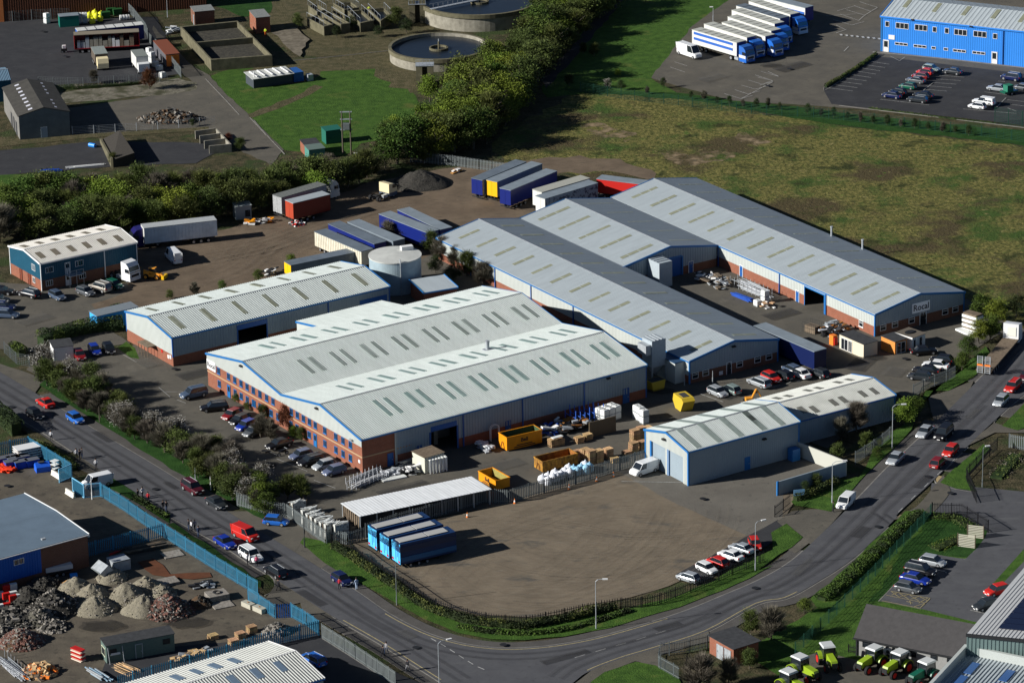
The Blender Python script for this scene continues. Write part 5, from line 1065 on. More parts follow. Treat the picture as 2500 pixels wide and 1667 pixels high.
def car(k,X,Y,dx,dy,kind,col,label,group=None,scale=None):
    if kind not in PROTO: PROTO[kind]=make_car(kind); KIDS[PROTO[kind].name]=[(c,list(c.children)) for c in PROTO[kind].children]
    p=P(k,X,Y,0.55); p.z=Z[0] + .006; rz=heading(k,X,Y,dx,dy)
    src=PROTO[kind]
    if kind not in USED: USED.add(kind); r=src; r.location=p; r.rotation_euler.z=rz; r['label']=label; r['group']=group or 'parked cars and vans'
    else: r=copy_tree(src,p,rz,label,group or 'parked cars and vans')
    for c in r.children:
        if c.name.startswith(('body','roof')) and not c.name.startswith('roof_rails'): c.material_slots[0].link='OBJECT'; c.material_slots[0].material=PAINT[col]
    r.scale=((scale or (.88 if group in ('cars in the blue building car park','cars lined up in the gravel yard') else .94)),) * 3
    return r
lr=(100,61); rl=(-100,-61); rr_=(-100,93); ru=(100,-93); ax_=(-100,27)
g1='cars along the left road'; g2='cars in the factory front car park'; g3='cars by the teal office'; g4='cars by the long shed gables'; g5='cars along the right road'; g6='cars in the blue building car park'; g7='cars in the lower right car park'; g8='cars lined up in the gravel yard'
for a in (
 ('20',400,592,*rl,'coupe','red','bright red coupe parked by the kerb on the left road',g1),('20',310,695,*lr,'hatch','black','black hatchback driving past the red coupe on the left road',g1),('20',665,732,*lr,'hatch','blue','mid blue hatchback parked behind the red coupe on the left road',g1),
 ('20',1700,1350,*lr,'suv','maroon','dark maroon car parked under the blossom trees on the left road',g1),('20',1910,1478,*lr,'saloon','darkgrey','dark grey saloon parked in front of the dark maroon car',g1),
 ('31',195,145,100,8,'hatch','blue','bright blue hatchback in the gateway beside the wrapped frames',g1),('30',2165,268,100,45,'van','red','red van parked across the road from the blue fence',g1),('30',1985,332,*lr,'saloon','royal','dark blue saloon parked beside the red van',g1),
 ('30',2212,450,*lr,'suv','white','white crossover with people at its doors by the footway',g1),('31',190,590,*rl,'estate','black','black estate with silver roof rails by the depot entrance',g1),('31',775,660,*lr,'hatch','navy','navy hatchback with two people beside it on the bend',g1),
 ('31',520,1365,-100,-50,'estate','blue','blue estate parked beside the white ribbed shed',g1),('20',855,1300,-100,22,'van','white','white and blue van turning behind the open blue gate',g1),
 ('20',1708,518,-100,22,'suv','steel','dark grey-blue off-roader nearest the name sign end of the factory',g2),('20',1890,632,-100,10,'estate','black','black estate in the second bay from the far end of the brick front',g2),('20',2045,700,-100,45,'hatch','darkred','dark red hatchback by the shrubs of the brick front',g2),('20',2115,745,-100,40,'hatch','black','black hatchback between the dark red and the royal blue one',g2),('20',2170,795,-100,40,'hatch','royal','royal blue hatchback half hidden by a bare shrub',g2),('20',2235,850,-100,40,'hatch','grey','grey hatchback mostly covered by a bare shrub',g2),
 ('21',222,958,*ax_,'saloon','black','black saloon beside the green shrub at the brick front',g2),('21',415,1055,*ax_,'hatch','lilac','blue-grey hatchback next to the motorbike',g2),('21',505,1105,*ax_,'estate','black','black estate between the blue-grey and the silver car',g2),('21',620,1145,*ax_,'hatch','silver','silver hatchback second from the factory corner',g2),('21',708,1192,*ax_,'hatch','lilac','steel blue hatchback nearest the factory corner',g2),
 ('20',835,130,70,90,'hatch','royal','blue hatchback nose-out by the dark hedge beside the warehouse',g2),('20',960,118,70,90,'hatch','black','black hatchback nose-out by the dark hedge beside the warehouse',g2),('20',700,175,70,90,'hatch','darkred','dark red car in shade behind the white hut',g2),
 ('10',255,1112,-100,-25,'estate','black','black estate at the brick corner of the teal office',g3),('10',505,1132,100,50,'hatch','steel','dark blue-grey hatchback second along the teal office',g3),('10',755,1096,100,35,'hatch','grey','grey hatchback in the middle of the row at the teal office',g3),('10',885,1062,-100,-30,'suv','beige','beige off-roader with spare wheel at the teal office',g3),('10',1008,1035,100,35,'hatch','green','dark green hatchback between off-roader and white lorry cab',g3),
 ('10',15,1090,100,5,'saloon','black','black car topmost of the row at the left edge',g3),('10',-10,1165,100,5,'hatch','black','black car second of the row at the left edge',g3),('10',25,1225,100,5,'estate','navy','navy estate third of the row at the left edge',g3),('10',55,1295,100,5,'estate','steel','steel blue estate lowest of the row at the left edge',g3),
 ('22',1850,500,100,42,'hatch','silver','silver hatchback nearest the yellow skip by the long shed gable',g4),('22',1968,478,-100,-45,'hatch','sage','pale green-silver hatchback beside the silver one at the gable',g4),('22',2215,415,-100,-38,'estate','silver','silver estate next to the red car at the gable',g4),('23',120,372,100,45,'hatch','red','red hatchback in front of the long shed gable',g4),('23',232,352,-100,-45,'hatch','black','black hatchback between the red and the white car at the gable',g4),('23',372,335,-100,-45,'saloon','white','white coupe in front of the long blue trailer',g4),('23',300,300,-100,-45,'hatch','steel','steel blue car behind the white coupe',g4),('23',545,335,-100,-40,'hatch','darkgrey','dark grey hatchback at the end of the gable row',g4),
 ('23',1465,138,100,-8,'saloon','black','black saloon with amber tail lights by the white cabin',g4),('23',1620,215,-100,-12,'hatch','black','black hatchback farthest of four by the mesh gate',g4),('23',1570,262,-100,-12,'saloon','white','white-roofed car second of four by the mesh gate',g4),('23',1485,308,-100,-12,'saloon','black','black saloon third of four by the mesh gate',g4),('23',1425,360,-100,-12,'hatch','darkgrey','dark grey car nearest of four by the mesh gate',g4),
 ('23',1475,850,*rr_,'saloon','silver','silver saloon parked by the verge beside the black people carrier',g5),('23',1640,870,*rr_,'mpv','black','black people carrier driving on the right road',g5),('23',1700,1018,*rr_,'hatch','red','red hatchback following on the right road behind the people carrier',g5),('23',1590,1122,*ru,'hatch','darkred','dark red hatchback with yellow rear plate on the right road',g5),('23',1215,1085,*rr_,'saloon','silver','silver saloon parked alone by the verge past the screen wall',g5),('23',775,1475,*rr_,'small_van','white','small white van parked on the right road by the lamp post',g5),('23',2250,448,*rr_,'estate','red','red estate car at the far end of the right road',g5),('23',2145,578,*rr_,'hatch','silver','silver hatchback behind the red estate on the right road',g5),('23',2375,350,*rr_,'hatch','maroon','maroon car cut off by the right edge',g5),
 ('03',1530,608,100,15,'hatch','sage','pale green hatchback farthest in the middle row by the blue building',g6),('03',1475,640,-100,-15,'hatch','red','red hatchback second in the middle row by the blue building',g6),('03',1435,675,-100,-15,'hatch','darkred','darker red car third in the middle row by the blue building',g6),('03',1395,712,-100,-15,'saloon','grey','grey saloon fourth in the middle row by the blue building',g6),('03',1325,765,-100,-15,'hatch','green','dark green hatchback in the middle row by the blue building',g6),('03',1185,845,-100,-15,'saloon','navy','navy saloon at the near left end of the middle row',g6),('03',1235,815,-100,-15,'hatch','black','black hatchback behind the navy saloon',g6),('03',1720,635,-100,-15,'saloon','darkgrey','dark grey saloon parked alone right of the middle row',g6),('03',1410,882,-100,-12,'estate','darkgrey','dark grey estate at the near end of the middle row',g6),('03',1460,845,-100,-12,'saloon','black','black saloon behind the dark grey estate',g6),
 ('03',2235,690,-100,-15,'suv','navy','dark off-roader with white roof near the right edge',g6),('03',2110,782,-100,-12,'saloon','silver','silver saloon beside the green trailer',g6),('03',2330,775,-100,-15,'hatch','grey','grey hatchback cut by the right edge',g6),('03',1995,905,-100,-15,'pickup','white','white double-cab pickup with canopy by the green gate',g6),('03',1935,940,-100,-15,'hatch','white','white hatchback in front of the pickup',g6),
 ('33',1545,500,100,20,'hatch','silver','silver hatchback beside the slatted fence in the lower right car park',g7),('33',1435,585,100,22,'suv','black','black off-roader second in the lower right car park',g7),('33',1390,655,100,22,'saloon','royal','deep blue saloon third in the lower right car park',g7),('33',1325,732,100,20,'hatch','grey','grey-silver hatchback beside the hatched disabled bay',g7),('33',2110,755,-100,25,'hatch','red','red hatchback half hidden by the solar roof',g7),('33',2010,885,-100,25,'hatch','darkgrey','dark grey hatchback half hidden by the solar roof',g7),
 ('32',1590,640,-100,-30,'hatch','silver','silver hatchback nearest of the row by the gravel yard railings',g8),('32',1755,560,100,45,'hatch','white','white hatchback second of the row by the railings',g8),('32',1848,503,-100,-40,'hatch','red','red hatchback between the two white cars by the railings',g8),('32',1965,445,-100,-35,'saloon','white','white coupe beyond the red hatchback by the railings',g8),('32',2060,385,-100,-35,'saloon','silver','silver-blue saloon beyond the white coupe by the railings',g8),('32',2178,345,30,60,'hatch','red','red and white small car farthest of the row by the railings',g8)):
    car(*a[:8],group=a[8])
car('22',1200,1185,-100,34,'van','white','white van parked nose-out in front of the roller doors')
car('02',1600,480,100,33,'large_van','white','tall white van parked beside the row of blue cab lorries')
car('10',1530,800,-60,-55,'large_van','white','white high-roof van standing alone on the dirt yard',scale=.82)
if PROTO['pickup']:
    pk=PROTO['pickup']; mb=MB(); mb.box(-2.3,-.6,-.8,.8,1.05,1.75); mb.build('canopy',PAINT['white'],pk)
# ---- lorries and trailers
def trailer(k,A_,B_,label,side_m,roof_m,front=None,z=4.0,body_h=2.75,W_=2.5,wheels='rear',ribs=0,tilt_roof=False,group='parked semi-trailers',end_m=None,back_m=None,name='semi_trailer',curved=False,chassis=True,Lx=None,inner=False,lab2=None):
    pa,pb=P(k,A_[0],A_[1],z),P(k,B_[0],B_[1],z); v=(pb - pa); L=v.length; rz=math.atan2(v.y,v.x)
    if Lx: L=Lx
    root=thing(name,label,'trailer' if 'trailer' in name else 'container',(pa.x,pa.y,0),rz,group); zb_=z - body_h
    # local: x 0..L, y 0..W (away from the viewer), A_ is the left near corner
    def wall(nm,x0,x1,y0,y1,m):
        mb=MB(); mb.box(x0,x1,y0,y1,zb_,z - .06)
        return mb.build(nm,m,root)
    if not inner: mb=MB(); mb.box(.06,L - .06,.06,W_ - .06,zb_ + .02,z - .08); mb.build('body',side_m,root)
    else:
        mb=MB(); mb.box(.06,L - .06,.06,W_ - .06,zb_ - .02,zb_ + .1); mb.box(.06,L - .06,W_ - .12,W_ - .06,zb_,z - .08); mb.build('body',side_m,root)
        random.seed(4); cols=[M_steel,M_bluepl,M_conc,M_whitepl,M_woodd]
        x=.6
        while x < L - 1:
            w2=random.uniform(.5,1.1); mb=MB(); mb.box(x,x + w2,.3,W_ - .4,zb_ + .1,zb_ + random.uniform(1.2,2.3)); mb.build('load',random.choice(cols),root); x += w2 + .12
    if ribs and not inner:
        mb=MB(); n=int(L / ribs)
        for i in range(n + 1): x=.1 + (L - .2) * i / n; mb.box(x - .03,x + .03,.0,.058,zb_ + .05,z - .1)
        mb.build('side_ribs',side_m,root)
    mb=MB()
    if curved:
        n=9; prof=[(y,z - .5 + .5 * math.sqrt(max(0,1 - ((y - W_ / 2) / (W_ / 2)) ** 2))) for y in [W_ * i / (n - 1) for i in range(n)]]
        mb.loft([[(0,y,zz_) for y,zz_ in prof] + [(0,W_,zb_ + 1.8),(0,0,zb_ + 1.8)],[(L - .9,y,zz_) for y,zz_ in prof] + [(L - .9,W_,zb_ + 1.8),(L - .9,0,zb_ + 1.8)],[(L,y,zz_ - .35) for y,zz_ in prof] + [(L,W_,zb_ + 1.8),(L,0,zb_ + 1.8)]])
        mb.build('roof',roof_m,root)
        mb=MB(); mb.box(.3,L * .52,W_ * .2,W_ * .8,z - .02,z + .05); mb.box(L * .54,L - 1,W_ * .2,W_ * .8,z - .02,z + .05); mb.build('roof_panel',mat('translucent_roof',(.42,.42,.40),rough=.6),root)
    else:
        mb.box(-.02,L + .02,-.02,W_ + .02,z - .1,z); mb.build('roof',roof_m,root)
        if tilt_roof:
            mb=MB(); n=7
            for i in range(1,n): x=L * i / n; mb.box(x - .05,x + .05,.0,W_,z,z + .04)
            mb.build('roof_hoop',M_felt,root)
    em=end_m or side_m
    mb=MB(); mb.box(.0,.062,.05,W_ / 2 - .02,zb_ + .05,z - .15); mb.build('rear_door',em,root); mb=MB(); mb.box(.0,.062,W_ / 2 + .02,W_ - .05,zb_ + .05,z - .15); mb.build('rear_door',em,root)
    mb=MB(); mb.box(L - .062,L,.04,W_ - .04,zb_ + .02,z - .12); mb.build('front_panel',back_m or side_m,root)
    if chassis:
        mb=MB(); mb.box(.2,L - .3,W_ * .3,W_ * .38,zb_ - .35,zb_); mb.box(.2,L - .3,W_ * .62,W_ * .7,zb_ - .35,zb_); mb.box(0,.15,.1,W_ - .1,.45,.6); mb.build('chassis',M_dark,root)
        r=min(.5,max(.3,(zb_ - .2) * .5)) if zb_ > .5 else .25
        xs=[1.6,2.9,4.2] if wheels == 'rear' else [L - 1.6,L - 2.9,L - 4.2]
        for x in xs:
            for y in (.2,W_ - .2): add_wheel(root,x,y,r,.35)
        xl=L - 2.6 if wheels == 'rear' else 2.6
        for y in (.5,W_ - .5): mb=MB(); mb.box(xl - .08,xl + .08,y - .08,y + .08,0,zb_); mb.build('landing_leg',M_dark,root)
    return root,L
TB=paint('trailer_blue',(.008,.018,.15)); TG=mat('trailer_grey_roof',(.22,.26,.29),rough=.5,var=.12,vscale=.5); TGD=mat('trailer_dark_roof',(.14,.17,.20),rough=.5,var=.15,vscale=.5); TW=mat('trailer_white',(.62,.62,.58),rough=.5,var=.08,vscale=.6); TS=mat('sky_blue_doors',(.10,.52,.9),rough=.4); TSB=mat('banded_blue_side',(.01,.035,.11),rough=.4)
gA='sky blue fronted trailers in the gravel yard'
for i,(a,b,lab) in enumerate((((1287,345),(1783,228),'sky blue fronted trailer nearest the road in the gravel yard'),((1187,288),(1673,165),'sky blue fronted trailer, middle of three in the gravel yard'),((1080,218),(1560,100),'sky blue fronted trailer nearest the corrugated store'))):
    rt_,L=trailer('31',a,b,lab,TSB,mat('blue_trailer_roof',(.02,.035,.08),rough=.4),z=3.75,body_h=3.1 if i else 3.1,curved=True,end_m=TS,group=gA,wheels='rear')
    mb=MB(); mb.box(0,L,-.03,.05,1.0,1.7); mb.build('side_skirt',mat('mid_blue_panel',(.02,.11,.25),rough=.4),rt_)
    mb=MB(); mb.box(-.03,.0,.35,.45,1.1,3.1); mb.box(-.03,.0,1.25,1.35,1.1,3.1); mb.box(-.03,.0,.8,.9,1.6,3.1); mb.build('door_bars',M_blued,rt_)
    mb=MB(); mb.box(-.04,-.0,.15,.55,.85,1.15); mb.box(-.04,-.0,1.95,2.35,.85,1.15); mb.build('rear_reflector',M_tail,rt_)
gB='trailers in the back dirt yard'
trailer('11',(530,560),(945,738),'off-white sided trailer with grey roof lowest of the row in the dirt yard',mat('dirty_white',(.62,.58,.46),rough=.7,var=.15,vscale=.8),TGD,z=3.2,body_h=2.6,ribs=.5,group=gB)
trailer('11',(652,492),(1060,672),'blue sided trailer second from the off-white one in the dirt yard',TB,TGD,z=3.2,body_h=2.6,group=gB)
trailer('11',(822,476),(1225,648),'grey roofed trailer in the middle of the dirt yard row',TGD,TG,z=3.2,body_h=2.6,group=gB)
trailer('11',(1100,405),(1527,572),'deep blue sided trailer beside the bare trees in the dirt yard',TB,TG,z=3.6,body_h=2.9,group=gB,Lx=None)
trailer('11',(1263,368),(1640,545),'blue trailer farthest up the dirt yard row',TB,TG,z=3.0,body_h=2.6,group=gB)
trailer('11',(325,858),(900,742),'low grey trailer with a yellow end along the hedge behind the warehouse',TGD,TGD,z=2.6,body_h=2.1,group=gB,end_m=paint('yellow_end',(.85,.5,.01)))
rt_,L=trailer('11',(345,312),(672,232),'red sided trailer with pale roof by the dark trees',paint('trailer_red',(.16,.012,.01)),mat('pale_trailer_roof',(.36,.40,.42),rough=.5,var=.1),z=3.9,body_h=3.0,group=gB,end_m=paint('faded_red',(.4,.06,.03)))
rt_,L=trailer('11',(243,262),(640,148),'rusty white-edged trailer behind the red one',mat('grimy_white',(.32,.33,.33),rough=.8,var=.25),mat('grimy_roof',(.15,.16,.15),rough=.8,var=.3),z=4.0,body_h=3.1,group=gB)
gC='trailers by the field fence'
trailer('o',(1108,414),(1206,373),'blue backed trailer leftmost of the three by the field fence',TG,TGD,z=3.9,body_h=2.9,group=gC,end_m=TB,Lx=13)
trailer('o',(1142,418),(1246,376),'yellow backed trailer, middle of the three by the field fence',TG,TG,z=3.9,body_h=2.9,group=gC,end_m=paint('trailer_yellow',(.85,.45,.01)),Lx=13)
trailer('o',(1173,437),(1279,393),'deep blue trailer rightmost of the three by the field fence',TB,TG,z=3.8,body_h=2.9,group=gC,Lx=13.5)
trailer('12',(328,272),(795,132),'white ended trailer with pictures on its shaded side by the shed corner',mat('shaded_panel',(.25,.29,.34),rough=.6,col2=(.05,.06,.1),vscale=1.2,thresh=(.5,.56)),TG,z=3.9,body_h=2.9,group=gC,end_m=TW)
trailer('12',(300,215),(725,90),'pale roofed trailer behind the picture-sided one',TW,mat('buff_trailer_roof',(.38,.38,.33),rough=.7,var=.1),z=4.0,body_h=2.9,group=gC,end_m=TW)
trailer('12',(780,95),(1215,148),'red sided trailer with a bowed grey roof at the field corner',PAINT['red'],TG,z=3.6,body_h=2.6,group=gC)
trailer('z3',(1250,1135),(2275,1575),'long dark blue trailer with grey roof parked along the longest shed',PAINT['navy'],TG,z=3.4,body_h=3.0,group='trailers beside the sheds',Lx=15)
rt_,L=trailer('10',(1268,532),(1912,460),'very long white tipping trailer behind the purple lorry cab',mat('grey_white_trailer',(.72,.76,.78),rough=.6,var=.15,vscale=.5),mat('trailer_sheet',(.40,.42,.42),rough=.7,var=.1),z=3.9,body_h=2.9,ribs=.6,wheels='far',group='articulated trailers',end_m=TW)
trailer('00',(685,276),(1268,218),'blue box trailer with white ribbed roof in the top left yard',TB,TW,z=3.9,body_h=3.0,tilt_roof=True,group='trailers in the top left yard',end_m=PAINT['blue'],back_m=TB)
trailer('00',(650,312),(1225,282),'open-sided red-ended trailer full of stacked goods in the top left yard',PAINT['darkred'],mat('tan_roof',(.22,.19,.14),rough=.8),z=3.9,body_h=3.0,group='trailers in the top left yard',end_m=PAINT['red'],inner=True)
def cab(loc,rz,main,low,label,group='lorry cabs',z=.0,sleeper=True,name='lorry_cab',deflector=None):
    # x forward; origin under the cab rear
    root=thing(name,label,'lorry',(loc[0],loc[1],0),rz,group); h=3.5 if sleeper else 2.7
    prof=[(0,.9),(2.0,.9),(2.1,1.5),(2.05,1.9),(1.75,h - .65),(1.2,h - .15),(.2,h),(0,h)]
    mb=MB(); mb.extr(prof,-1.2,1.2); mb.build('cab_body',main,root)
    mb=MB(); mb.box(0,2.12,-1.22,1.22,.35,1.0); mb.box(2.12,2.2,-1.0,1.0,.4,.75); mb.build('bumper',low,root)
    mb=MB(); mb.hexa([(2.06,-1.1,1.75),(2.09,-1.1,1.7),(2.09,1.1,1.7),(2.06,1.1,1.75),(1.8,-1.05,2.75),(1.84,-1.05,2.75),(1.84,1.05,2.75),(1.8,1.05,2.75)] if sleeper else [(2.02,-1.1,1.6),(2.09,-1.1,1.55),(2.09,1.1,1.55),(2.02,1.1,1.6),(1.7,-1.05,2.35),(1.8,-1.05,2.35),(1.8,1.05,2.35),(1.7,1.05,2.35)]); mb.build('windscreen',M_glass,root)
    for sd in (-1,1):
        mb=MB(); mb.box(.9,1.75,sd * 1.2 - .015,sd * 1.2 + .015,1.75,2.4); mb.build('side_window',M_glass,root)
        mb=MB(); mb.box(1.9,2.0,sd * 1.38 - .1,sd * 1.38 + .1,1.8,2.4); mb.build('wing_mirror',M_dark,root)
        mb=MB(); mb.box(2.11,2.16,sd * .8 - .2,sd * .8 + .2,.75,.95); mb.build('headlight',M_light,root)
        add_wheel(root,1.2,sd * 1.05,.5,.3); add_wheel(root,-2.4,sd * .95,.5,.5)
    mb=MB(); mb.box(2.1,2.16,-.8,.8,1.05,1.45); mb.build('grille',M_dark,root)
    mb=MB(); mb.box(-3.4,.2,-.45,-.3,.55,.85); mb.box(-3.4,.2,.3,.45,.55,.85); mb.obox(-1.9,0,.9,1.1,.9,.1); mb.build('chassis',M_dark,root)
    mb=MB(); mb.box(-1.4,-.3,-1.15,-.6,.4,.95); mb.build('fuel_tank',M_steel,root)
    return root
# row of seven blue-cab lorries, upper right
gD='row of blue-cab lorries'; BW=mat('cab_white',(.6,.62,.64),rough=.35)
rows=[((1622,262),(2018,378)),((1728,212),(2108,333)),((1885,198),(2270,322)),((1937,148),(2322,275)),((1972,90),(2352,212)),((2012,50),(2400,165)),((2122,10),(2490,130))]
nm_=('nearest','second','third','fourth','fifth','sixth','seventh and farthest')
M_rt=mat('grey_tilt_roof',(.45,.46,.41),rough=.7,var=.08)
for i,(a,b) in enumerate(rows):
    rt_,L=trailer('02',a,b,'white curtain-sided trailer, %s from the tall white van in the lorry row' % nm_[i],TW,M_rt if i != 5 else TGD,z=4.0,body_h=2.9,tilt_roof=True,group='white trailers in the lorry row',back_m=TB)
    if i == 0:
        for z0,z1 in ((3.15,3.65),(2.05,2.55)): mb=MB(); mb.box(.6,L - 1.2,-.03,.045,z0,z1); mb.build('side_stripe',mat('stripe_blue',(.03,.12,.45),rough=.5),rt_)
    rz=rt_.rotation_euler.z; c,s_=math.cos(rz),math.sin(rz); p=rt_.location; x,y=L + .6,1.25
    if i in (0,1,4,6,2,3): cab((p.x + x * c - y * s_,p.y + x * s_ + y * c),rz,PAINT['blue'] if i else mat('two_tone_cab',(.03,.13,.45),rough=.35),BW if i == 6 else PAINT['blue'],'blue and white lorry cab, %s in the lorry row' % nm_[i],gD)
cb=[o for o in sc.objects if o.name.startswith('lorry_cab')]
for o in cb:
    mb=MB(); mb.box(.02,1.9,-1.225,-1.2,1.1,1.7); mb.box(2.1,2.14,-1.05,1.05,1.0,1.68); mb.build('door_panel',BW,o)
rt_,L=trailer('03',(-60,-48),(418,72),'white and blue striped trailer cut off by the top edge',TW,TG,z=3.9,body_h=2.9,group='articulated trailers',back_m=TB)
mb=MB(); mb.box(.5,L - .3,-.03,.045,2.2,2.9); mb.build('side_stripe',MATS['stripe_blue'],rt_)
cab(P('10',1120,985),heading('10',1120,985,100,30),PAINT['white'],PAINT['white'],'white lorry cab without trailer beside the orange telehandler')
cab(P('11',1150,262),heading('11',1150,262,100,-35),mat('cream_cab',(.75,.65,.4),rough=.5),PAINT['steel'],'cream and blue tipper cab unit by the black aggregate heap',sleeper=False)
cab(P('10',1262,690),heading('10',1262,690,-100,12),paint('purple',(.015,.012,.10)),paint('purple',(.015,.012,.10)),'purple lorry cab coupled to the very long trailer')
cab(P('11',640,270),heading('11',640,270,100,-28),TW,TW,'old white lorry cab standing behind the red trailer')
# flatbed low loader on the right road
p=P('y6',635,880); rz=heading('y6',635,880,47,-60) ; 
q=P('y6',960,500); rz=math.atan2(q.y - p.y,q.x - p.x); L=(q - p).length
o=thing('low_loader','low loader lorry with two raised ramps at its tail on the right road','lorry',p,rz)
mb=MB(); mb.box(0,L + 1.5,-1.25,1.25,.8,1.05); mb.build('load_bed',M_woodd,o)
for sd in (-1,1):
    rm=MB()
    for y in (.2,1.0): rm.box(-.12,.0,sd * y - .06,sd * y + .06,.5,3.3)
    for i in range(9): rm.box(-.1,-.02,min(sd * .2,sd * 1.0),max(sd * .2,sd * 1.0),.6 + i * .32,.7 + i * .32)
    r_=rm.build('ramp',M_steel,o); mb=MB(); mb.box(-.16,-.1,min(sd * .15,sd * 1.05),max(sd * .15,sd * 1.05),1.7,2.0); mb.build('marker_board',M_orange,r_)
    for x in (1.6,2.8,4.0): add_wheel(o,x,sd * 1.0,.42,.4)
    add_wheel(o,L + 1.6,sd * 1.05,.5,.3)
mb=MB(); mb.extr([(L + .8,.5),(L + 3,.5),(L + 3,2),(L + 2.7,3.2),(L + 1,3.5),(L + .8,3.5)],-1.25,1.25); mb.build('cab_body',PAINT['white'],o)
mb=MB(); mb.box(L + .72,L + .79,-.85,.55,1.5,3.0); mb.build('cab_rear_panel',mat('cream_panel',(.8,.8,.7),rough=.5),o)
# telehandler
p=P('10',1350,975); rz=heading('10',1350,975,100,10); o=thing('telehandler','orange telehandler with cab and rear engine beside the white lorry cab','telehandler',p,rz)
mo=paint('digger_orange',(.8,.33,.03),0,.45); mb=MB(); mb.box(-2,1.9,-.8,.8,.6,1.25); mb.box(-1.9,-.6,-.9,-.2,1.25,1.7); mb.build('body',mo,o)
mb=MB(); mb.box(-.9,.5,-.15,.85,1.2,2.35); mb.build('cab_windows',M_glass,o); mb=MB(); mb.box(-1.0,.6,-.25,.95,2.35,2.5); mb.build('cab_roof',mo,o)
mb=MB(); mb.hexa([(-2.0,-.6,1.7),(2.6,-.6,.9),(2.6,-.25,.9),(-2.0,-.25,1.7),(-2.0,-.6,2.05),(2.6,-.6,1.25),(2.6,-.25,1.25),(-2.0,-.25,2.05)]); mb.build('boom',mo,o); mb=MB(); mb.box(2.5,3.1,-1.1,1.1,.3,1.1); mb.build('bucket',paint('yellow_end',(.85,.5,.01)),o)
for x in (-1.3,1.3):
    for y in (-1,1): add_wheel(o,x,y,.6,.4,rim=mo)
o.scale=(.75,.75,.75)
# tractors
M_lime=paint('lime',(.27,.40,.02),0,.4)
def tractor(k,X,Y,dx,dy,label,rim=M_red):
    p=P(k,X,Y); o=thing('tractor',label,'tractor',p,heading(k,X,Y,dx,dy),'lime green tractors')
    mb=MB(); mb.extr([(.3,1.0),(2.4,.95),(2.5,1.3),(2.3,1.75),(.3,2.0)],-.42,.42); mb.build('bonnet',M_lime,o)
    mb=MB(); mb.box(2.42,2.54,-.4,.4,.85,1.5); mb.build('grille',M_dark,o)
    mb=MB(); mb.box(-1.5,2.2,-.3,.3,.55,1.05); mb.build('chassis',M_dark,o)
    mb=MB(); mb.loft([[(-1.5,-.75,1.4),(.3,-.75,1.4),(.3,.75,1.4),(-1.5,.75,1.4)],[(-1.3,-.7,2.75),(.15,-.7,2.75),(.15,.7,2.75),(-1.3,.7,2.75)]]); mb.build('cab_windows',M_glass,o)
    mb=MB(); mb.loft([[(-1.55,-.85,2.75),(.35,-.85,2.75),(.35,.85,2.75),(-1.55,.85,2.75)],[(-1.4,-.75,2.95),(.2,-.75,2.95),(.2,.75,2.95),(-1.4,.75,2.95)]]); mb.build('cab_roof',mat('tractor_roof_grey',(.55,.57,.56),rough=.5),o)
    mb=MB(); [mb.tube((x,y,1.4),(x * .95,y * .95,2.8),.05,n=4) for x in (-1.45,.28) for y in (-.76,.76)]; mb.build('cab_pillar',M_dark,o)
    for sd in (-1,1):
        add_wheel(o,-1.0,sd * 1.0,.85,.5,rim=rim); add_wheel(o,1.75,sd * .9,.62,.4,rim=rim)
        mb=MB()
        for i in range(7):
            a0,a1=R(20 + i * 20),R(40 + i * 20); f=lambda a,r: (-1.0 + r * math.cos(a),.85 + r * math.sin(a)); (xa,za),(xb,zb2)=f(a0,.95),f(a1,.95); (xc,zc),(xd,zd)=f(a1,1.02),f(a0,1.02); y0,y1=min(sd * .72,sd * 1.25),max(sd * .72,sd * 1.25)
            mb.hexa([(xa,y0,za),(xb,y0,zb2),(xb,y1,zb2),(xa,y1,za),(xd,y0,zd),(xc,y0,zc),(xc,y1,zc),(xd,y1,zd)])
        mb.build('mudguard',M_lime,o)
    return o
tractor('33',400,1520,100,45,'lime tractor with front loader frame, left of the row'); tractor('33',625,1420,45,60,'lime tractor turned nose-away with a bright red rear wheel'); tractor('33',1000,1440,-100,50,'lime tractor nearest the two air conditioners'); tractor('33',1225,1480,-100,50,'lime tractor in front of the dark window'); tractor('33',300,1650,100,45,'lime tractor showing only its grey roof at the bottom edge')
o=tractor('33',1460,1560,-100,45,'dark green machine with mower arms beside the parapet'); 
for c in o.children:
    if c.name.startswith(('bonnet','mudguard')): c.data.materials[0]=PAINT['green']
# motorbike, excavator arm
p=P('21',255,1055); o=thing('motorbike','black motorbike parked beside the blue-grey hatchback','motorbike',p,heading('21',255,1055,100,-30)); mb=MB(); mb.loft([[(-.7,-.12,.75),(-.7,.12,.75),(-.7,.1,.85),(-.7,-.1,.85)],[(.1,-.2,.55),(.1,.2,.55),(.1,.15,1.0),(.1,-.15,1.0)],[(.6,-.1,.6),(.6,.1,.6),(.6,.08,1.0),(.6,-.08,1.0)]]); mb.build('body',PAINT['black'],o)
mb=MB(); mb.tube((.55,-.4,1.1),(.55,.4,1.1),.03); mb.build('handlebar',M_steel,o); [add_wheel(o,x,0,.32,.14) for x in (-.7,.72)]
p=P('22',2190,575); o=thing('excavator_arm','orange excavator boom standing behind the grey shed roof','excavator',p,R(10)); mb=MB(); mb.tube((-1.5,0,.3),(0,0,3.3),.25,n=6); mb.tube((0,0,3.3),(1.2,0,1.2),.2,n=6); mb.build('boom',mo,o); mb=MB(); mb.box(-2.8,-1.2,-.8,.8,.3,1.2); mb.build('body',mo,o)
for sd in (-1,1): mb=MB(); mb.box(-3.2,-.8,sd * .9 - .2,sd * .9 + .2,0,.5); mb.build('track',M_tyre,o)
o.scale=(.6,.6,.6)
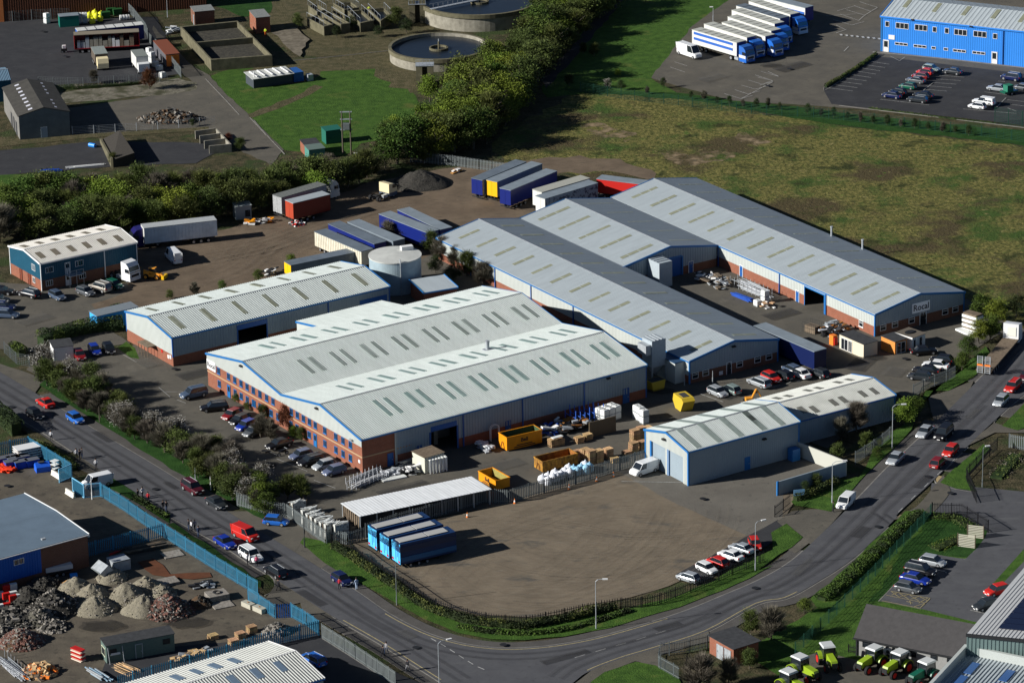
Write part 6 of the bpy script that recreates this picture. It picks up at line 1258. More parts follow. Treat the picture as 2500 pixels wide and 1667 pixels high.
# green trailer by the silver saloon
p=P('03',2215,835); o=thing('green_trailer','small green flatbed trailer with a covered load in the blue building car park','trailer',p,heading('03',2215,835,100,-20)); mb=MB(); mb.box(-1.6,1.6,-.8,.8,.55,.8); mb.build('bed',PAINT['green'],o); mb=MB(); mb.box(-.9,.5,-.7,.7,.8,2.0); mb.build('load',mat('green_cover',(.02,.16,.10),rough=.8),o); [add_wheel(o,0,y,.35,.2) for y in (-.85,.85)]
# ---------------------------------------------------------------- fences
def resample(pts,d):
    out=[pts[0]]; acc=0
    for a,b in zip(pts,pts[1:]):
        L=(b - a).length; t=d - acc
        while t <= L: out.append(a.lerp(b,t / L)); t += d
        acc=(L - (t - d))
    return out
def fence(name,label,k,pts,h,m,post_m=None,style='palisade',gap=.3,post=2.75,group=None,lean=0,curve=False,cat='fence'):
    w_=[P(k_,x,y) for k_,x,y in ((k,*q) if len(q) == 2 else q for q in pts)]
    if curve: w_=smooth_line(w_,4)
    o=thing(name,label,cat,(w_[0].x,w_[0].y,0),0,group); q=[p - o.location for p in w_]; mb=MB()
    if style == 'solid': 
        for a,b in zip(q,q[1:]): n=Vector((-(b - a).y,(b - a).x,0)).normalized() * .12; mb.prism([a,b,b + n,a + n],0,h)
        mb.build('panel',m,o); return o
    if style == 'mesh':
        for a,b in zip(q,q[1:]):
            n=Vector((-(b - a).y,(b - a).x,0)).normalized() * .02
            for i in range(int(h / .3) + 1): z=.05 + i * .3; mb.hexa([(*p.xy,z) for p in (a,b,b + n,a + n)] + [(*p.xy,z + .03) for p in (a,b,b + n,a + n)])
        for p in resample(q,gap): mb.box(p.x - .015,p.x + .015,p.y - .015,p.y + .015,.02,h)
    else:
        for a,b in zip(q,q[1:]):
            n=Vector((-(b - a).y,(b - a).x,0)).normalized() * .05
            for z in (.35,h - .35): mb.hexa([(*p.xy,z) for p in (a,b,b + n,a + n)] + [(*p.xy,z + .07) for p in (a,b,b + n,a + n)])
            t=(b - a).normalized(); L=(b - a).length; s=gap / 2; hw=gap * (.23 if style == 'palisade' else .12)
            while s < L:
                c=a + t * s; e=t * hw; f=-n * .4
                mb.prism([c - e + f,c + e + f,c + e,c - e],.06,h); s += gap
    mb.build('pales' if style == 'palisade' else ('mesh_panel' if style == 'mesh' else 'railings'),m,o)
    for p in resample(q,post)[:100]: mb=MB(); mb.box(p.x - .06,p.x + .06,p.y - .06,p.y + .06,0,h + .06); mb.build('post',post_m or m,o)
    return o
PB=mat('blue_post',(.06,.28,.45),rough=.5)
M_mesh=mat('green_mesh',(.015,.07,.045),rough=.6); M_blk=mat('black_railing',(.012,.012,.014),rough=.5)
gF='fence runs'
fence('palisade_fence','blue palisade fence in shade behind the blue bins at the left edge','20',[(-60,1075),(255,1015)],2.3,M_palb,PB,group=gF)
fence('palisade_fence','blue palisade fence lit by the sun between the blue bins and the road','20',[(258,1015),(440,1125),(632,1245)],2.3,M_palb,PB,group=gF)
fence('palisade_fence','long blue palisade fence between the lower left yards and the road','20',[(890,1420),(1100,1550),('30',1280,185),('30',1480,310),('30',1620,400),('30',1880,565),('30',2180,745),('30',2280,800)],2.3,M_palb,PB,group=gF)
fence('palisade_fence','blue palisade fence dividing the rubble yard from the blue panelled shed','30',[(-100,690),(0,660),(400,560),(730,470),(1020,395),(1450,285)],2.2,M_palb,PB,group=gF)
fence('palisade_fence','short blue palisade fence between the two concrete blocks and the gate','30',[(2190,850),('31',40,905),('31',185,1000)],2.1,M_palb,PB,group=gF)
fence('palisade_gate','dark blue gate closed across the rubble yard entrance','31',[(190,1000),(328,992)],2.1,M_blued,PB,group=gF,cat='gate')
fence('palisade_fence','blue palisade fence from the gate to the grey fence corner','31',[(330,992),(470,1070),(572,1145)],2.2,M_palb,PB,group=gF)
fence('palisade_fence','blue palisade fence running in front of the white ribbed shed','31',[(575,1150),(320,1205),(170,1240),(0,1285),('30',2110,1335),('30',1660,1465),('30',1200,1590),('30',1040,1640)],2.2,M_palb,PB,group=gF)
fence('palisade_fence','galvanised palisade fence beside the footway at the bottom centre','31',[(600,1175),(850,1330),(1050,1465),(1250,1600)],2.2,M_palg,group=gF)
fence('palisade_fence','galvanised palisade fence around the wrapped window frames','31',[(-150,10),(130,90),(290,110),(450,220),(630,345)],2.2,M_palg,group=gF)
fence('palisade_fence','short galvanised fence beside the sky blue fronted trailers','31',[(640,345),(740,335),(830,350),(985,300)],1.9,M_palg,group=gF)
fence('palisade_fence','galvanised palisade fence between the skips and the gravel yard','31',[(985,290),(1250,200),(1585,110),(1860,30),(2040,-20),('22',10,1480),('22',270,1400),('22',540,1330),('22',930,1205),('22',1205,1125)],2.2,M_palg,group=gF)
fence('railing_fence','black railings curving round the gravel yard behind the low hedge','31',[(680,345),(850,425),(1000,540),(1300,730),(1520,880),(1700,960),(2000,1040),(2348,1075),('32',400,1030),('32',700,965),('32',980,920),('32',1245,900),('32',1510,815),('32',1860,670),('32',1965,625),('32',2260,500)],1.7,M_blk,style='rail',gap=.35,group=gF,curve=True)
fence('mesh_fence','green mesh fence along the far side of the rough field','02',[(640,815),(1100,885),(1500,930),(2000,990),(2348,1025),('03',500,1035),('03',1000,1090),('03',1960,1200),('03',2400,1260)],2.0,M_mesh,style='mesh',gap=1.4,post=3,group=gF)
fence('palisade_fence','grey-green palisade fence between the dark wood and the trailers','01',[(1380,1430),(1750,1465),(2200,1530),(2330,1560)],2.0,M_palg,group=gF)
fence('mesh_fence','wire fence with tall posts in front of the brown factory wall','00',[(-60,200),(150,190),(270,180),(620,165)],2.2,M_palg,style='mesh',gap=.9,post=4,group=gF)
fence('palisade_fence','grey-green fence between the top left yard and the access road','00',[(1075,60),(1180,160),(1290,300),(1320,385),(1460,520),(1600,690)],2.2,M_palg,group=gF)
fence('mesh_fence','grey mesh fence along the chippings strip','00',[(340,760),(700,770),(1100,745),(1480,720)],1.8,M_palg,style='mesh',gap=.5,post=3,group=gF)
fence('mesh_fence','thin wire fence with short posts below the old dark shed','00',[(640,1190),(935,1175),(1340,1150),(1900,1100)],1.6,M_steel,style='mesh',gap=5,post=4,group=gF)
fence('palisade_fence','galvanised fence beside four dark cars at the right entrance','23',[(1370,540),(1485,480),(1590,440),(1690,400),(1745,370)],2.1,M_palg,style='rail',gap=.25,group=gF)
fence('palisade_fence','galvanised fence beside the overgrown corner right of the grey shed','23',[(860,1130),(1000,1040),(1090,980),(1180,900)],2.0,M_palg,style='rail',gap=.25,group=gF)
fence('railing_fence','black railings round the scrubby corner right of the road','23',[(2110,1010),(1990,1110),(1835,1270),(1930,1480)],2.0,M_blk,style='rail',gap=.25,group=gF)
fence('railing_gate','black gate casting a long shadow at the lower right entrance','33',[(1535,90),(1800,100),(2010,230),(2035,250)],2.0,M_blk,style='rail',gap=.22,group=gF,cat='gate')
fence('railing_gate','black gate standing open beside the screen wall','23',[(150,1600),(290,1490)],1.8,M_blk,style='rail',gap=.22,group=gF,cat='gate')
fence('mesh_fence','dark green mesh fence behind the roadside hedge in the lower right','33',[(330,1330),(660,1010),(980,690),(1330,320),(1540,90)],2.0,M_mesh,style='mesh',gap=.4,post=2.8,group=gF)
fence('railing_fence','black railings between the tractors and the bungalow','33',[(800,1300),(1230,1400),(1640,1450)],1.2,M_blk,style='rail',gap=.2,group=gF)
fence('palisade_fence','galvanised palisade pen in front of the brick substation','32',[(1760,1260),(1550,1310),(1345,1330),(1325,1440),(1510,1545)],2.0,M_palg,style='rail',gap=.22,group=gF)
fence('mesh_fence','grey fence angled round the white hut at the left','20',[(40,150),(150,250),(260,270),(400,220)],1.9,M_palg,style='mesh',gap=.4,group=gF)
fence('palisade_fence','galvanised palisade corner at the far right entrance','23',[(2215,985),(2348,1010),(2480,1040)],2.2,M_palg,group=gF)
fence('mesh_gate','green mesh gate panels beside the white pickup','03',[(2090,1085),(2260,1110),(2400,1130)],3.0,M_mesh,style='mesh',gap=.4,group=gF,cat='gate')
for pts,lab in (([(1762,365),(1915,385)],'nearer slatted timber screen in the lower right car park'),([(1848,285),(1990,300)],'farther slatted timber screen in the lower right car park')):
    p,q=P('33',*pts[0]),P('33',*pts[1]); o=thing('slatted_screen',lab,'screen',p); d=q - p; t=d.normalized(); n=Vector((-t.y,t.x,0)) * .06; mb=MB()
    for i in range(8): mb.hexa([(*v.xy,.1 + i * .24) for v in (d * 0,d,d + n,n)] + [(*v.xy,.24 + i * .24) for v in (d * 0,d,d + n,n)])
    mb.build('slats',mat('pale_timber',(.5,.48,.38),rough=.8),o); mb=MB(); mb.box(d.x - .05,d.x + .05,d.y - .05,d.y + .05,0,2.1); mb.box(-.05,.05,-.05,.05,0,2.1); mb.build('posts',M_woodd,o)
# blue framed gates
M_gf=mat('gate_frame_blue',(.20,.50,.72),rough=.4)
for k,a,b,lab in (('20',(525,1300),(640,1250),'open blue framed gate leaf beside the concrete barriers'),('20',(640,1370),(742,1435),'open blue framed gate leaf nearest the lamp pole'),('20',(745,1432),(890,1420),'dark blue mesh gate leaf in front of the white and blue van')):
    p,q=P(k,*a),P(k,*b); o=thing('framed_gate',lab,'gate',p,0,'blue framed gates'); d=q - p; L=d.length; t=d.normalized(); n=Vector((-t.y,t.x,0)) * .08; h=2.2; o.rotation_euler.z=math.atan2(d.y,d.x)
    mb=MB(); mb.box(0,.12,0,.1,0,h); mb.box(L - .12,L,0,.1,0,h); mb.box(.12,L - .12,0,.1,h - .12,h); mb.box(.12,L - .12,0,.1,.1,.22); mb.build('frame',M_gf,o)
    mb=MB(); x=.2
    while x < L - .15: mb.box(x,x + .045,.03,.06,.22,h - .12); x += .1
    mb.build('pales',M_palb,o)
# ---------------------------------------------------------------- lamp posts and poles
def lamp(k,X,Y,h,label,arm=(1.0,0),head=True,m=None,group='street lamps',name='street_lamp'):
    o=thing(name,label,'street lamp' if name == 'street_lamp' else 'pole',P(k,X,Y),0,group); mb=MB(); mb.tube((0,0,0),(0,0,1.2),.09,n=8); mb.tube((0,0,1.2),(0,0,h - .3),.06,n=8,r2=.045)
    if head: mb.tube((0,0,h - .3),(arm[0] * .3,arm[1] * .3,h),.045,n=6); mb.tube((arm[0] * .3,arm[1] * .3,h),(arm[0],arm[1],h + .05),.04,n=6)
    mb.build('column',m or M_steel,o)
    if head: mb=MB(); mb.obox(arm[0] * 1.25,arm[1] * 1.25,h - .02,.7,.26,.14,math.atan2(arm[1],arm[0])); mb.build('lantern',M_frame,o)
    return o
lamp('32',778,1095,7.2,'street lamp on the grass verge inside the bend'); lamp('31',1260,880,6.7,'street lamp on the verge below the sky blue trailers',head=False,m=M_palg); lamp('31',447,378,4.8,'pole at the gateway by the wrapped window frames',head=False,m=M_felt)
lamp('31',1640,1800,9.4,'street lamp rising from the bottom edge near the bend',arm=(1.1,.5)); lamp('23',655,1478,6.4,'street lamp beside the small white van',arm=(1.4,.2)); lamp('23',1185,1000,7.0,'street lamp by the overgrown corner of the grey shed',arm=(1.3,.1)); lamp('23',1980,1330,6.2,'lamp with a white globe by the black railings',arm=(.5,.1),m=M_palg)
lamp('32',2182,582,7.3,'street lamp behind the red car of the railing row',arm=(.9,.4)); lamp('20',813,1445,4.0,'bare white pole in front of the open gate',head=False,m=M_frame); lamp('20',880,768,3.0,'wooden pole in the blossom hedge by the mid blue hatchback',head=False,m=M_trunk); lamp('20',1860,1368,2.6,'short white pole by the dark grey saloon',head=False,m=M_frame)
lamp('22',1557,440,2.2,'thin post behind the yellow skip',head=False); lamp('22',1806,430,2.6,'thin post by the long shed gable',head=False); lamp('10',2110,230,4.0,'lamp among the trees above the pale container',arm=(-.5,0)); lamp('01',883,1470,2.5,'short lamp by the twin-pole transformer',arm=(.3,0)); lamp('02',1810,190,3.0,'lamp on the lawn behind the lorry row',arm=(-.3,0)); lamp('00',1478,155,4.4,'tall pole beside the brick pump house',head=False); lamp('00',265,170,3.5,'pole in front of the brown factory wall',head=False)
lamp('20',1725,1280,2.4,'road sign pole with a round sign on the hedge verge',head=False)
p=P('01',822,1360); o=thing('pole_transformer','twin wooden poles carrying a transformer and cross arms beside the green kiosk','transformer',p); 
for x in (-.75,.75): mb=MB(); mb.tube((x,0,0),(x,0,8.2),.16,n=8,r2=.12); mb.build('pole',M_trunk,o)
mb=MB(); [mb.box(-1.1,1.1,-.1,.1,z,z + .18) for z in (4.6,6.6,8.0)]; mb.build('cross_arm',M_steel,o); mb=MB(); mb.box(-.6,.6,-.45,.45,4.8,5.9); mb.build('transformer_tank',M_palg,o)
# ---------------------------------------------------------------- trees
def leaf_mat(name,c1,c2,rnd=.25): return mat(name,c1,rough=.75,col2=c2,vscale=.9,obj_rand=rnd,detail=2,thresh=(.35,.65),spec=.2)
LM=dict(bright=leaf_mat('fresh_leaves',(.065,.095,.010),(.17,.225,.026)),olive=leaf_mat('budding_leaves',(.040,.054,.014),(.10,.125,.028)),bare=leaf_mat('bare_twigs',(.075,.068,.048),(.17,.152,.115)),white=leaf_mat('blossom',(.32,.30,.26),(.62,.60,.55),.15),dark=leaf_mat('dark_leaves',(.012,.022,.007),(.035,.055,.014)),rust=leaf_mat('copper_leaves',(.07,.025,.012),(.17,.06,.025)),green=leaf_mat('green_leaves',(.034,.06,.010),(.085,.13,.018)))
def crown_mesh(seed,H,Rr,n,leaf=.42,blobs=22,twigs=0,base=.28,open_=1.0):
    rnd=random.Random(seed); mb=MB(); B=[]
    for i in range(blobs):
        a=rnd.random() * 2 * PI; f=rnd.random() ** .6; zz=base + (1 - base) * (rnd.random() ** .9) * .86
        rr=Rr * f * .8 * math.sin(PI * min(1,(zz - base + .18) / (1.12 - base))) ** .6
        B.append((rr * math.cos(a),rr * math.sin(a),zz * H,Rr * rnd.uniform(.2,.42)))
    for i in range(n):
        bx_,by_,bz_,br=B[rnd.randrange(blobs)]; d=Vector((rnd.gauss(0,1),rnd.gauss(0,1),rnd.gauss(0,.85))).normalized() * br * min(1.5,abs(rnd.gauss(.8,.28)))
        c=Vector((bx_,by_,bz_)) + d; s=leaf * rnd.uniform(.5,1.2); u=Vector((rnd.gauss(0,1),rnd.gauss(0,1),rnd.gauss(0,1))).normalized(); v=u.orthogonal().normalized(); v=(v * math.cos(i) + u.cross(v) * math.sin(i))
        mb.face([c - u * s * .5,c + v * s * .35,c + u * s * .5,c - v * s * .35])
    for i in range(twigs):
        bx_,by_,bz_,br=B[rnd.randrange(blobs)]; a=Vector((bx_ * .55,by_ * .55,max(.1,bz_ - br * 1.2))); c=Vector((bx_,by_,bz_)) + Vector((rnd.gauss(0,.6),rnd.gauss(0,.6),abs(rnd.gauss(.3,.6)))).normalized() * br * rnd.uniform(.7,1.35)
        a=a.lerp(c,rnd.uniform(0,.55)); w2=Vector((rnd.gauss(0,1),rnd.gauss(0,1),0)).normalized() * rnd.uniform(.02,.045); mb.face([a - w2,a + w2,c])
    return mb
def trunk_mesh(seed,H,Rr):
    rnd=random.Random(seed); mb=MB(); r=H * .022; top=Vector((rnd.uniform(-.3,.3),rnd.uniform(-.3,.3),H * .5)); mb.tube((0,0,0),top,r,n=7,r2=r * .6); mb.tube(top,(top.x * 1.6,top.y * 1.6,H * .85),r * .6,n=5,r2=r * .15)
    for i in range(9):
        a=rnd.random() * 2 * PI; z=H * rnd.uniform(.2,.6); e=Vector((math.cos(a) * Rr * .7,math.sin(a) * Rr * .7,z + H * rnd.uniform(.15,.35))); mb.tube((top.x * z / (H * .5) * .8,top.y * z / (H * .5) * .8,z),e,r * .4,n=4,r2=r * .1)
    return mb
TP={}
SPEC={'bright': [('bright',5200,100)],'olive': [('olive',3000,1400)],'bare': [('bare',0,4200)],'blossom': [('bare',0,1600),('white',1500,0)],'dark': [('dark',4500,60)],'green': [('green',5000,60)],'rust': [('rust',1900,1500)],'thin': [('olive',900,2600)]}
def tree_proto(kind,v):
    key=(kind,v)
    if key not in TP:
        H,Rr=7.0,2.9; nm='tree' if kind not in ('blossom',) else 'blossom_tree'
        r=thing(nm,'x','tree',(0,0,-80)); trunk_mesh(v * 7 + 1,H,Rr).build('trunk',M_trunk,r)
        for i,(m_,n,tw) in enumerate(SPEC[kind]): crown_mesh(v * 13 + 5 + (0 if kind != 'blossom' else 0),H,Rr,n,twigs=tw,leaf=.26 if kind != 'blossom' else .2,blobs=46).build('crown' if not (kind == 'blossom' and i == 1) else 'blossom',LM[m_],r)
        KIDS[r.name]=[(c,[]) for c in r.children]; TP[key]=[r,False]
    return TP[key]
TR=random.Random(5)
def plant(p,kind,H,label,group,wide=1.0,cat=None,name=None):
    t=tree_proto(kind,TR.randrange(3)); s=H / 7.0; sc_=(s * wide * TR.uniform(.88,1.12),s * wide * TR.uniform(.88,1.12),s); rz=TR.random() * 6.28
    if not t[1]: t[1]=True; r=t[0]; r.location=(p.x,p.y,0); r.rotation_euler.z=rz; r.scale=sc_; r['label']=label; r['group']=group
    else: r=copy_tree(t[0],(p.x,p.y,0),rz,label,group,sc_)
    if cat: r['category']=cat
    return r
def inside(p,poly):
    c=False; n=len(poly)
    for i in range(n):
        a,b=poly[i],poly[(i + 1) % n]
        if (a.y > p.y) != (b.y > p.y) and p.x < (b.x - a.x) * (p.y - a.y) / (b.y - a.y) + a.x: c=not c
    return c
def wood(k,pts,spacing,mix,hr,label,group,wide=1.25,tries=3000,cap=190):
    poly=PL(k,pts); xs=[p.x for p in poly]; ys=[p.y for p in poly]; got=[]
    for _ in range(tries):
        p=Vector((TR.uniform(min(xs),max(xs)),TR.uniform(min(ys),max(ys)),0))
        if inside(p,poly) and all((p - q).length > spacing for q in got): got.append(p)
        if len(got) >= cap: break
    for p in got:
        kd=TR.choice(mix); plant(p,kd,TR.uniform(*hr),label[kd] if isinstance(label,dict) else label,group,wide)
lab=lambda where: dict(bright='fresh light green tree ' + where,olive='olive budding tree ' + where,bare='bare brown tree ' + where,dark='dark evergreen tree ' + where,green='mid green leafy tree ' + where,thin='thinly budding tree ' + where,blossom='white blossom tree ' + where,rust='copper coloured tree ' + where)
W1=[(850,385),(895,350),(960,315),(1010,275),(1050,225),(1100,180),(1180,150),(1225,90),(1270,30),(1300,-30),(1430,-40),(1370,60),(1300,130),(1240,190),(1190,260),(1140,330),(1060,362),(960,385),(860,395)]
wood('o',W1,3.15,['olive','bright','thin','green','green','bright','olive','thin'],(5,8.8),lab('in the wood beside the round settling tanks'),'trees of the wood by the settling tanks',1.42,cap=88)
wood('o',[(-20,505),(110,475),(330,460),(540,460),(640,445),(740,428),(850,405),(862,422),(760,452),(640,482),(540,508),(420,525),(300,535),(-20,560)],3.0,['olive','olive','thin','thin','bright','green','bare'],(5,7.2),lab('in the tree belt above the dirt yard'),'trees of the belt above the dirt yard',1.4,cap=52)
wood('o',[(60,470),(180,440),(330,432),(560,428),(700,405),(850,392),(850,405),(740,428),(640,445),(540,460),(330,460)],3.0,['thin','olive','bright','bare'],(3,4.4),lab('on the upper fringe of the tree belt'),'trees of the belt above the dirt yard',1.35,cap=20)
wood('20',[(360,420),(560,450),(820,470),(1000,620),(1300,900),(1600,1010),(1850,1080),(2200,1280),(2348,1500),(2300,1560),(2050,1470),(1650,1210),(1300,1000),(1000,820),(760,690),(560,560)],2.0,['bare','bare','thin','bare','bare','blossom','thin','olive','bare'],(3.0,5.2),lab('in the roadside strip before the factory car park'),'trees of the roadside strip',1.25,cap=62)
wood('20',[(1850,1380),(2250,1540),(2348,1600),(2420,1500),(2300,1350),(2100,1280)],2.4,['green','green','bright','blossom'],(3.2,4.4),lab('at the low end of the roadside strip'),'trees of the roadside strip',1.15,cap=16)
for k,X,Y,kd,H,lb in (('20',380,330,'blossom',5.2,'big white blossom tree in front of the white hut'),('20',640,430,'blossom',4.6,'blossom tree second in the roadside strip'),('20',1350,900,'blossom',4.4,'blossom tree in the middle of the roadside strip'),('20',2060,1330,'blossom',4.5,'blossom tree near the low end of the roadside strip'),('21',60,1380,'blossom',4.8,'bright white blossom tree at the low end of the strip'),('21',300,1440,'thin',4.2,'slim tree beside the grey palisade fence'),('21',420,1440,'thin',4.0,'slim bare tree in the dark car park corner'),
    ('21',300,830,'rust',4.4,'copper-leaved tree against the brick front'),('21',60,900,'bare',4.0,'bare spreading tree among the parked cars'),('21',150,920,'bare',3.6,'bare shrub covering the grey hatchback'),('21',345,900,'bright',2.0,'light green bush at the brick front'),('21',420,930,'olive',2.4,'grey-green shrub at the brick front'),('20',2080,590,'green',1.6,'green bush under the near windows of the brick front'),('20',2180,660,'olive',1.5,'low bush beside the dark red hatchback'),('20',2320,740,'thin',2.6,'thin shrub at the brick front'),
    ('33',120,1190,'bare',5.2,'brown rounded tree above the dark gully at the lower right'),('33',-60,1150,'thin',4.0,'thin tree beside the brick substation'),('33',410,950,'green',2.2,'round green bush by the brown tree'),('32',1690,1640,'bare',5.4,'wide brown bush in front of the brick substation'),('32',2130,1440,'olive',3.0,'slim bush behind the brick substation'),('32',1950,1600,'bare',4.4,'bare brown bush below the brick substation'),
    ('23',1290,790,'bright',4.4,'bright green bush by the galvanised fence'),('23',1380,720,'green',3.6,'green bush beside the shadow of the grey shed'),('23',870,840,'bare',5.0,'bare tree in front of the grey shed wall'),('23',740,920,'bare',3.8,'low bare tree left of the taller bare one'),('23',700,1080,'olive',2.6,'olive shrub inside the screen wall corner'),('23',960,1010,'thin',3.0,'thin shrub by the galvanised fence'),('23',1050,1080,'green',2.0,'low green bush at the foot of the galvanised fence'),('23',520,1330,'olive',2.2,'low olive shrub outside the screen wall'),('23',420,1390,'dark',2.0,'dark low bush by the small blue sign'),
    ('13',1960,1340,'green',4.6,'green bush behind the stack of white frames'),('13',2100,1400,'bright',4.8,'tall fresh green bush left of the low loader'),('13',2050,1520,'green',4.4,'green bush in the thicket beside the low loader'),('13',2280,1310,'dark',4.0,'dark green bush at the field corner by the white cab'),('23',1950,70,'bright',4.2,'leafy bush where the thicket meets the car row'),('23',1850,200,'green',4.0,'green bush above the galvanised fence end'),('23',1800,310,'green',3.2,'lower green bush beside the galvanised fence end'),('23',2050,20,'dark',3.6,'shaded bush behind the low loader ramps'),
    ('01',1230,1260,'bright',5.4,'fresh yellow-green tree standing out at the wood edge'),('01',2130,600,'bright',5.6,'fresh yellow-green tree halfway up the wood'),('01',1550,900,'bright',5.6,'yellow-green tree by the smaller settling tank'),('01',860,260,'dark',3.0,'dark bush below the filter channels'),('01',1250,240,'olive',4.4,'olive bush between the filter channels and the larger tank'),('01',390,250,'olive',3.4,'bush at the left end of the filter channels'),('01',730,340,'dark',2.8,'low dark bush under the filter channels'),('01',1350,300,'dark',3.4,'dark shrubs between the round tanks'),('01',1100,330,'dark',2.6,'dark shrubs on the bank below the filter channels'),
    ('00',1320,790,'rust',4.4,'rounded copper bush by the orange-topped container'),('00',2010,1260,'rust',2.0,'small copper bush by the storage bays'),('00',1000,1460,'olive',2.6,'single small tree beside the dark ramp'),('00',830,740,'bare',3.0,'bare shrub by the covered trailer'),('00',1700,1120,'dark',1.6,'low bush beside the rubble heap'),('00',2120,1330,'olive',2.6,'bush right of the storage bays'),
    ('11',1180,640,'bare',3.8,'bare tree between the trailers and the round tank'),('11',1350,650,'bare',3.6,'bare tree against the deep blue trailer'),('11',1560,760,'thin',4.4,'green-flushed tree right of the round tank'),('11',1650,820,'bare',4.6,'tall bare tree at the white wall of the longest shed'),('11',1780,880,'bare',4.2,'bare tree second along the longest shed'),('11',1880,960,'thin',4.8,'thin tree third along the longest shed'),('11',2020,1040,'bare',4.6,'bare tree fourth along the longest shed'),('11',1600,930,'dark',3.2,'dark ivy-covered tree behind the brick annexe'),('11',1760,1010,'dark',3.4,'dark bush beside the brick annexe'),('11',940,800,'olive',2.8,'bush left of the round tank'),('11',780,860,'olive',2.4,'bush behind the warehouse ridge'),('11',620,880,'bare',2.6,'bare bush along the low grey trailer'),('11',330,870,'bright',2.2,'light green bush by the yellow trailer end'),('10',1720,1130,'bare',2.6,'bare shrub behind the warehouse roof'),('10',1960,1080,'green',1.8,'green bush behind the warehouse roof'),('10',2280,1000,'green',2.2,'round green bush behind the warehouse'),('10',1500,1160,'olive',1.8,'low scrub behind the warehouse left end'),
    ('02',540,760,'dark',2.6,'small dark tree at the lawn edge by the wood'),('02',760,500,'olive',3.0,'small tree on the shaded lawn'),('02',665,480,'thin',2.6,'thin tree on the shaded lawn'),('02',970,680,'bright',1.8,'small pale tree alone on the lawn'),('02',880,780,'blossom',2.0,'pink-white sapling at the green mesh fence'),('02',1000,800,'dark',2.2,'small dark conifer at the green mesh fence')):
    plant(P(k,X,Y),kd,H,lb,None,1.15)
for i,(k,X,Y) in enumerate([('02',1230,835),('02',1370,780),('02',1615,880),('02',1730,890),('02',1845,925),('02',1955,940),('02',2075,950),('02',2190,960),('02',2290,975),('03',90,955),('03',195,975),('03',440,1010),('03',560,1030),('03',670,1040),('03',790,1060),('03',905,1080),('03',1015,1095),('03',1140,1110),('03',1260,1125),('03',1380,1140),('03',1500,1150),('03',1630,1170),('03',1740,1180),('03',1860,1200)]): plant(P(k,X,Y),'dark' if i % 3 else 'bare',1.7 + .5 * (i % 2),'young sapling in the line along the green mesh fence','saplings along the green mesh fence',.8)
for o in list(sc.objects):
    if o.parent is None and o.get('category') == 'tree' and any(s in o.get('label','') for s in ('bush','shrub')): o['category']='bush'
wood('o',[(-20,520),(150,490),(300,480),(330,520),(200,545),(-20,565)],2.6,['dark','dark','olive','bare'],(3.6,5.2),lab('at the dark lower left end of the tree belt'),'trees of the belt above the dirt yard',1.4,cap=16)
# hedges: leafy strips
def hedge(k,pts,h,w_,kinds,label,dens=95,leaf=.2,curve=True):
    line=[P(*((k,*q) if len(q) == 2 else q)) for q in pts]; line=smooth_line(line,4) if curve else line; o=thing('hedge',label,'hedge',(line[0].x,line[0].y,0)); base=o.location.copy(); rnd=random.Random(len(label))
    cum=[0]
    for a,b in zip(line,line[1:]): cum.append(cum[-1] + (b - a).length)
    n=int(cum[-1] * dens * w_); mbs=[MB() for _ in kinds]
    for i in range(n):
        d=rnd.random() * cum[-1]; j=0
        while cum[j + 1] < d: j += 1
        a,b=line[j],line[j + 1]; c=a.lerp(b,(d - cum[j]) / max(1e-5,cum[j + 1] - cum[j])); t=(b - a).normalized(); nn=Vector((-t.y,t.x,0)); wob=1 + .35 * noise.noise(Vector((c.x * .3,c.y * .3,1))); ph=rnd.uniform(-1,1)
        hh=h * wob * math.sqrt(max(.05,1 - ph * ph * .7)); c=c + nn * ph * w_ / 2 - base; c.z=hh * (1 - rnd.random() ** 2 * .7); u=Vector((rnd.gauss(0,1),rnd.gauss(0,1),rnd.gauss(0,1))).normalized(); v=u.orthogonal().normalized(); s=leaf * rnd.uniform(.6,1.3)
        kx=0 if noise.noise(Vector((c.x * .5,c.y * .5,9))) < (.12 if len(kinds) > 1 else 9) else 1
        mbs[kx].face([c - u * s * .5,c + v * s * .4,c + u * s * .5,c - v * s * .4])
    for kx,mb in enumerate(mbs):
        if mb.f: mb.build('foliage',LM[kinds[kx]],o)
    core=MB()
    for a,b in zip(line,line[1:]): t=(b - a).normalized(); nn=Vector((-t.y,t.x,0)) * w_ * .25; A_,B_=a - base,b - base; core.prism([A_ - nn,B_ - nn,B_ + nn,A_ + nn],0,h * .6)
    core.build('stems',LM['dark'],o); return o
hedge('31',[(700,380),(900,500),(1100,640),(1300,770),(1500,905),(1750,1000),(2050,1060),(2348,1090),('32',400,1045),('32',700,975),('32',960,930)],1.2,1.6,('dark','olive'),'low dark hedge curving round the edge of the gravel yard')
hedge('31',[(1800,1075),(2000,1120),(2348,1145),('32',500,1110),('32',850,1010),('32',1080,940)],.7,1.3,('green','dark'),'second lower green hedge on the verge inside the bend')
hedge('33',[(560,850),(700,740),(900,560),(1100,380),(1300,190),(1450,90)],1.0,2.4,('green','dark'),'leafy green hedge between the road and the dark green fence')
hedge('10',[(360,1568),(600,1490),(850,1440),(1090,1420)],2.4,3.2,('dark','green'),'thick dark hedge between the teal office yard and the warehouse')
hedge('10',[(830,1400),(960,1340),(1090,1300)],2.2,2.2,('dark','green'),'shaded hedge in front of the bright blue ended container')
hedge('23',[(330,1460),(500,1400),(700,1300)],1.2,1.6,('dark','olive'),'low dark hedge outside the screen wall',curve=False)
hedge('20',[(280,960),(420,1030),(560,1120),(660,1190)],1.0,2.0,('olive','green'),'rough verge growth between the blue fence and the upper road',curve=False)
hedge('20',[(1180,1430),(1350,1540),(1480,1610)],.8,1.2,('dark','green'),'scrubby growth beside the long blue fence',curve=False)
